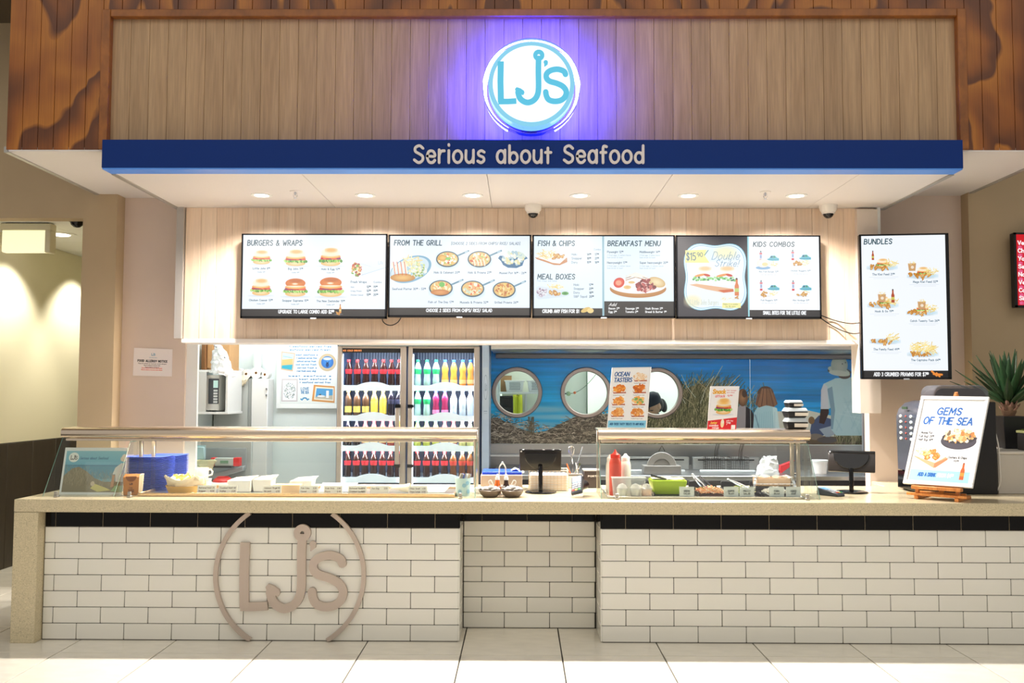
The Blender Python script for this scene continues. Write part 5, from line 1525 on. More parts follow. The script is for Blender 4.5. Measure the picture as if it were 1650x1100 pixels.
# kitchen hand behind the third porthole
PY = 3.35
pc = at(1051, 652, PY)
per = thing('person', 'person in dark cap with dark hair tied back, head bent, behind the third porthole', 'person', (pc.x, PY, 0))
SKIN = M('skin', (206, 158, 128), .5); NAVY = M('navy_cap', (22, 30, 44), .8); HAIR = M('dark_hair', (34, 26, 24), .5)
hz_ = pc.z+.0
bm_v = [(0, .02, .95), (0, .02, 1.12), (0, .03, 1.28), (-.02, .0, hz_-.13), (-.03, -.03, hz_-.04),
        (.17, .02, 1.27), (.23, -.05, 1.02), (.12, -.26, .95), (-.17, .02, 1.27), (-.23, -.05, 1.02), (-.12, -.26, .95),
        (.10, .02, .9), (.11, .0, .5), (.11, .03, .05), (.11, -.09, .03), (-.10, .02, .9), (-.11, .0, .5), (-.11, .03, .05), (-.11, -.09, .03)]
bm_e = [(0, 1), (1, 2), (2, 3), (3, 4), (2, 5), (5, 6), (6, 7), (2, 8), (8, 9), (9, 10), (0, 11), (11, 12), (12, 13), (13, 14), (0, 15), (15, 16), (16, 17), (17, 18)]
rad = [.14, .13, .13, .055, .05, .07, .05, .035, .07, .05, .035, .095, .065, .045, .04, .095, .065, .045, .04]
me = bpy.data.meshes.new('body'); me.from_pydata(bm_v, bm_e, [])
ob = bpy.data.objects.new('body', me); COL.objects.link(ob)
ob.modifiers.new('skin', 'SKIN'); ob.modifiers.new('sub', 'SUBSURF').levels = 2
ob.modifiers['sub'].render_levels = 2
for i, v in enumerate(me.skin_vertices[0].data):
    v.radius = (rad[i], rad[i]); v.use_root = (i == 0)
me.materials.append(NAVY); ob.parent = per
hm = MB()
def headf(v):
    q = v.copy()
    if q.z < -.02: q.x *= 1-.25*min(1, (-.02-q.z)/.1); q.y = q.y*(1-.12*min(1, (-.02-q.z)/.1))
    return q
hm.ball((0, 0, 0), (.078, .098, .115), 24, 16, headf)
hm.ball((0, -.102, -.022), (.013, .02, .026), 10, 8)                       # nose
for s in (-1, 1):
    hm.ball((s*.078, .012, -.02), (.012, .022, .032), 10, 8)               # ears
hm.ball((0, -.085, -.066), (.026, .012, .008), 10, 6)
he = hm.build('head', SKIN, per)
he.location = (-.0, 0, hz_); he.rotation_euler = (math.radians(24), 0, math.radians(-52))
for s in (-1, 1):
    e = MB().ball((s*.032, -.086, -.004), (.013, .009, .006), 10, 8).build('eye', M('dark_eye', (40, 28, 24), .3), he)
    MB().box(s*.034-.017, s*.034+.017, -.099, -.088, .016, .021).build('eyebrow', HAIR, he, .002)
cp = MB()
cp.lathe([(.086, .012), (.09, .05), (.082, .09), (.05, .118), (0, .128)], n=24)
cp.v = [(x, y*1.18+.006, z) for x, y, z in cp.v]
cp.build('cap', NAVY, he)
pk = MB().prism([(.07*math.cos(a), -.075-.085*math.sin(a)) for a in np.linspace(0, PI, 12)], 2, .016, .024)
pk.build('cap_peak', NAVY, he, .003)
hr = MB()
hr.ball((0, .055, -.01), (.076, .068, .095), 18, 12)
hr.ball((.02, .12, -.06), (.03, .045, .075), 14, 10)
hr.build('hair', HAIR, he)
# ------------------------------------------------------------------ kitchen, left of the fridge
KY = 2.35
su = thing('shelf_box', 'white open shelf box holding a microwave at the left of the kitchen', 'shelf', (0, 0, 0))
ux0, ux1 = -2.895, X(366.5, KY)
zt_, zb_ = Z(597, KY), Z(665, KY)
MB().box(ux0, ux1, KY, KY+.42, zt_-.018, zt_).build('top_board', WHITE, su, .002)
MB().box(ux0, ux1+.01, KY-.01, KY+.42, zb_-.02, zb_).build('bottom_board', WHITE, su, .002)
MB().box(ux1-.018, ux1, KY, KY+.42, zb_, zt_-.018).build('side_panel', WHITE, su, .002)
MB().box(ux0, X(332, KY), KY-.005, KY+.01, zb_, zt_-.018).build('front_panel', M('grey_white', (214, 212, 208), .5), su, .002)
mi = thing('microwave', 'white microwave oven with dark control panel inside the white shelf box', 'microwave', (0, 0, 0))
mx0_, mx1_ = -2.88, X(352.5, KY+.04)
MB().box(mx0_, mx1_, KY+.05, KY+.38, zb_+.012, Z(605, KY)).build('case', WHITE, mi, .006)
MB().box(X(333, KY), mx1_-.003, KY+.042, KY+.052, Z(652, KY), Z(611, KY)).build('control_panel', M('panel_grey', (70, 74, 80), .3), mi, .002)
MB().box(X(341, KY), X(348.5, KY), KY+.038, KY+.043, Z(626, KY), Z(614, KY)).build('display', M('display_teal', (190, 215, 210), .3, emit=(170, 205, 196), es=.5), mi)
kb = M('key_white', (225, 228, 228), .4)
for j in range(5):
    MB().box(X(341.5, KY), X(348, KY), KY+.037, KY+.043, Z(650.5-4.6*j, KY), Z(647.3-4.6*j, KY)).build('key', kb, mi)
for q in (.02, .09):
    MB().lathe([(0, 0), (.012, 0), (.012, .012), (0, .012)], (mx1_-q-.01, KY+.09, zb_+.0006), 10).build('foot', BLACKP, mi)
KRAFT = M('kraft_card', (190, 148, 100), .75, noise=.06, nscale=12)
cbx = thing('cardboard_box', 'brown cardboard box standing on top of the white shelf box', 'box', (0, 0, 0))
MB().box(X(322, KY)+.0, X(364, KY), KY+.08, KY+.36, zt_, zt_+.27).build('carton', KRAFT, cbx, .003)
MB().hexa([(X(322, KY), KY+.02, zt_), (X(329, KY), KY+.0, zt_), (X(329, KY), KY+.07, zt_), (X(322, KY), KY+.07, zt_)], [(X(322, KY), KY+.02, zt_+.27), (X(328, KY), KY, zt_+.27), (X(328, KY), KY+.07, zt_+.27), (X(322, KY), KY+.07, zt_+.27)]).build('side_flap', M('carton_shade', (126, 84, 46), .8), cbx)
MB().hexa([(X(329.5, KY), KY+.05, zt_+.02), (X(338, KY), KY+.05, zt_+.02), (X(338, KY), KY+.07, zt_+.02), (X(329.5, KY), KY+.07, zt_+.02)], [(X(329.5, KY), KY+.05, zt_+.26), (X(338, KY), KY+.05, zt_+.26), (X(338, KY), KY+.07, zt_+.26), (X(329.5, KY), KY+.07, zt_+.26)]).build('front_flap', KRAFT, cbx)


def crumple(fn, nu, nv, amp, seed, name, m, parent=None, th=.0015, label=None):
    r = random.Random(seed)
    g = [[(r.random()-.5, r.random()-.5, r.random()-.5) for _ in range(nu+1)] for _ in range(nv+1)]
    mb = MB()
    def f(u, v):
        i, j = int(round(u*nu)), int(round(v*nv)); q = g[j][i]; p = fn(u, v)
        return (p[0]+q[0]*amp, p[1]+q[1]*amp, p[2]+q[2]*amp)
    mb.sheet(f, nu, nv)
    o = mb.build(name, m, parent, ang=25, label=label)
    md = o.modifiers.new('t', 'SOLIDIFY'); md.thickness = th
    return o


PBAG = M('clear_bag', (226, 226, 226), .2, spec=.8)
pa, pb_, pc_, pd = (338, 602), (376, 606), (352, 551), (338, 553)
def bagf(u, v):
    a = Vector(at(338+8*v, 600-47*v, KY-.02)); b = Vector(at(378-24*v+3*math.sin(v*3), 608-57*v, KY-.04))
    p = a.lerp(b, u); p.y -= .09*math.sin(u*PI)*(1-.7*v); return p
bag = crumple(bagf, 12, 14, .022, 4, 'plastic_bag', PBAG)
tag(bag, 'crumpled clear plastic bag spilling out of the cardboard box', 'bag')

fz = thing('upright_freezer', 'white upright freezer cabinet, side shaded grey, with a white door edge left of the poster', 'freezer', (0, 0, 0))
zf = Z(611, 2.8)
MB().box(-2.885, X(400, 2.8), 2.8, 2.99, 0, zf).build('side', M('cabinet_white_shaded', (190, 194, 190), .45), fz, .004)  # white cabinet side, its shade put into the colour as grey
MB().box(X(400.5, 2.8), X(405, 2.8), 2.795, 2.99, 0, zf).build('seam_strip', M('cabinet_seam', (150, 154, 152), .5), fz)
MB().box(X(405.5, 2.8), X(432, 2.8), 2.79, 2.99, 0, zf).build('door', WHITE, fz, .006)
for py in (626, 636):
    MB().box(X(428, 2.78), X(430, 2.78), 2.775, 2.79, Z(py+3, 2.78), Z(py, 2.78)).build('latch', M('latch_grey', (120, 120, 120), .4), fz)
clo = crumple(lambda u, v: (lambda p: (p.x, p.y-.02*math.sin(v*3), p.z))(Vector(at(366, 609+14*v, 2.79)).lerp(Vector(at(404-10*v, 606+14*v, 2.79)), u)) if v > .3 else (Vector(at(366, 606, 2.9-.11*v/.3)).lerp(Vector(at(404, 606, 2.9-.11*v/.3)), u)), 12, 8, .02, 9, 'beige_cloth', M('beige_cloth', (226, 214, 188), .8))
tag(clo, 'beige cloth hanging over the top of the upright freezer', 'cloth')
for k, (px, r_) in enumerate(((384, .05), (398, .045), (414, .055), (428, .04))):
    t = thing('paper_roll', 'white paper roll lying on the freezer, %s from the left' % ORD[k], 'roll', (X(px, 2.87), 2.875, zf+r_), group='paper rolls on the freezer')
    MB().lathe([(.012, -.05), (r_, -.05), (r_, .05), (.012, .05)], n=18, axis='y', closed=True).build('paper', WHITE, t)
    MB().lathe([(.009, -.052), (.0118, -.052), (.0118, .052), (.009, .052)], n=12, axis='y', closed=True).build('core', KRAFT, t)
so = thing('soap_dispenser', 'white soap dispenser on the kitchen back wall above the freezer', 'dispenser', (X(414, 2.95), 2.94, Z(594, 2.95)))
MB().lathe([(0, 0), (.034, .0), (.042, .02), (.042, .13), (.03, .17), (0, .18)], n=18).build('bottle', KWHITE, so)
MB().box(-.03, .03, .03, .062, .02, .15).build('wall_plate', WHITE, so, .004)

# framed poster with little pictures
FP = Pic(95, 40, 760, 745, .75, (236, 243, 242))
FP.rect(95, 40, 136, 745, (246, 250, 249)); FP.rect(95, 695, 760, 745, (244, 249, 248)); FP.line([(136, 40), (136, 695), (760, 695)], 3, (206, 218, 216))
BL_ = (84, 136, 184)
def lines(x, y, n, w_, h=15):
    for i in range(n):
        FP.text('best seafood served fresh every single day from the sea'[i*3:i*3+14+(i*7) % 9], x+(i % 3)*6, y+33*i, h, 4.8, BL_, w_-(i % 3)*14)
lines(215, 90, 3, 450); lines(292, 208, 6, 225); lines(220, 424, 1, 440); lines(330, 456, 2, 330)
FP.poly([(140, 166), (284, 184), (262, 372), (138, 352)], (206, 178, 150)); FP.poly([(150, 178), (272, 194), (252, 356), (146, 340)], (196, 224, 232)); FP.poly([(150, 250), (262, 240), (258, 300), (146, 310)], (226, 190, 130)); FP.poly([(146, 310), (258, 300), (252, 356), (146, 340)], (60, 170, 196)); FP.line([(160, 215), (250, 232)], 8, (150, 190, 210))
FP.ell(620, 278, 92, 90, (214, 200, 170), rim=(190, 172, 140)); FP.ell(620, 276, 64, 62, (70, 140, 214), rim=(50, 110, 190)); FP.ell(620, 240, 44, 14, (226, 240, 250), soft=.5); FP.ell(620, 302, 16, 24, (40, 70, 120)); FP.poly([(600, 262), (620, 280), (640, 262), (622, 300)], (30, 50, 90))
FP.rect(146, 446, 316, 678, (206, 202, 206)); FP.rect(160, 462, 302, 664, (246, 248, 250))
for _ in range(150):
    a, q = rg.random()*6.28, math.sqrt(rg.random())
    FP.ell(231+62*q*math.cos(a), 570+85*q*math.sin(a), 4, 3, rg.choice([(70, 90, 90), (120, 150, 140), (150, 170, 190)]))
FP.text('LOVE', 350, 560, 26, 6, BL_, 80); FP.text('THE SEA', 350, 596, 26, 6, BL_, 80)
FP.line([(350, 652), (362, 660), (378, 642), (390, 640), (404, 642), (418, 660), (430, 652)], 13, (60, 140, 190))
FP.poly([(482, 506), (700, 522), (700, 690), (464, 672)], (214, 150, 84)); FP.poly([(500, 524), (690, 536), (690, 672), (486, 656)], (240, 232, 214)); FP.poly([(512, 540), (680, 550), (680, 656), (500, 644)], (84, 160, 214)); FP.poly([(500, 630), (680, 612), (680, 656), (500, 644)], (196, 190, 170)); FP.rect(612, 565, 640, 640, (244, 246, 246)); FP.rect(540, 600, 560, 632, (60, 70, 80)); FP.ell(560, 622, 40, 10, (236, 240, 240))
f0, f1 = at(446, 657, 2.96), at(551, 552, 2.96)
fp = thing('framed_poster', 'white framed story poster with small pictures on the kitchen back wall', 'poster', (0, 0, 0))
ztop = f1.z+.12
MB().box(f0.x, f1.x, 2.965, 2.998, f0.z, ztop).build('backing_frame', WHITE, fp, .004)
A_, B_ = at(430+95/6.346, 540+745/6.346, 2.964), at(430+760/6.346, 540+40/6.346, 2.964)
quad('print', pic_mat('poster_print', FP, rough=.3), fp, (A_.x, 2.964, A_.z), (B_.x, 2.964, A_.z), (B_.x, 2.964, B_.z), (A_.x, 2.964, B_.z))

# bench with clutter under the freezer side, seen under the glass shelf
kb_ = thing('kitchen_sink', 'grey moulded sink splashback standing in front of the freezer', 'sink', (0, 0, 0))
SY = 2.3
GREYP = M('grey_plastic', (150, 156, 156), .5, noise=.05, nscale=10)
MB().box(X(318, SY), X(402, SY), SY+.1, SY+.13, .55, Z(713, SY)).build('back_plate', M('sink_grey', (176, 182, 180), .4), kb_, .006)
MB().box(X(322, SY), X(394, SY), SY+.085, SY+.099, Z(778, SY), Z(724, SY)).build('recess', GREYP, kb_, .02, 3)
MB().hexa([(X(332, SY), SY-.05, Z(778, SY)), (X(394, SY), SY-.0, Z(760, SY)), (X(394, SY), SY+.08, Z(760, SY)), (X(332, SY), SY+.08, Z(778, SY))], [(X(332, SY), SY-.05, Z(768, SY)), (X(394, SY), SY-.0, Z(752, SY)), (X(394, SY), SY+.08, Z(752, SY)), (X(332, SY), SY+.08, Z(768, SY))]).build('front_rail', M('rail_grey', (164, 172, 174), .4), kb_, .004)
MB().box(X(318, SY), X(402, SY), SY-.2, SY+.1, .4, .62).build('basin', GREYP, kb_, .006)
gb = thing('grey_carton', 'grey carton with red ends on the sink ledge', 'box', (0, 0, 0))
GY = 2.22
MB().box(X(348, GY), X(378, GY), GY, GY+.07, Z(752, GY), Z(739.5, GY)).build('carton', M('pale_grey_card', (196, 204, 198), .6), gb, .002)
for a, b in ((342, 348), (378, 387.5)):
    MB().box(X(a, GY), X(b, GY), GY-.004, GY+.074, Z(752.5, GY), Z(739, GY)).build('red_end', M('red_card', (226, 50, 50), .6), gb, .002)
MB().box(X(357, GY), X(370, GY), GY-.003, GY, Z(748, GY), Z(743.5, GY)).build('label_patch', M('green_patch', (120, 160, 130), .6), gb)
MB().box(X(346, GY), X(376, GY), GY-.02, GY+.08, Z(755, GY), Z(752, GY)).build('tray', BLACKP, gb)
tl = thing('teal_packet', 'pale teal packet standing beside the sink', 'packet', (0, 0, 0))
MB().box(X(318, GY), X(332, GY), GY-.02, GY+.03, Z(742, GY), Z(721, GY)).build('packet', M('pale_teal', (176, 206, 210), .5), tl, .006)
MB().box(X(318, GY), X(332, GY), GY-.012, GY+.022, Z(721, GY), Z(719, GY)).build('seal', M('teal_seal', (150, 186, 192), .5), tl)
yw = crumple(lambda u, v: (lambda a: (at(332+14*math.cos(a)*(.7+.5*v), 757-16*v, GY-.06+.05*math.sin(a))))(u*2*PI), 14, 5, .018, 2, 'greaseproof_bundle', M('greaseproof', (216, 212, 170), .7))
tag(yw, 'crumpled greaseproof paper bundle on the sink ledge', 'paper')
rb_ = thing('red_bowl', 'upturned red bowl below the sink rail', 'bowl', (X(362, 2.1), 2.1, Z(779, 2.1)))
MB().lathe([(.088, 0), (.085, .02), (.06, .042), (.0, .05)], n=24).build('shell', M('red_plastic', (214, 40, 30), .35), rb_)
MB().lathe([(.05, .043), (.053, .05), (.045, .052), (.045, .046)], n=20, closed=True).build('foot_ring', MATS['red_plastic'], rb_)
pb0 = thing('side_bench', 'low white kitchen bench under the sink clutter', 'bench', (0, 0, 0))
MB().box(-2.88, X(420, 1.98), 1.95, 2.09, .70, Z(780, 1.97)).build('top', WHITE, pb0, .004)
MB().box(-2.88, X(420, 1.98), 1.97, 2.08, 0, .70).build('cabinet', KWHITE, pb0)

# ------------------------------------------------------------------ back bench with fryers
bn = thing('fryer_bench', 'long stainless steel bench along the mural wall carrying the fryers', 'bench', (0, 0, 0))
BZ = .893; BE = BZ+.0008
MB().box(X(800, 2.6), 3.24, 1.6, 2.69, BZ-.035, BZ).build('top', STEEL, bn, .004)
MB().box(X(800, 2.6)+.02, 3.22, 1.64, 2.68, .1, BZ-.035).build('front', M('dark_bench', (52, 52, 58), .5), bn)
for k in range(2):
    a, b = (1000, 1109.5) if k == 0 else (1115.5, 1222)
    MB().box(X(a, 2.2), X(b, 2.2), 2.2, 2.26, BZ, Z(735, 2.2)).build('fryer_riser', M('riser_steel', (160, 164, 164), .35, .6), bn, .004)
    MB().box(X(a+8, 2.2), X(b-8, 2.2), 2.195, 2.2, Z(740.5, 2.2), Z(738.5, 2.2)).build('riser_slot', BLACKP, bn)
    MB().box(X(a+10, 2.0), X(b-8, 2.0), 1.955, 1.99, BZ, BZ+.018).build('hang_bar', M('bar_white', (226, 232, 234), .3, .3), bn, .004)
MB().box(X(788, 2.6), X(1000, 2.6), 2.56, 2.69, Z(735, 2.6), Z(732, 2.6)).build('ledge', M('bar_white'), bn, .002)
for k, px in enumerate((1149.5, 1188)):
    fb = thing('fry_basket', 'wire frying basket hanging at the fryer, %s from the left' % ORD[k], 'basket', (X(px, 2.1), 2.1, BZ+.005), group='fry baskets')
    wm = MB(); w2, d2, h2 = .075, .08, .11
    for i in range(9):
        x = -w2+2*w2*i/8
        wm.tube([(x, -d2, 0), (x, -d2, h2)], .0014, 4); wm.tube([(x, d2, 0), (x, d2, h2)], .0014, 4); wm.tube([(x, -d2, 0), (x, d2, 0)], .0014, 4)
    for j in range(6):
        z = h2*j/5
        wm.tube([(-w2, -d2, z), (w2, -d2, z), (w2, d2, z), (-w2, d2, z)], .0014 if j < 5 else .0028, 4, closed=True)
    for i in range(5):
        y = -d2+2*d2*i/4
        wm.tube([(-w2, y, 0), (-w2, y, h2)], .0014, 4); wm.tube([(w2, y, 0), (w2, y, h2)], .0014, 4)
    tag(wm.build('wire_mesh', M('dark_wire', (70, 68, 66), .4, .6), fb), kind='stuff')
    MB().tube([(-.012, -d2, h2-.01), (-.012, -d2-.02, h2+.06), (.01, -d2-.05, h2+.17)], .003, 6).tube([(.012, -d2, h2-.01), (.012, -d2-.02, h2+.06), (.034, -d2-.05, h2+.17)], .003, 6).tube([(0, -d2, h2-.06), (0, -d2-.02, h2+.05), (.022, -d2-.05, h2+.165)], .003, 6).build('handle', M('dark_wire'), fb)
pr = thing('plate_rack', 'stainless rack box with grey discs standing in it beside the fryers', 'rack', (0, 0, 0))
QY = 1.72
MB().box(X(1037, QY), X(1097, QY), QY, QY+.14, BE, Z(749.5, QY)).build('box', M('rack_grey', (138, 136, 133), .4, .3), pr, .003)
for k in range(2):
    MB().lathe([(.07, -.006), (.118-.02*k, -.006), (.122-.02*k, .0), (.118-.02*k, .006), (.07, .006), (.0, .004), (0, -.004)], (X(1067, QY), QY+.05+.04*k, Z(752, QY)), 40, 'y', a0=0, a1=PI).build('disc', M('grey_disc', (150, 148, 145), .5), pr)
MB().lathe([(.066, -.009), (.070, -.009), (.070, -.004), (.066, -.004)], (X(1067, QY), QY+.05, Z(752, QY)), 32, 'y', closed=True, a0=0, a1=PI).build('groove_ring', M('groove_grey', (118, 116, 114), .5), pr)
MB().tube([at(1061.5, 727, QY+.06), at(1066.5, 718, QY+.06), at(1071.5, 727, QY+.06)], .004, 6).build('hook', BLACKP, pr)
wc = crumple(lambda u, v: (lambda a, r: at(1236+20*r*math.cos(a)*(1-.42*v)+4*v, 766-31*v, 1.75+.10*r*math.sin(a)*(1-.5*v)))(u*2*PI, 1.0), 18, 9, .02, 6, 'white_cloth', M('white_towel', (236, 240, 240), .8))
tag(wc, 'crumpled white cloth heaped on the bench right of the fryers', 'cloth')
rs_ = thing('red_scoop', 'red plastic scoop standing tilted behind the white cloth', 'scoop', (0, 0, 0))
SY2 = 1.9
p_ = [at(1257, 750, SY2), at(1281, 741, SY2), at(1276, 750, SY2), at(1258, 763, SY2)]
MB().add([tuple(q) for q in p_]+[(q.x, q.y+.05, q.z) for q in p_], [(0, 1, 2, 3), (7, 6, 5, 4), (0, 4, 5, 1), (1, 5, 6, 2), (2, 6, 7, 3), (3, 7, 4, 0)]).build('blade', M('scoop_red', (214, 34, 44), .4), rs_, .003)
MB().tube([at(1258, 757, SY2+.02), (at(1258, 757, SY2).x-.02, SY2+.03, BZ+.024)], .012, 8).build('grip', MATS['scoop_red'], rs_)
for k, (a, b, tp, Y_) in enumerate(((1276, 1285, 762, 1.7), (1262, 1275, 770, 1.72))):
    t = thing('steel_canister', 'dark steel canister on the bench near the right end of the glass case, %s' % ('taller one' if k == 0 else 'shorter one'), 'canister', (X((a+b)/2, Y_), Y_+.05, BE), group='steel canisters')
    r_ = (X(b, Y_)-X(a, Y_))/2
    MB().lathe([(0, 0), (r_, 0), (r_, Z(tp, Y_)-BZ+.01), (0, Z(tp, Y_)-BZ+.01)], n=16).build('body', M('dark_steel', (92, 92, 96), .3, .7), t)
    MB().lathe([(r_, 0), (r_+.003, 0), (r_+.003, .008), (r_, .008)], (0, 0, Z(tp, Y_)-BZ), 16, closed=True).build('rim', CHROME, t)
wtb = thing('white_tub', 'white plastic tub on the bench behind the right tablet stand', 'tub', (X(1325, 1.75), 1.85, BE))
MB().lathe([(0, 0), (.055, 0), (.065, .10), (.0, .10)], n=20).build('tub', WHITE, wtb)
MB().lathe([(.0, .10), (.069, .10), (.069, .112), (0, .112)], n=20).build('lid', KWHITE, wtb)
struct('wall_steel_right', MB().box(X(1389, 1.7), X(1412, 1.7), 1.70, 1.72, .0, Z(716, 1.7)).box(X(1389, 1.7), X(1400, 1.7), 1.70, 1.72, Z(716, 1.7), 1.95), M('right_steel', (150, 156, 164), .3, .5), 'grey steel end panel at the right of the kitchen')
# ------------------------------------------------------------------ glass display guards on the counter
CT = .882                                             # counter top level
WARMS = M('guard_steel', (232, 214, 192), .22, .95)
CLIP = M('clip_steel', (170, 168, 164), .3, .8)
GEDGE = M('glass_edge_green', (96, 140, 128), .2)
WARMB = M('post_warm_steel', (186, 174, 160), .3, .8)  # stainless posts, a warm reflection tinted into the grey


def edge_strip(a, b, r=.003):
    return MB().tube([a, b], r, 6)


def guard(x0, x1, label, posts, panels, ends):
    t = thing('glass_guard', label, 'display guard', (0, 0, 0), group='glass guards on the counter')
    z0, z1, ya, yb = 1.252, 1.318, .20, .50
    prof = [(ya+.018, z0), (ya+.004, z0+.012), (ya, z0+.03), (ya+.003, z0+.048), (ya+.014, z0+.058), (ya+.03, z1), (yb, z1), (yb, z1-.012), (ya+.05, z1-.014), (ya+.045, z0)]
    MB().prism(prof, 0, x0, x1).build('top_shelf', WARMS, t, .001, smooth=True, ang=50)
    MB().box(x0+.02, x1-.02, ya+.03, ya+.1, z0-.022, z0-.004).build('lower_rail', WARMS, t, .003)
    MB().box(x0+.35, x1-.12, .34, .40, z1-.04, z1-.015).build('lamp_housing', STEEL, t, .003)
    for px in posts:
        MB().box(px-.012, px+.012, .43, .455, CT, z1-.013).build('post', WARMB, t, .003)
    for a, b in panels:
        MB().hexa([(a, .055, CT+.002), (b, .055, CT+.002), (b, .061, CT+.002), (a, .061, CT+.002)], [(a, ya+.09, z0-.004), (b, ya+.09, z0-.004), (b, ya+.096, z0-.004), (a, ya+.096, z0-.004)]).build('front_glass', CLEAR, t)
        for q in ((a,) if a < -3 else ()):
            edge_strip((q, .058, CT+.003), (q, ya+.093, z0-.004), .0022).build('glass_edge', GEDGE, t)
    for ex in ends:
        MB().prism([(.066, CT+.002), (.43, CT+.002), (.43, z0-.03), (ya+.10, z0-.03)], 0, ex-.003, ex+.003).build('end_glass', CLEAR, t)
        edge_strip((ex, .066, CT+.003), (ex, ya+.10, z0-.03), .002).build('glass_edge', GEDGE, t)
        edge_strip((ex, ya+.10, z0-.03), (ex, .43, z0-.03), .0022).build('glass_edge', GEDGE, t)
    for cx_ in [p[0]+.09 for p in panels]+[panels[-1][1]-.08]:
        MB().box(cx_-.013, cx_+.013, .036, .072, CT, CT+.012).box(cx_-.011, cx_+.011, .040, .054, CT+.012, CT+.036).build('glass_clip', CLIP, t, .002)
    return t


guard(-3.02, -.285, 'long steel and glass food guard on the left half of the counter', [-2.585, -2.50, -.30], [(-3.05, -2.62), (-2.58, -.30)], [-2.60, -.288])
guard(.512, 1.895, 'shorter steel and glass food guard on the right half of the counter', [.53, 1.84, 1.882], [(.525, 1.90)], [.518, 1.905])
light('AREA', 'heat_lamp', (-1.5, .33, 1.235), 16, (1, .80, .58), (0, 0, 0), shape='RECTANGLE', size=2.1, size_y=.05)
light('AREA', 'heat_lamp', (1.2, .33, 1.235), 4, (1, .90, .78), (0, 0, 0), shape='RECTANGLE', size=1.1, size_y=.05)

# ------------------------------------------------------------------ inside the left guard
# small printed sheet
sp_ = Pic(0, 0, 640, 440, 1., (130, 180, 196))
for k in range(40):
    f = k/40
    sp_.rect(0, k*4, 640, k*4+4, (150-30*f, 196-20*f, 206-10*f))
sp_.rect(0, 158, 640, 300, (104, 152, 172)); sp_.rect(0, 150, 640, 162, (96, 140, 164))
sp_.poly([(0, 270), (80, 190), (150, 170), (240, 220), (330, 290), (430, 330), (520, 330), (640, 300), (640, 440), (0, 440)], (146, 134, 108))
for _ in range(900):
    x = rq.random()*560; y = 250+rq.random()*190-(60 if x < 260 else 0); l = 20+rq.random()*50; a = rq.gauss(0, .4)
    sp_.line([(x, y), (x+l*math.sin(a), y-l*math.cos(a))], 1.4, rq.choice([(176, 160, 130), (120, 108, 84), (200, 186, 156), (150, 140, 116)]), .7)
sp_.ell(84, 70, 54, 52, (236, 236, 228)); 
for st in logo_strokes()[0]:
    sp_.line([(84+a*50, 72-b*50) for a, b in st[0]], 7, (110, 104, 96))
sp_.text('Serious about Seafood', 150, 90, 26, 4, (86, 120, 150), 300, .2)
sp_.poly([(540, 180), (600, 130), (660, 130), (660, 330), (560, 330), (548, 250), (520, 250)], (222, 218, 208)); sp_.ell(620, 84, 36, 30, (226, 212, 186)); sp_.ell(625, 60, 26, 26, (232, 220, 196)); sp_.poly([(520, 256), (548, 256), (545, 380), (510, 390)], (196, 150, 116))
sp_.poly([(300, 400), (340, 350), (470, 395), (520, 420), (380, 436)], (216, 204, 130)); sp_.ell(320, 350, 22, 26, (214, 196, 166)); sp_.poly([(520, 430), (560, 370), (640, 370), (640, 440)], (170, 196, 150))
ps = thing('beach_card', 'small printed beach scene card behind glass at the left end of the counter', 'card', (0, 0, 0))
ya_ = .205
c0, c1 = on(98.5, 798, CT), None
c0 = Vector((X(99.5, ya_), ya_, CT)); c1 = Vector((-2.607, ya_, CT)); ztp = Z(723.5, ya_+.06)
dv = Vector((0, .07, ztp-CT))
MB().add([tuple(p) for p in (c0, c1, c1+dv, c0+dv)]+[tuple(p+Vector((0, .006, 0))) for p in (c0, c1, c1+dv, c0+dv)], [(0, 1, 2, 3), (7, 6, 5, 4), (0, 4, 5, 1), (1, 5, 6, 2), (2, 6, 7, 3), (3, 7, 4, 0)]).build('backing', WHITE, ps)
e_ = Vector((0, -.0012, 0)); u_ = Vector((.014, 0, 0))
quad('print', pic_mat('card_print', sp_, rough=.3), ps, c0+dv*.05+u_+e_, c1+dv*.05-u_*.2+e_, c1+dv*.93-u_*.2+e_, c0+dv*.93+u_+e_)

# kraft pouch
kp = on(214, 799, CT)
kc = thing('kraft_pouch', 'brown kraft paper pouch printed with a small emblem beside the beach card', 'pouch', (X(216, .19), .19, CT+.0005), math.radians(12))
MB().hexa([(-.046, -.022, 0), (.046, -.022, 0), (.046, .022, 0), (-.046, .022, 0)], [(-.05, -.028, .118), (.05, -.028, .118), (.05, .03, .135), (-.05, .03, .135)]).build('bag', M('kraft_orange', (190, 124, 58), .7), kc, .003)
MB().hexa([(.046, -.024, 0), (.062, -.004, 0), (.062, .02, 0), (.047, .022, 0)], [(.05, -.029, .125), (.07, -.008, .135), (.07, .028, .135), (.051, .03, .135)]).build('side_gusset', M('pale_gusset', (240, 226, 200), .7), kc)
MB().lathe([(0, -.0005), (.034, -.0005), (.034, .0005), (0, .0005)], (0, -.0285, .122), 24, 'y', a0=PI, a1=2*PI).build('thumb_notch', M('kraft_dark', (136, 76, 26), .8), kc)
em = MB()
for st in logo_strokes()[0][:4]:
    em.ribbon([(a*.013, .074+b*.013) for a, b in st[0]], .003, -.0278, -.024)
for q in layout('Fish', 0, .044, .008, None, 2.2, 0, 'c')+layout('seafood', 0, .032, .007, None, 2.2, 0, 'c')+layout('since 1989', 0, .021, .006, None, 2.2, 0, 'c'):
    em.ribbon(q, .0012, -.0262, -.022)
em.build('print', M('brown_ink', (96, 50, 16), .7), kc)

# blue trays: two stacks, every tray its own object
TRB = M('blue_tray', (84, 110, 222), .4)


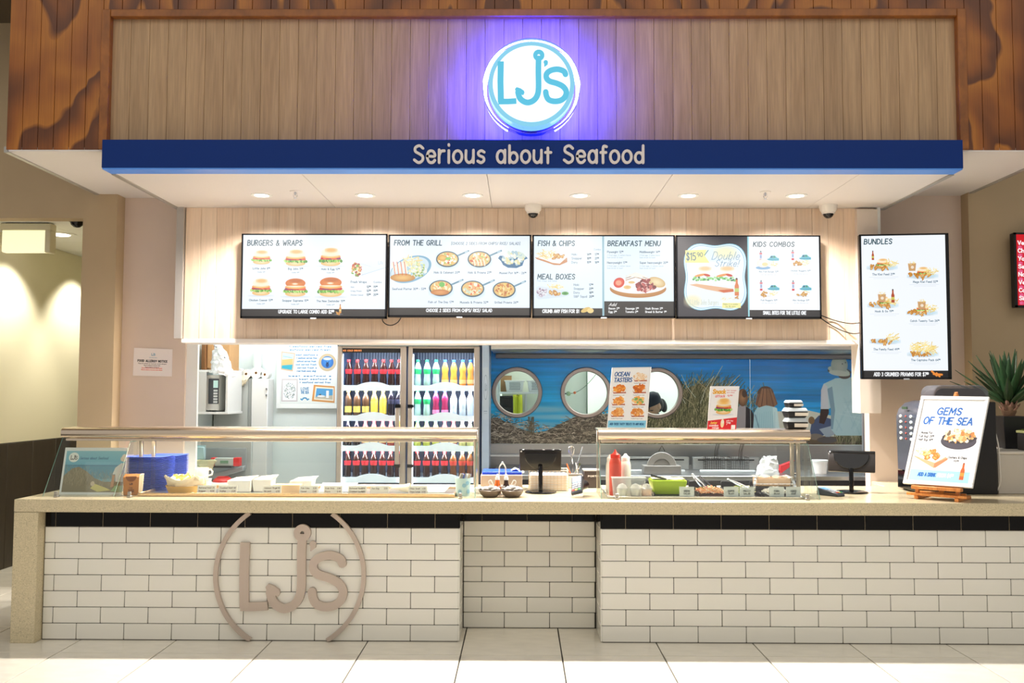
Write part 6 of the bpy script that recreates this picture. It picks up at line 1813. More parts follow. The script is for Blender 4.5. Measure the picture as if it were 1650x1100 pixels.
def tray_mesh():
    mb = MB(); w_, d_, r_ = .125, .12, .035
    def ring(k, z):
        pts = []
        for cx_, cy_, a0 in ((w_-r_, d_-r_, 0), (-w_+r_, d_-r_, 90), (-w_+r_, -d_+r_, 180), (w_-r_, -d_+r_, 270)):
            for q in range(5):
                a = math.radians(a0+90*q/4)
                pts.append((cx_+(r_+k)*math.cos(a), cy_+(r_+k)*math.sin(a), z))
        return pts
    n = 20
    vs = ring(-.012, .0)+ring(-.002, .0068)+ring(.004, .0072)+ring(.004, .0056)
    fs = [tuple(range(n))]
    for k in range(3):
        fs += [(k*n+i, k*n+(i+1) % n, (k+1)*n+(i+1) % n, (k+1)*n+i) for i in range(n)]
    return mb.add(vs, fs).mesh('serving_tray', TRB)


trm = tray_mesh()
NT = 24
for st, (tx, ty, nm, zt2) in enumerate(((X(264, .37)-.125, .50, 'front', Z(738, .37)), (X(287, .64)-.125, .775, 'rear', Z(736, .64)))):
    step = (zt2-CT)/NT
    for i in range(NT):
        o = inst('serving_tray', trm, None, (tx+(R.random()-.5)*.003, ty+(R.random()-.5)*.003, CT+i*step+.0005))
        tag(o, 'blue plastic tray, %s from the bottom of the %s tray stack' % (ORD[i], nm), 'tray', 'blue trays stacked at the left end of the counter')

# food well, baskets and price cards
fw_ = thing('food_well', 'shallow steel food well under the left glass guard', 'food well', (0, 0, 0))
MB().box(-2.47, -.42, .115, .128, CT, CT+.022).box(-2.47, -.42, .60, .613, CT, CT+.022).box(-2.47, -2.457, .128, .60, CT, CT+.022).box(-.433, -.42, .128, .60, CT, CT+.022).build('rim', M('well_steel', (226, 190, 150), .25, .9), fw_, .003)  # steel rim with a brown reflection put into its colour
MB().box(-2.457, -.433, .128, .60, CT, CT+.004).build('tray_floor', STEEL, fw_)
bb = thing('paper_basket', 'low basket lined with crumpled greaseproof paper under the left guard', 'basket', (X(302, .3), .30, CT+.0048))
MB().lathe([(0, 0), (.105, 0), (.125, .05), (.118, .05), (.1, .006), (0, .006)], n=28).build('basket', M('straw', (236, 190, 110), .7), bb)
GP = M('greaseproof_white', (250, 238, 214), .7)
crumple(lambda u, v: ((.08+.055*v)*math.cos(u*2*PI), (.08+.055*v)*math.sin(u*2*PI), .012+.09*v+.018*math.sin(u*23)), 26, 5, .022, 3, 'paper_lining', GP, bb)
crumple(lambda u, v: ((u-.5)*.17, (v-.5)*.17, .035+.03*math.sin(u*4)*math.cos(v*5)), 8, 8, .02, 5, 'paper_lining', GP, bb)
for k in range(9):
    a = k*.7
    MB().box(-.035, .035, -.006, .006, -.005, .006).build('chip', M('chip_gold', (248, 206, 120), .6), bb).matrix_local = Matrix.Translation((.05*math.cos(a), .05*math.sin(a), .085+.004*k)) @ Matrix.Rotation(a*2.1, 4, 'Z') @ Matrix.Rotation(.4, 4, 'Y')
mg = thing('mug', 'white cup with a ring handle standing behind the lined basket', 'mug', (X(328, .46), .46, CT+.0048+.075))
MB().lathe([(0, 0), (.035, 0), (.043, .01), (.046, .075), (.043, .075), (.040, .012), (0, .008)], n=28).build('cup', M('porcelain', (246, 240, 228), .2), mg)
MB().tube([(.044, 0, .06), (.06, 0, .066), (.072, 0, .05), (.068, 0, .03), (.045, 0, .022)], .006, 8).build('handle', MATS['porcelain'], mg)
ms = thing('cup_stand', 'cream box stand under the white cup', 'stand', (X(328, .46), .46, CT+.0048))
MB().box(-.05, .05, -.05, .05, 0, .07).build('box', M('cream_card', (246, 230, 200), .6), ms, .004)
MB().box(-.052, .052, -.052, .052, .069, .0745).build('lid', MATS['cream_card'], ms, .002)
crd = [(335, 'Battered Hoki', '7.20', 'Snapper', '8.50'), (369, 'Crumbed Hoki', '7.40', 'Scallop', '2.20'), (440, 'Calamari Rings', '6.90', 'Six pack', '6.50'), (499, 'Fish Cake', '3.20', 'Mussel', '2.60'), (538, 'Crab Stick', '2.80', 'Prawn', '3.40'), (577, 'Battered Squid', '2.90', 'Crumbed Oyster', '3.20'), (613, 'Hot Dog', '3.50', None, ''), (674, 'Chips Small', '4.50', 'Chips Large', '6.50')]
for k, (px, a, b, c, d) in enumerate(crd):
    pcx = X(px, .15)
    t = thing('price_card', 'white price card reading %s at the front of the food well' % a, 'card', (pcx, .155, CT+.022), group='price cards in the food well')
    t.location.z = CT+.0048
    MB().prism([(-.004, 0), (.03, 0), (.03, .004), (.004, .004), (.018, .062), (.014, .062)], 0, -.06, .06).build('card', CARD, t)
    pm = MB()
    for q in layout(a, -.05, .042, .009, None, 2.4)+layout(b, .05, .042, .009, None, 2.4, 0, 'r'):
        pm.ribbon([(x, z) for x, z in q], .0016, -.0008, .0)
    if c:
        for q in layout(c, -.05, .022, .009, None, 2.4)+layout(d, .05, .022, .009, None, 2.4, 0, 'r'):
            pm.ribbon([(x, z) for x, z in q], .0016, -.0008, .0)
    sh = math.tan(math.radians(17.2))
    pm.v = [(x, y+(z)*.3017-.0045, z) for x, y, z in pm.v]
    pm.build('lettering', M('grey_ink', (120, 100, 84), .7), t)
ob_ = thing('tan_carton', 'tan folded carton lying between price cards in the food well', 'carton', (X(468, .25), .25, CT+.0048))
MB().box(-.10, .08, -.03, .05, 0, .062).build('carton', M('tan_card', (240, 208, 168), .7), ob_, .004)
MB().lathe([(.0, 0), (.03, 0), (.03, .006), (0, .006)], (.085, -.0, .03), 16, 'x').build('round_end', M('orange_card', (236, 180, 130), .7), ob_)
wl = thing('white_cartons', None, None)
bpy.data.objects.remove(wl)
for k, (px, w_, h_, yy_) in enumerate(((392, .16, .075, .40), (428, .13, .08, .42), (490, .15, .07, .44))):
    t = thing('white_carton', 'white takeaway carton at the back of the food well, %s from the left' % ORD[k], 'carton', (X(px, yy_), yy_, CT+.0048), group='white cartons in the food well')
    MB().hexa([(-w_*.45, -.05, 0), (w_*.45, -.05, 0), (w_*.45, .05, 0), (-w_*.45, .05, 0)], [(-w_/2, -.06, h_), (w_/2, -.06, h_), (w_/2, .06, h_), (-w_/2, .06, h_)]).build('tub', CARD, t, .003)
    MB().hexa([(-w_/2, -.06, h_), (w_/2, -.06, h_), (w_/2, .06, h_), (-w_/2, .06, h_)], [(-w_/2+.03, -.05, h_+.012), (w_/2+.02, -.05, h_+.022), (w_/2+.02, .06, h_+.026), (-w_/2+.03, .06, h_+.014)]).build('flap', CARD, t)
sh1 = quad('paper_sheet', PAPER, None, at(514, 795, .36), at(560, 795, .36), at(577, 781, .46), at(520, 781, .46)); tag(sh1, 'white paper sheet lying in the food well left of the hot dog card', 'paper'); sh1.modifiers.new('t', 'SOLIDIFY').thickness = .003
sh2 = quad('paper_sheet', PAPER, None, at(690, 795, .36), at(716, 795, .36), at(727, 783, .46), at(688, 783, .46)); tag(sh2, 'white paper sheet lying at the right end of the food well', 'paper'); sh2.modifiers.new('t', 'SOLIDIFY').thickness = .003
for s_h, zz in ((sh1, .03), (sh2, .03)):
    mn = min(v.co.z for v in s_h.data.vertices)
    for v in s_h.data.vertices:
        v.co.z += CT+.009-mn
wrp = thing('paper_cone', 'white paper cone lying beside the chips price card', 'cone', (X(648, .3), .30, CT+.006))
MB().lathe([(.002, -.07), (.034, .06), (.031, .06), (.001, -.068)], (0, 0, .034), 20, 'x', closed=True).build('cone', GP, wrp)
MB().ball((.05, 0, .034), (.02, .024, .022), 12, 8).build('filling', M('chip_gold'), wrp)

# pale blue cup of sachets
bc_p = on(745, 799.5, CT)
bc = thing('blue_cup', 'pale blue flowered cup filled with sachets at the right end of the left guard', 'cup', (bc_p.x, bc_p.y+.05, CT))
MB().lathe([(0, 0), (.045, 0), (.052, .115), (.048, .115), (.042, .006), (0, .006)], n=28).build('cup', M('pale_blue_china', (206, 232, 236), .3), bc)
for a, z in ((-1.35, .07), (-.9, .085), (-1.9, .03), (-.75, .03)):
    MB().lathe([(0, 0), (.014, 0), (.014, .0015), (0, .0015)], n=12).build('flower', M('flower_blue', (150, 196, 220), .4), bc).matrix_local = Matrix.Translation((.0505*math.cos(a), .0505*math.sin(a), z)) @ Matrix.Rotation(a-PI/2+PI, 4, 'Z') @ Matrix.Rotation(PI/2, 4, 'X')
for k in range(9):
    a = k*.71+.2; r_ = .026
    o = MB().box(-.012, .012, -.002, .002, 0, .06).build('sachet', (M('sachet_blue', (60, 90, 170), .4), M('sachet_white', (240, 238, 232), .4), M('sachet_tan', (206, 186, 160), .4))[k % 3], bc, .001)
    o.location = (r_*math.cos(a), r_*math.sin(a), .085); o.rotation_euler = (.35*math.sin(a), .35*math.cos(a), a)

# condiment caddy with two dark bowls of sachets
cq = on(808, 801, CT)
BOWL = M('dark_bowl', (98, 86, 76), .35)
for k, (px, nm) in enumerate(((789.5, 'left'), (825.5, 'right'))):
    bp_ = on(px, 800.5, CT)
    t = thing('sachet_bowl', 'dark brown bowl heaped with white sachets, %s of the pair on the counter' % nm, 'bowl', (bp_.x, .16, CT), group='sachet bowls')
    MB().lathe([(0, 0), (.042, 0), (.062, .018), (.076, .044), (.073, .046), (.058, .022), (.04, .006), (0, .006)], n=32).build('bowl', BOWL, t)
    for q in range(11):
        a = q*2.4; r_ = .055*math.sqrt((q+.5)/11)
        o = MB().box(-.02, .02, -.014, .014, -.003, .003).build('sachet', M('sachet_white'), t, .002)
        o.location = (r_*math.cos(a), r_*math.sin(a), .05+.012*(1-r_/.06)+.002*(q % 3)); o.rotation_euler = (.4*math.sin(a*3), .4*math.cos(a*2), a)
cdd = thing('condiment_caddy', 'white wire condiment caddy with tall loop handle behind the sachet bowls', 'caddy', (X(810, .27), .27, CT))
WIREW = M('white_wire', (240, 236, 230), .3, .3)
hw = .022
MB().tube(spline3([(-hw-.002, 0, .01), (-hw, 0, .14), (-hw+.004, 0, .185), (0, 0, .205), (hw-.004, 0, .185), (hw, 0, .14), (hw+.002, 0, .01)]), .0045, 8).ball((0, 0, .212), .007, 10, 8).build('loop_handle', WIREW, cdd)
MB().tube([(-.085, -.04, .008), (.085, -.04, .008), (.085, .04, .008), (-.085, .04, .008)], .004, 6, closed=True).tube(spline3([(-.075, -.04, .06), (-.09, -.04, .09), (-.075, -.04, .1), (-.06, -.04, .075)]), .0035, 6).tube(spline3([(.075, -.04, .06), (.09, -.04, .09), (.075, -.04, .1), (.06, -.04, .075)]), .0035, 6).tube([(-.085, -.04, .06), (.085, -.04, .06), (.085, .04, .06), (-.085, .04, .06)], .0035, 6, closed=True).tube([(-.085, -.04, .008), (-.085, -.04, .06)], .0035, 6).tube([(.085, -.04, .008), (.085, -.04, .06)], .0035, 6).tube([(.085, .04, .008), (.085, .04, .06)], .0035, 6).tube([(-.085, .04, .008), (-.085, .04, .06)], .0035, 6).build('wire_frame', WIREW, cdd)
for k, (px, c, nm) in enumerate(((802, (226, 110, 40), 'orange'), (816, (50, 34, 30), 'dark brown'))):
    t = thing('sauce_cruet', 'small glass sauce cruet with %s sauce and pointed white cap in the caddy' % nm, 'bottle', (X(px, .25), .25, CT+.006), group='sauce cruets')
    MB().lathe([(0, 0), (.024, 0), (.026, .05), (.016, .07), (.013, .10), (0, .10)], n=18).build('body', M('sauce_'+nm.replace(' ', '_'), c, .2), t)
    MB().lathe([(.015, .095), (.015, .108), (.006, .13), (.0, .136)], n=14).build('cap', WHITE, t)
# blue lidded box behind
bx = thing('blue_lid_box', 'grey box with a bright blue lid and white paper behind the caddy', 'box', (0, 0, 0))
ax, bx1 = X(775, .55), X(842, .55)
zb = Z(765, .55)
MB().box(ax, bx1, .55, .80, CT, zb).build('body', M('box_taupe', (168, 152, 138), .4), bx, .004)
MB().box(ax+.01, bx1-.004, .565, .815, zb, zb+.02).build('lid', M('bright_blue', (30, 72, 214), .4), bx, .003)
wpp = crumple(lambda u, v: (X(824, .6)+.09*u, .62+.12*v, zb+.024+.012*math.sin(u*5)), 6, 6, .008, 8, 'white_napkin', PAPER)
tag(wpp, 'white napkin lying on the blue lidded box', 'napkin')
nb = thing('napkin_pile', 'pile of white napkins beside the blue cup on the counter', 'napkins', (X(781, .35), .36, CT))
for k in range(6):
    o = MB().box(-.07, .07, -.05, .05, 0, .006).build('napkin', PAPER, nb, .001); o.location = (R.random()*.006, R.random()*.006, .0065*k); o.rotation_euler = (0, 0, (R.random()-.5)*.3)

# ------------------------------------------------------------------ tablets, terminals
def tablet(loc, rz, tilt, w_, h_, zc, label, front):
    t = thing('tablet_stand', label, 'tablet', loc, rz, 'tablet stands on the counter')
    MB().lathe([(0, 0), (.105, 0), (.108, .006), (.100, .011), (0, .013)], n=40).build('base', BLACKG, t)
    MB().tube([(0, 0, .01), (0, 0, zc-.06), (0, .004, zc-.04)], .015, 14).build('pole', BLACKG, t)
    Tm = Matrix.Translation((0, .045, zc)) @ Matrix.Rotation(tilt, 4, 'X')
    mb = MB(); mb.T = Tm; mb.box(-w_/2, w_/2, -.012, .012, -h_/2, h_/2)
    mb.build('case', M('tablet_case', (40, 35, 32), .3), t, .008, 2)
    mb = MB(); mb.T = Tm; mb.box(-w_/2, w_/2, -.016, -.004, h_/2-.012, h_/2+.004); mb.build('top_edge', BLACKG, t, .003)
    mb = MB(); mb.T = Tm
    if front:
        mb.box(-w_/2+.018, w_/2-.018, -.0145, -.0115, -h_/2+.014, h_/2-.016); mb.build('dark_screen', BLACKG, t, .002)
    else:
        pts = [(-w_*.38, h_*.36), (w_*.38, h_*.36)]+[(w_*.38*math.cos(a), h_*.30-h_*.70*math.sin(a)) for a in np.linspace(0, PI, 18)]
        mb.prism(pts, 1, -.022, -.0115); mb.build('mount_plate', BLACKG, t, .003)
    mb = MB(); mb.T = Tm
    mb.lathe([(0, -.004), (.006, -.004), (.006, .002), (0, .002)], (-w_/2+.012, -.014, h_/2-.008), 10, 'y'); mb.build('corner_screw', CHROME, t)
    return t


tp1 = on(871, 793.5, CT)
tablet((tp1.x, tp1.y, CT), math.radians(1), math.radians(8), .285, .145, .215, 'black tablet on a round foot stand seen from behind, left of centre register', False)
tp2 = on(1372, 793.5, CT)
tablet((tp2.x, tp2.y, CT), math.radians(-24), math.radians(-22), .305, .145, .205, 'black tablet on a round foot stand at the right register', False)


def terminal(loc, rot, label, holder):
    t = thing('card_terminal', label, 'terminal', loc, rot=rot, group='card terminals')
    MB().hexa([(-.04, -.085, 0), (.04, -.085, 0), (.04, .085, 0), (-.04, .085, 0)], [(-.036, -.08, .022), (.036, -.08, .022), (.036, .082, .05), (-.036, .082, .05)]).build('body', M('terminal_grey', (60, 64, 72), .35), t, .006)
    n_ = Vector((0, -.028, .162)).normalized()
    def onface(x0, x1, y0, y1, h0, h1):
        zf = lambda y: .022+(y+.08)*(.028/.162)
        return MB().hexa([(x0, y0, zf(y0)+h0), (x1, y0, zf(y0)+h0), (x1, y1, zf(y1)+h0), (x0, y1, zf(y1)+h0)], [(x0, y0, zf(y0)+h1), (x1, y0, zf(y0)+h1), (x1, y1, zf(y1)+h1), (x0, y1, zf(y1)+h1)])
    onface(-.029, .029, .015, .072, 0, .0015).build('display', M('terminal_screen', (120, 170, 220), .3, emit=(110, 166, 226), es=.3), t)
    for r in range(4):
        for c in range(3):
            m = M('key_grey', (190, 196, 204), .5)
            if r == 0:
                m = (M('key_red', (206, 60, 50), .5), M('key_yellow', (226, 190, 60), .5), M('key_green', (60, 160, 90), .5))[c]
            onface(-.028+.02*c, -.012+.02*c, -.07+.02*r, -.057+.02*r, 0, .004).build('key', m, t, .001)
    if holder:
        MB().tube([(0, .02, .0), (.02, .07, -.025), (.03, .10, -.035)], [.03, .026, .03], 12).build('holder', BLACKP, t)


q1 = on(932, 802, CT)
terminal((q1.x, q1.y+.04, CT+.048), (math.radians(24), math.radians(-14), math.radians(-14)), 'small black card terminal tilted up on a swivel stand by the right guard', True)
bpy.data.objects['card_terminal'].location = (q1.x+.002, q1.y+.06, CT+.055)
q2 = on(1341, 799, CT)
terminal((q2.x, q2.y+.03, CT), (0, 0, math.radians(38)), 'card terminal with blue screen and keypad lying before the right tablet', False)

# mesh basket, utensil tub and dark appliance behind the register
wbm = thing('wire_basket', 'white wire mesh basket behind the tablet in the middle of the counter', 'basket', (X(884, .55), .62, CT))
gm = MB(); gw, gd, gh = .135, .1, Z(757, .55)-CT
for i in range(12):
    x = -gw+2*gw*i/11
    gm.box(x-.0012, x+.0012, -gd, -gd+.0024, 0, gh).box(x-.0012, x+.0012, gd-.0024, gd, 0, gh)
for j in range(9):
    z = gh*j/8
    gm.box(-gw, gw, -gd, -gd+.0024, z-.0012, z+.0012).box(-gw, gw, gd-.0024, gd, z-.0012, z+.0012).box(-gw, -gw+.0024, -gd, gd, z-.0012, z+.0012).box(gw-.0024, gw, -gd, gd, z-.0012, z+.0012)
tag(gm.build('mesh_wall', M('cream_wire', (236, 216, 186), .5), wbm), kind='stuff')
MB().box(-gw+.006, gw-.006, -gd+.006, gd-.006, .002, gh-.03).build('white_lining', M('liner_white', (250, 244, 234), .7), wbm, .004)
MB().tube([(-gw, -gd, gh), (gw, -gd, gh), (gw, gd, gh), (-gw, gd, gh)], .004, 6, closed=True).build('rim', MATS['cream_wire'], wbm)
ut = thing('utensil_tub', 'white tub of kitchen utensils behind the counter left of the right guard', 'tub', (X(926, .75), .77, CT))
uh = Z(763, .75)-CT
MB().box(-.055, .055, -.05, .05, 0, uh).build('tub', M('tub_white', (240, 236, 230), .4), ut, .006)
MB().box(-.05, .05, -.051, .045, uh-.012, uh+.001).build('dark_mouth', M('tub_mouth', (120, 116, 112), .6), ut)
for k, (a, b, r_, m) in enumerate((((-.03, 0, uh), (-.055, .02, uh+.07), .006, M('wood_handle', (150, 84, 40), .6)), ((.0, 0, uh), (.06, .03, uh+.19), .004, CHROME), ((-.01, .02, uh), (-.02, .05, uh+.185), .003, CHROME), ((.02, 0, uh), (.035, .0, uh+.075), .007, CHROME), ((.025, .0, uh), (.01, .0, uh+.08), .007, CHROME))):
    MB().tube([a, b], r_, 8).build('utensil', m, ut)
wk = MB()
for k in range(5):
    s = (k-2)*.008
    wk.tube(spline3([(-.02, .05, uh+.11), (-.02+s, .05, uh+.15), (-.02+s*1.2, .05, uh+.18), (-.02, .05, uh+.195)]), .0014, 4)
wk.build('whisk_wires', CHROME, ut)
dkb = thing('receipt_printer', 'dark box with small white lettering beside the left edge of the right guard', 'printer', (X(952, .72), .80, CT))
dz = Z(757.5, .72)-CT
MB().box(-.052, .052, -.07, .07, 0, dz).build('body', M('printer_dark', (62, 54, 54), .4), dkb, .006)
MB().box(-.053, .053, -.071, .071, dz-.006, dz+.004).build('top_rim', M('grey_rim', (160, 160, 160), .4), dkb, .002)
pm = MB()
for q in layout('PORT', -.02, dz-.045, .010, .06, 2.2):
    pm.ribbon(q, .003, -.0715, -.069)
pm.build('lettering', WHITE, dkb)

# ------------------------------------------------------------------ inside the right guard
rw = thing('salad_well', 'steel salad well with dark trays under the right glass guard', 'food well', (0, 0, 0))
MB().box(.56, 1.82, .10, .113, CT+.0004, CT+.014).box(.56, 1.82, .59, .603, CT+.0004, CT+.014).box(.56, .573, .113, .59, CT+.0004, CT+.014).box(1.807, 1.82, .113, .59, CT+.0004, CT+.014).build('rim', M('well_rim', (214, 208, 200), .25, .9), rw, .003)
for k, (a, b) in enumerate(((1048, 1112), (1118, 1168), (1172, 1216), (1220, 1270))):
    MB().box(X(a, .3), X(b, .3), .16, .56, CT+.0005, CT+.008).box(X(a, .3), X(a, .3)+.006, .16, .56, CT+.008, CT+.03).box(X(b, .3)-.006, X(b, .3), .16, .56, CT+.008, CT+.03).box(X(a, .3)+.006, X(b, .3)-.006, .554, .56, CT+.008, CT+.07).build('dark_tray', M('tray_dark', (40, 38, 42), .3), rw, .002)


def squeeze(px, Y, zt, r_, bodyc, capc, label, zcap):
    t = thing('squeeze_bottle', label, 'bottle', (X(px, Y), Y, CT+.0005), group='squeeze bottles')
    h = zcap-CT
    MB().lathe([(0, 0), (r_*.95, 0), (r_, .01), (r_, h*.86), (r_*.86, h*.95), (r_*.72, h), (0, h)], n=24).build('body', M('squeeze_'+label.split()[0], bodyc, .35), t)
    H = zt-CT
    MB().lathe([(r_*.80, h), (r_*.80, h+.022), (r_*.45, h+.03), (.007, h+.045), (.004, H), (0, H)], n=20).build('nozzle_cap', M('squeezecap_'+label.split()[0], capc, .4), t)
    return t


squeeze(991, .30, Z(723.5, .30), .040, (206, 66, 46), (222, 44, 26), 'red squeeze bottle of tomato sauce with pointed red nozzle', Z(737, .30))
squeeze(1007.5, .36, Z(731, .36), .036, (238, 234, 222), (250, 246, 240), 'white squeeze bottle standing to the right of the red sauce bottle', Z(741, .36))
squeeze(983, .44, Z(731, .44), .030, (240, 236, 226), (250, 246, 240), 'cream squeeze bottle half hidden behind the red sauce bottle', Z(742, .44))
ctb = thing('clear_tub', 'clear plastic tub standing before the squeeze bottles', 'tub', (X(1012, .235), .235, CT+.0005))
cw_, ch_ = X(1039, .2)-X(1012, .2), Z(770, .2)-CT
MB().hexa([(-cw_*.9, -.035, 0), (cw_*.9, -.035, 0), (cw_*.9, .02, 0), (-cw_*.9, .02, 0)], [(-cw_, -.04, ch_), (cw_, -.04, ch_), (cw_, .022, ch_), (-cw_, .022, ch_)]).build('tub', TRANSLU, ctb, .006)
MB().box(-cw_-.004, cw_+.004, -.045, .025, ch_, ch_+.007).build('rim', frosted('clear_rim', (240, 244, 244), .6), ctb, .003)
for k, (px, c, nm) in enumerate(((1002, (232, 222, 196), 'cream'), (1023.5, (226, 214, 196), 'beige'), (1041, (236, 170, 110), 'orange'))):
    t = thing('sauce_pot', 'small lidded pot of %s sauce before the clear tub' % nm, 'pot', (X(px, .15), .15, CT+.0005), group='small sauce pots')
    r_ = .033
    MB().lathe([(0, .002), (r_*.9, .002), (r_, .048), (0, .048)], n=22).build('sauce', M('sauce_fill_'+nm, c, .4), t)
    MB().lathe([(r_*.93, 0), (r_*1.04, .055), (r_*1.1, .055), (r_*1.1, .062), (0, .064)], n=22).build('cup', TRANSLU, t)
    MB().lathe([(r_*1.06, .062), (r_*.7, .082), (r_*.2, .09), (0, .09)], n=22).build('domed_lid', frosted('pot_lid', (236, 232, 224), .55), t)
gbw = thing('green_bowl', 'lime green bowl of salad with dark tongs under the right guard', 'bowl', (X(1074.5, .33), .33, CT+.0085))
gr_ = (X(1103, .33)-X(1046, .33))/2; ghh = Z(771.5, .28)-CT-.0085
MB().hexa([(-gr_*.82, -.085, 0), (gr_*.82, -.085, 0), (gr_*.82, .085, 0), (-gr_*.82, .085, 0)], [(-gr_, -.1, ghh), (gr_, -.1, ghh), (gr_, .1, ghh), (-gr_, .1, ghh)]).build('bowl', M('lime_bowl', (186, 216, 40), .35), gbw, .012, 2)
tag(MB().sheet(lambda u, v: ((u-.5)*gr_*1.8, (v-.5)*.17, ghh+.001+.008*R.random()), 14, 10).build('salad', M('cream_salad', (236, 232, 190), .6, noise=.2, nscale=60), gbw), kind='stuff')


def tongs(a, b, name, label, m=None, wdt=.02, spread_=.03):
    a, b = Vector(a), Vector(b)
    t = thing('tongs', label, 'tongs', tuple(a), group='tongs in the salad well')
    d = b-a; s = d.cross(Vector((0, 0, 1))).normalized()
    for k in (-1, 1):
        MB().tube([s*k*.004, d*.5+s*k*spread_*.5, d+s*k*spread_*.4], [.004, .0065, .007], 8).build('arm', m or CHROME, t)
    MB().ball((0, 0, 0), .009, 10, 8).build('hinge', m or CHROME, t)
    return t


tongs(at(1084, 775, .30), at(1050, 765.5, .27), 'tongs', 'dark plastic tongs resting across the lime green bowl', BLACKP)
tongs(at(1116, 764, .50), at(1142, 794, .30), 'tongs', 'steel tongs leaning into the shredded salad tray', CHROME)
tongs(at(1128, 768, .52), at(1147, 789, .34), 'tongs', 'dark handled tongs beside the steel tongs in the shredded salad tray', M('dark_tong', (60, 58, 60), .3, .5))
tongs(at(1173, 772, .52), at(1206, 787, .32), 'tongs', 'steel tongs lying over the middle salad tray', CHROME)
for k, (a, b, cols, nm) in enumerate(((1122, 1166, [(240, 180, 130), (250, 236, 210), (226, 120, 80), (236, 206, 150)], 'shredded orange and white coleslaw'), (1174, 1214, [(190, 206, 120), (236, 224, 170), (120, 150, 60)], 'green mixed salad'), (1224, 1268, [(250, 246, 236), (236, 226, 206), (250, 250, 246)], 'shredded white cabbage'))):
    xa, xb = X(a, .3), X(b, .3)
    root = thing('salad', 'heap of %s in a dark tray under the right guard' % nm, 'food', ((xa+xb)/2, .30, CT+.0085))
    for ci, c in enumerate(cols):
        mb = MB()
        for _ in range(70):
            x = (R.random()-.5)*(xb-xa-.02); y = (R.random()-.5)*.22; z = .012+.035*(1-abs(2*x/(xb-xa)))*R.random()+.012*R.random()
            a_ = R.random()*PI; l = .008+.012*R.random()
            mb.T = Matrix.Translation((x, y, z)) @ Matrix.Rotation(a_, 4, 'Z') @ Matrix.Rotation((R.random()-.5)*.9, 4, 'Y')
            mb.box(-l, l, -.0022, .0022, -.0018, .0018)
        mb.T = None
        tag(mb.build('shreds', M('shred_%d_%d' % (k, ci), c, .6), root), kind='stuff')
ck = thing('wrapped_loaf', 'peach coloured wrapped loaf on a bright steel rack under the right guard', 'food', (X(1240, .42), .40, CT+.053))
MB().box(-.115, .115, -.06, .06, 0, .062).build('loaf', M('peach_loaf', (240, 202, 166), .5), ck, .016, 3)
crumple(lambda u, v: ((u-.5)*.25, -.066+.14*v, .064+.006*math.sin(u*20)), 12, 5, .008, 12, 'cling_film', frosted('cling', (250, 246, 240), .45), ck)
rk = MB()
for s in (-1, 1):
    for k in range(4):
        x = s*(.12+.004*k)
        rk.tube(spline3([(x, -.07, -.045), (x+s*.008, -.075, .0), (x-s*.004, -.06, .05), (x-s*.03, -.02, .07)]), .003, 6)
rk.tube([(-.14, -.07, -.042), (.14, -.07, -.042)], .003, 6).tube([(-.14, .06, -.042), (.14, .06, -.042)], .003, 6).tube([(-.14, -.07, .02), (.14, -.07, .02)], .0025, 6)
rk.build('steel_rack', CHROME, ck)
MB().box(-.13, .13, -.068, .06, -.036, -.003).build('tray', M('tray_dark'), ck, .003)
NM = [(1107, 'GREEK', 'SALAD'), (1178.5, 'SUPER', 'SLAW'), (1204, 'PRAWN', 'SALAD'), (1252, 'CORN', 'SLAW'), (1279, 'MIXED', 'LEAF')]
for k, (px, a, b) in enumerate(NM):
    p = on(px, 803, CT)
    t = thing('name_card', 'clear acrylic name card reading %s %s before the salad well' % (a.lower(), b.lower()), 'card', (p.x, p.y+.005, CT+.0005), group='acrylic name cards')
    MB().box(-.048, .048, -.001, .001, 0, .075).box(-.048, .048, .001, .04, 0, .002).build('holder', TRANSLU, t)
    MB().box(-.044, .044, .0015, .0025, .006, .068).build('paper', M('card_grey', (226, 232, 230), .6), t)
    pm = MB()
    for q in layout(a, 0, .042, .010, None, 2.6, 0, 'c')+layout(b, 0, .026, .010, None, 2.6, 0, 'c'):
        pm.ribbon(q, .0022, -.0018, -.0009)
    pm.build('lettering', M('ink_dark', (50, 56, 58), .7), t)

# ------------------------------------------------------------------ cards and boxes on the right guard's shelf
GZ = 1.318
OT = Pic(752, 198, 1202, 835, 1., (250, 247, 242))
OT2 = Pic(0, 0, 400, 620, 1.5, (251, 249, 246))
OT2.text('OCEAN', 28, 80, 42, 9, (20, 84, 150), 152, .14); OT2.text('TASTERS', 28, 142, 42, 9, (20, 84, 150), 184, .14)
for (x, y, c) in ((300, 100, ((250, 226, 196), (240, 200, 150), (252, 240, 224))), (88, 225, ((240, 150, 50), (250, 180, 80), (226, 120, 30))), (300, 225, ((226, 120, 30), (240, 150, 50), (206, 100, 24))), (88, 350, ((244, 160, 70), (226, 130, 50), (250, 190, 110))), (300, 350, ((240, 170, 80), (250, 200, 120), (120, 170, 90))), (88, 470, ((244, 170, 90), (230, 140, 60), (250, 196, 120))), (300, 470, ((236, 160, 80), (226, 136, 56), (250, 190, 110)))):
    OT2.poly([(x-70, y+12), (x+66, y+12), (x+76, y+38), (x-56, y+40)], (176, 84, 50)); OT2.poly([(x-76, y+4), (x+80, y-6), (x+66, y+26), (x-56, y+28)], (250, 240, 226))
    OT2.blotch(x, y-12, 58, 34, 46, c, 9, 24, rg); chips(OT2, x, y-14, 52, 28, 10, c)
    OT2.text('Crumbed Prawns 4 pack', x-60, y+62, 9, 1.8, (150, 150, 150), 120)
OT2.rect(0, 548, 400, 620, (134, 206, 236)); OT2.text('ADD THESE TASTY TREATS TO ANY MEAL!', 20, 594, 20, 5, (30, 92, 140), 360, .05)


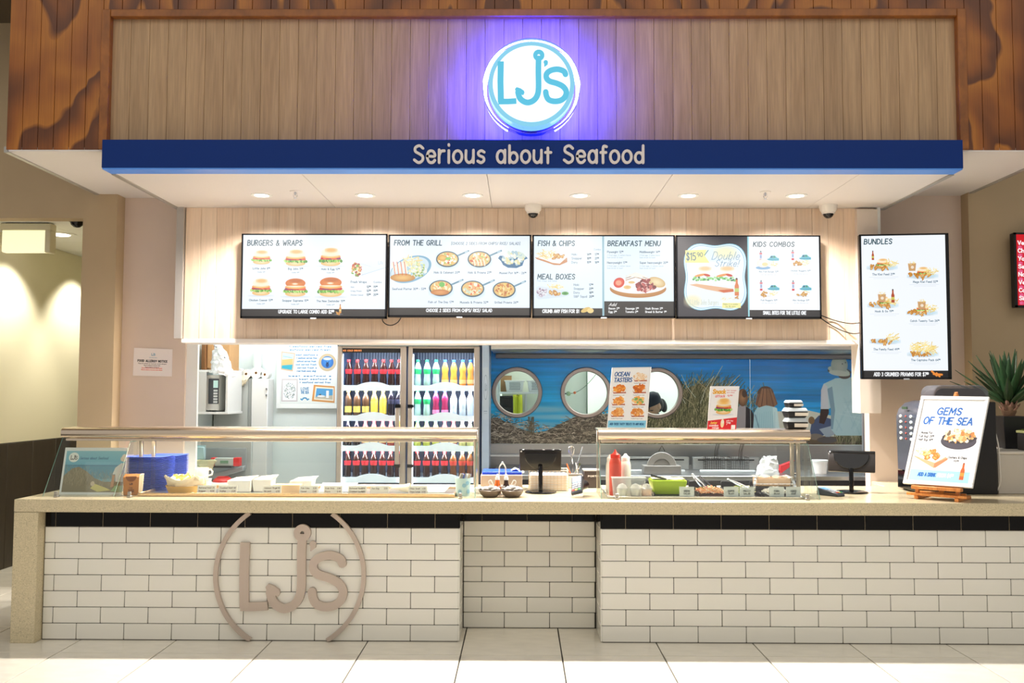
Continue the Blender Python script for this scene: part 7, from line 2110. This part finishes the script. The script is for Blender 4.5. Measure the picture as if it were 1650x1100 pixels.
def leaning_card(name, label, cat, BL, BR, TL, TR, pic, nm, border=.0, th=.006):
    t = thing(name, label, cat, (0, 0, 0))
    BL, BR, TL, TR = map(Vector, (BL, BR, TL, TR))
    n = (BR-BL).cross(TL-BL).normalized()          # toward the viewer side
    if n.y > 0: n = -n
    b = [p-n*th for p in (BL, BR, TR, TL)]
    MB().add([tuple(p) for p in (BL, BR, TR, TL)]+[tuple(p) for p in b], [(0, 1, 2, 3), (7, 6, 5, 4), (0, 4, 5, 1), (1, 5, 6, 2), (2, 6, 7, 3), (3, 7, 4, 0)]).build('board', WHITE, t, .001)
    f = lambda u, v: (BL*(1-u)+BR*u)*(1-v)+(TL*(1-u)+TR*u)*v+n*.0008
    quad('print', pic_mat(nm, pic, rough=.35), t, f(border, border), f(1-border, border), f(1-border, 1-border), f(border, 1-border))
    return t


b0, b1 = on(977.5, 687, GZ+.0005), on(1041, 690, GZ+.0005)
b0 = Vector((X(977.5, .30), .30, GZ+.0005)); b1 = Vector((X(1041, .285), .285, GZ+.0005))
tlc = at(986, 592, .375); trc = at(1049.5, 591, .36)
leaning_card('menu_card', 'white tent card headed ocean tasters with pictures of fried seafood on the guard shelf', 'card', b0, b1, tlc, trc, OT2, 'ocean_print', .02)
MB().add([tuple(tlc), tuple(trc), (b1.x+.03, .47, GZ+.0005), (b0.x+.03, .47, GZ+.0005), (tlc.x, tlc.y+.004, tlc.z), (trc.x, trc.y+.004, trc.z), (b1.x+.03, .474, GZ+.0005), (b0.x+.03, .474, GZ+.0005)], [(0, 1, 2, 3), (7, 6, 5, 4), (0, 4, 5, 1), (1, 5, 6, 2), (2, 6, 7, 3), (3, 7, 4, 0)]).build('back_leg', WHITE, bpy.data.objects['menu_card'])
BC = Pic(0, 0, 260, 360, 2., (252, 248, 246))
BC.text('Snack', 28, 62, 34, 10, (236, 170, 40), 110, .1); BC.text('attack', 52, 94, 24, 5, (236, 130, 130), 84, .1); BC.text('fish burger', 150, 40, 9, 2.4, (226, 150, 150), 86); BC.text('and chips', 150, 58, 9, 2.4, (226, 150, 150), 70); BC.text('9^90', 160, 90, 16, 3.4, (226, 110, 110), 40)
burger(BC, 132, 170, 150, 140, bun=(240, 180, 90), pale=(246, 190, 90)); 
BC.poly([(0, 292), (260, 262), (260, 360), (0, 360)], (220, 34, 40))
BC.text('Junior', 24, 316, 18, 4, (250, 220, 90), 60); BC.text('combo', 16, 338, 18, 4.5, (255, 240, 240), 80); BC.text('range', 46, 356, 15, 4, (255, 240, 240), 56)
BC.ell(132, 312, 16, 36, (250, 226, 180)); BC.ell(134, 300, 12, 16, (250, 240, 224)); BC.text('with toy', 166, 296, 12, 3, (255, 220, 220), 60); BC.text('7^90', 166, 324, 20, 4, (255, 245, 245), 36); BC.rect(214, 326, 250, 360, (252, 248, 246))
leaning_card('burger_card', 'red and white burger card standing on the right guard shelf', 'card', (X(1139, .30), .30, GZ+.0005), (X(1185.5, .30), .30, GZ+.0005), tuple(at(1144.5, 622, .36)), tuple(at(1191.5, 622, .36)), BC, 'burger_print', .0)
cpx = X(1281, .36)
zz = GZ+.0005
cr_ = .0041
for k, (w_, h_, nm) in enumerate(((.148, .076, 'bottom'), (.148, .066, 'middle'), (.108, .05, 'top small'))):
    t = thing('takeaway_box', 'black takeaway box with clear lid, %s one of the stack on the guard shelf' % nm, 'box', (cpx-.002*k-(.008 if k == 2 else 0), .36, zz), math.radians(6*k), group='takeaway boxes stacked on the right guard shelf')
    s = w_/2
    hb = h_*.62
    MB().hexa([(-s*.82, -s*.62, 0), (s*.82, -s*.62, 0), (s*.82, s*.62, 0), (-s*.82, s*.62, 0)], [(-s*.97, -s*.75, hb), (s*.97, -s*.75, hb), (s*.97, s*.75, hb), (-s*.97, s*.75, hb)]).build('base', BLACKP, t, .008, 2)
    MB().hexa([(-s, -s*.78, hb), (s, -s*.78, hb), (s, s*.78, hb), (-s, s*.78, hb)], [(-s*.8, -s*.6, h_), (s*.8, -s*.6, h_), (s*.8, s*.6, h_), (-s*.8, s*.6, h_)]).build('lid', M('lid_grey', (196, 204, 206), .15, spec=.8), t, .006, 2)
    MB().hexa([(-s*.30, -s*.72-.0015, hb*.30), (s*.92, -s*.72-.0015, hb*.30), (s*.92, -s*.72, hb*.30), (-s*.30, -s*.72, hb*.30)], [(-s*.30, -s*.775, hb*.82), (s*.95, -s*.775, hb*.82), (s*.95, -s*.75, hb*.82), (-s*.30, -s*.75, hb*.82)]).build('paper_label', M('label_cream', (240, 232, 216), .6), t)
    zz += h_+.0005

# ------------------------------------------------------------------ right end of the counter
# drinks machine
mc = thing('drinks_machine', 'large black countertop drinks machine with buttons behind the framed poster', 'machine', (0, 0, 0))
mxa, mxb, mya, myb = 2.695, 3.215, .42, .76
mzt = Z(645, mya)
MB().prism([(mxa+.02, CT), (mxb, CT), (mxb, mzt), (mxa+.14, mzt), (mxa+.07, mzt-.02), (mxa+.03, mzt-.06), (mxa+.012, mzt-.12)], 1, mya, myb).build('body', M('machine_black', (28, 27, 29), .5), mc, .006)
fp_ = [(mxa-.006, CT+.14), (mxa-.012, mzt-.11), (mxa+.006, mzt-.055), (mxa+.05, mzt-.012), (mxa+.12, mzt+.006), (mxa+.12, mzt-.002), (mxa+.062, mzt-.02), (mxa+.022, mzt-.066), (mxa+.010, mzt-.12), (mxa+.018, CT+.14)]
MB().prism(fp_, 1, mya-.012, myb+.01).build('front_panel', M('machine_silver', (120, 126, 142), .25, .7), mc, .002)
MB().prism([(mxa-.012, CT+.012), (mxa-.01, CT+.135), (mxa+.02, CT+.135), (mxa+.02, CT+.012)], 1, mya-.008, myb+.006).build('drip_cover', BLACKG, mc, .003)
for j in range(5):
    z = Z(668.5+9*j, .6)
    for k, c in enumerate(((206, 206, 200), (190, 90, 80), (200, 214, 220))):
        o = MB().lathe([(0, -.006), (.012, -.005), (.014, .0), (0, .002)], n=14, axis='x').build('button', M('button_%d' % k, c, .35), mc)
        o.location = (mxa-.012, mya+.10+.085*(2-k), z); o.scale = (1, 1.5, .8) if k != 1 else (1, .5, .5)
MB().box(mxa-.015, mxa-.008, mya+.16, mya+.24, Z(657, .6), Z(653, .6)).build('display', M('lcd_green', (60, 80, 60), .3), mc)
hp = thing('bean_hopper', 'clear smoky hopper of dark coffee beans on top of the drinks machine', 'hopper', (0, 0, 0))
hxa, hxb = X(1500, .5), X(1589, .5); hzb, hzt = mzt+.001, Z(618.5, .5)
def rr(g, zt):
    n = 8; r_ = .06
    p = [(hxa+g, hzb), (hxb-g, hzb)]
    p += [(hxb-g-r_+r_*math.cos(a), zt-r_+r_*math.sin(a)) for a in np.linspace(0, PI/2, n)]
    p += [(hxa+g+r_+r_*math.cos(a), zt-r_+r_*math.sin(a)) for a in np.linspace(PI/2, PI, n)]
    return p
MB().prism(rr(0, hzt), 1, .46, .66).build('cover', frosted('smoke_cover', (120, 122, 130), .45), hp, .006)
MB().prism(rr(.015, hzt-.022), 1, .475, .645).build('beans', M('beans', (62, 44, 34), .6, noise=.4, nscale=90), hp)
# framed poster on a wooden easel
GMS = Pic(205, 335, 798, 945, 1., (249, 249, 250))
G = Pic(0, 0, 460, 600, 1.5, (250, 249, 249))
BI = (24, 94, 176)
G.text('GEMS', 125, 108, 50, 11, BI, 176, .12); G.text('OF THE SEA', 36, 180, 50, 11, BI, 358, .12)
for k, (t_, w_) in enumerate((('Mussel Pot', 84), ('Full (kg) 28^90', 110), ('Half (kg) 18^90', 106))):
    G.text(t_, 26+(10 if k == 0 else 0), 254+26*k, 15, 3.6, (40, 42, 48), w_)
pan(G, 318, 292, 0.1, .1, [(0, 0, 0)], handle=False, n=0)
G.ell(322, 300, 128, 62, (88, 84, 92), rim=(70, 66, 74)); G.poly([(196, 270), (214, 300), (262, 350), (380, 352), (440, 318), (452, 270)], (78, 74, 84)); G.ell(322, 276, 122, 44, (60, 56, 62))
G.blotch(322, 262, 108, 44, 120, [(236, 190, 130), (250, 226, 180), (206, 130, 70), (120, 100, 80), (250, 240, 214), (226, 160, 96)], 8, 20, rg)
G.poly([(20, 400), (60, 380), (258, 420), (270, 440), (196, 500), (180, 504), (20, 428)], (226, 170, 130)); G.poly([(180, 470), (270, 424), (270, 440), (196, 500), (180, 504)], (196, 130, 90)); G.poly([(20, 398), (60, 372), (258, 416), (182, 466), (20, 420)], (250, 240, 232))
nuggets(G, 150, 410, 76, 38, 14, ((240, 184, 110), (226, 156, 76), (250, 206, 140))); chips(G, 80, 388, 56, 24, 30)
G.text('Oysters & Chips', 272, 428, 15, 3.6, (44, 46, 50), 132); G.text('19^90', 316, 454, 14, 3.4, (50, 52, 56), 34)
G.rect(14, 520, 446, 600, (160, 206, 232)); G.text('ADD A DRINK', 76, 566, 24, 6.5, BI, 128, .1); G.text('FROM $4^50', 220, 566, 24, 6, (250, 252, 252), 110, .1)
bottle_pic(G, 392, 520, 116, (196, 96, 44), (150, 70, 30), (206, 150, 60))
ez = .975
PB = [Vector((2.486, .20, ez)), Vector((2.797, -.085, ez)), Vector((2.661+.01, .32, 1.540)), Vector((2.977, .035, 1.537))]
pst = leaning_card('framed_print', 'white framed poster headed gems of the sea leaning on a small easel', 'poster', PB[0], PB[1], PB[2], PB[3], G, 'gems_print', .045, .012)
ffr = MB()
BLv, BRv, TLv, TRv = PB
nn_ = (BRv-BLv).cross(TLv-BLv).normalized(); nn_ = -nn_ if nn_.y > 0 else nn_
F_ = lambda u, v: (BLv*(1-u)+BRv*u)*(1-v)+(TLv*(1-u)+TRv*u)*v
for (u0, v0, u1, v1) in ((0, 0, 1, .04), (0, .96, 1, 1), (0, .04, .05, .96), (.95, .04, 1, .96)):
    c4 = [F_(u0, v0), F_(u1, v0), F_(u1, v1), F_(u0, v1)]
    ffr.hexa([tuple(p) for p in c4], [tuple(p+nn_*.008) for p in c4])
ffr.build('frame', M('frame_white', (244, 242, 240), .3), pst, .002)
esl = thing('easel', 'small honey coloured wooden tabletop easel holding the framed poster', 'easel', (0, 0, 0))
EW = wood('easel_wood', (186, 112, 50), (212, 140, 70), .45, 20, 4, .05)
dirb = (BRv-BLv).normalized(); back = Vector((-dirb.y, dirb.x, 0))
if back.y < 0: back = -back
def bar(a, b, w_, h_, name='bar', m=None):
    a, b = Vector(a), Vector(b); d = (b-a).normalized()
    up_ = Vector((0, 0, 1)) if abs(d.z) < .9 else back
    s = d.cross(up_).normalized(); u2 = s.cross(d).normalized()
    q = [s*w_/2+u2*h_/2, s*w_/2-u2*h_/2, -s*w_/2-u2*h_/2, -s*w_/2+u2*h_/2]
    return MB().hexa([tuple(a+k) for k in q], [tuple(b+k) for k in q]).build(name, m or EW, esl, .003)
m0 = (BLv+BRv)/2
off = back*-.012
bar(BLv+dirb*.06+off*.4+Vector((0, 0, -.017)), BRv-dirb*.06+off*.4+Vector((0, 0, -.017)), .045, .022, 'ledge')
for k in (.20, .78):
    f0_ = BLv+(BRv-BLv)*k
    ft_ = Vector((f0_.x, f0_.y, CT+.012))+back*.02
    bar(f0_+back*.02+Vector((0, 0, -.026)), ft_+back*.0+Vector((0, 0, .0)), .022, .026, 'upright')
    bar(ft_-back*.03-Vector((0, 0, .0005)), ft_+back*.22-Vector((0, 0, .0005)), .026, .022, 'foot')
ra_ = BLv+(BRv-BLv)*.20; rb_2 = BLv+(BRv-BLv)*.78
bar(Vector((ra_.x, ra_.y, CT+.034))+back*.12-dirb*.02, Vector((rb_2.x, rb_2.y, CT+.034))+back*.12+dirb*.02, .02, .018, 'cross_bar')
fr0 = Vector((BLv.x, BLv.y, CT+.034)); 
bar(Vector((ra_.x, ra_.y, CT+.032))+back*.0-dirb*.06, Vector((rb_2.x, rb_2.y, CT+.032))+back*.0+dirb*.06, .022, .018, 'cross_bar')
mt = (TLv+TRv)/2
bar(m0+back*.075+Vector((0, 0, -.06)), mt+back*.036+Vector((0, 0, .016)), .03, .014, 'mast')
MB().tube([mt+back*.034+Vector((0, 0, .010)), mt+back*.030+Vector((0, 0, .028))], .011, 10).build('peg', M('peg_wood', (226, 150, 90), .5), esl)

# plinth with the potted plant
plz = Z(725, .40)
pl = thing('plinth', 'pale grey block plinth at the right end of the counter', 'plinth', (0, 0, 0))
MB().box(X(1605, .45), 4.0, .45, .95, CT+.0005, plz-.02).build('block', M('plinth_grey', (196, 190, 180), .5, noise=.03, nscale=3), pl, .003)
MB().box(X(1605, .45)-.004, 4.0, .446, .955, plz-.0195, plz).build('top_slab', M('plinth_top', (214, 208, 198), .4), pl, .003)
ppx, ppy = X(1625, .80), .80
pt = thing('potted_plant', 'green spiky agave like plant in a square black pot on the plinth', 'plant', (ppx, ppy, plz+.0005))
ph = Z(669, .56)-plz
MB().hexa([(-.06, -.06, 0), (.06, -.06, 0), (.06, .06, 0), (-.06, .06, 0)], [(-.088, -.088, ph), (.088, -.088, ph), (.088, .088, ph), (-.088, .088, ph)]).build('pot', M('pot_black', (26, 26, 28), .5), pt, .004)
MB().box(-.08, .08, -.08, .08, ph-.012, ph+.001).build('soil', M('soil', (60, 46, 36), .9, noise=.3, nscale=60), pt)
MB().lathe([(.035, ph), (.05, ph+.03), (.045, ph+.07), (.028, ph+.11), (0, ph+.12)], n=16).build('stem', M('stem_brown', (120, 92, 70), .8, noise=.3, nscale=40, stretch=(1, 1, 4)), pt)


def leaf(base, az, el, L, W, curl, name, m, nseg=8):
    mb = MB(); d = Vector((math.cos(az), math.sin(az), 0)); s = Vector((-math.sin(az), math.cos(az), 0))
    vs = []; p = Vector(base); e = el
    for i in range(nseg+1):
        f = i/nseg
        wd = W*(.55+1.6*f if f < .3 else 1.03*(1-((f-.3)/.7)**1.6))
        n = Vector((-math.sin(e)*d.x, -math.sin(e)*d.y, math.cos(e)))
        vs += [p-s*wd/2+n*wd*.16, p-n*wd*.04, p+s*wd/2+n*wd*.16]
        p = p+(d*math.cos(e)+Vector((0, 0, math.sin(e))))*L/nseg
        e += curl/nseg
    fs = []
    for i in range(nseg):
        for k in (0, 1):
            a = i*3+k
            fs.append((a, a+1, a+4, a+3))
    mb.add(vs, fs)
    o = mb.build(name, m, pt, ang=60)
    md = o.modifiers.new('t', 'SOLIDIFY'); md.thickness = .004
    return o


LG = M('agave_leaf', (46, 78, 46), .4, noise=.18, nscale=9, rnd=.22); LD = M('dry_leaf', (150, 112, 96), .8, noise=.2, nscale=20)
rl = random.Random(5)
for i in range(34):
    f = i/33
    az = i*2.399; el = math.radians(18+62*f**1.1+rl.random()*8)
    leaf((.02*math.cos(az), .02*math.sin(az), ph+.08+.05*f), az, el, .36+.06*rl.random()-.06*f, .05+.008*rl.random(), math.radians(-8+rl.random()*14)*(1 if f < .5 else -.3), 'leaf', LG)
for i in range(14):
    az = i*2.399+.4
    leaf((.03*math.cos(az), .03*math.sin(az), ph+.02+.004*i), az, math.radians(20+rl.random()*30), .07, .03, math.radians(50), 'dry_leaf', LD, 5)
pc2 = thing('moss_planter', 'dark planter of green moss cut off at the right edge', 'planter', (X(1666, .56), .57, plz+.0005))
MB().box(-.075, .30, -.08, .08, 0, Z(694, .56)-plz).build('box', M('planter_dark', (46, 46, 50), .5), pc2, .003)
hm_ = Z(694, .56)-plz
MB().sheet(lambda u, v: (-.07+.36*u, -.075+.15*v, hm_+.01*R.random()+.012), 16, 6).build('moss', M('moss', (140, 160, 60), .9, noise=.3, nscale=50), pc2)
MB().box(-.08, .305, -.085, .085, hm_-.006, hm_+.012).build('rim', M('planter_rim', (176, 176, 120), .6), pc2, .002)
cable('cable', 'white cable hanging down beside the drinks machine', [at(1604, 697, .44), at(1609, 720, .435), at(1611, 750, .435), at(1612, 775, .43), at(1607, 790, .44), (at(1603, 794, .44).x, .43, CT+.004)], .0045, M('white_cable', (226, 222, 214), .5))
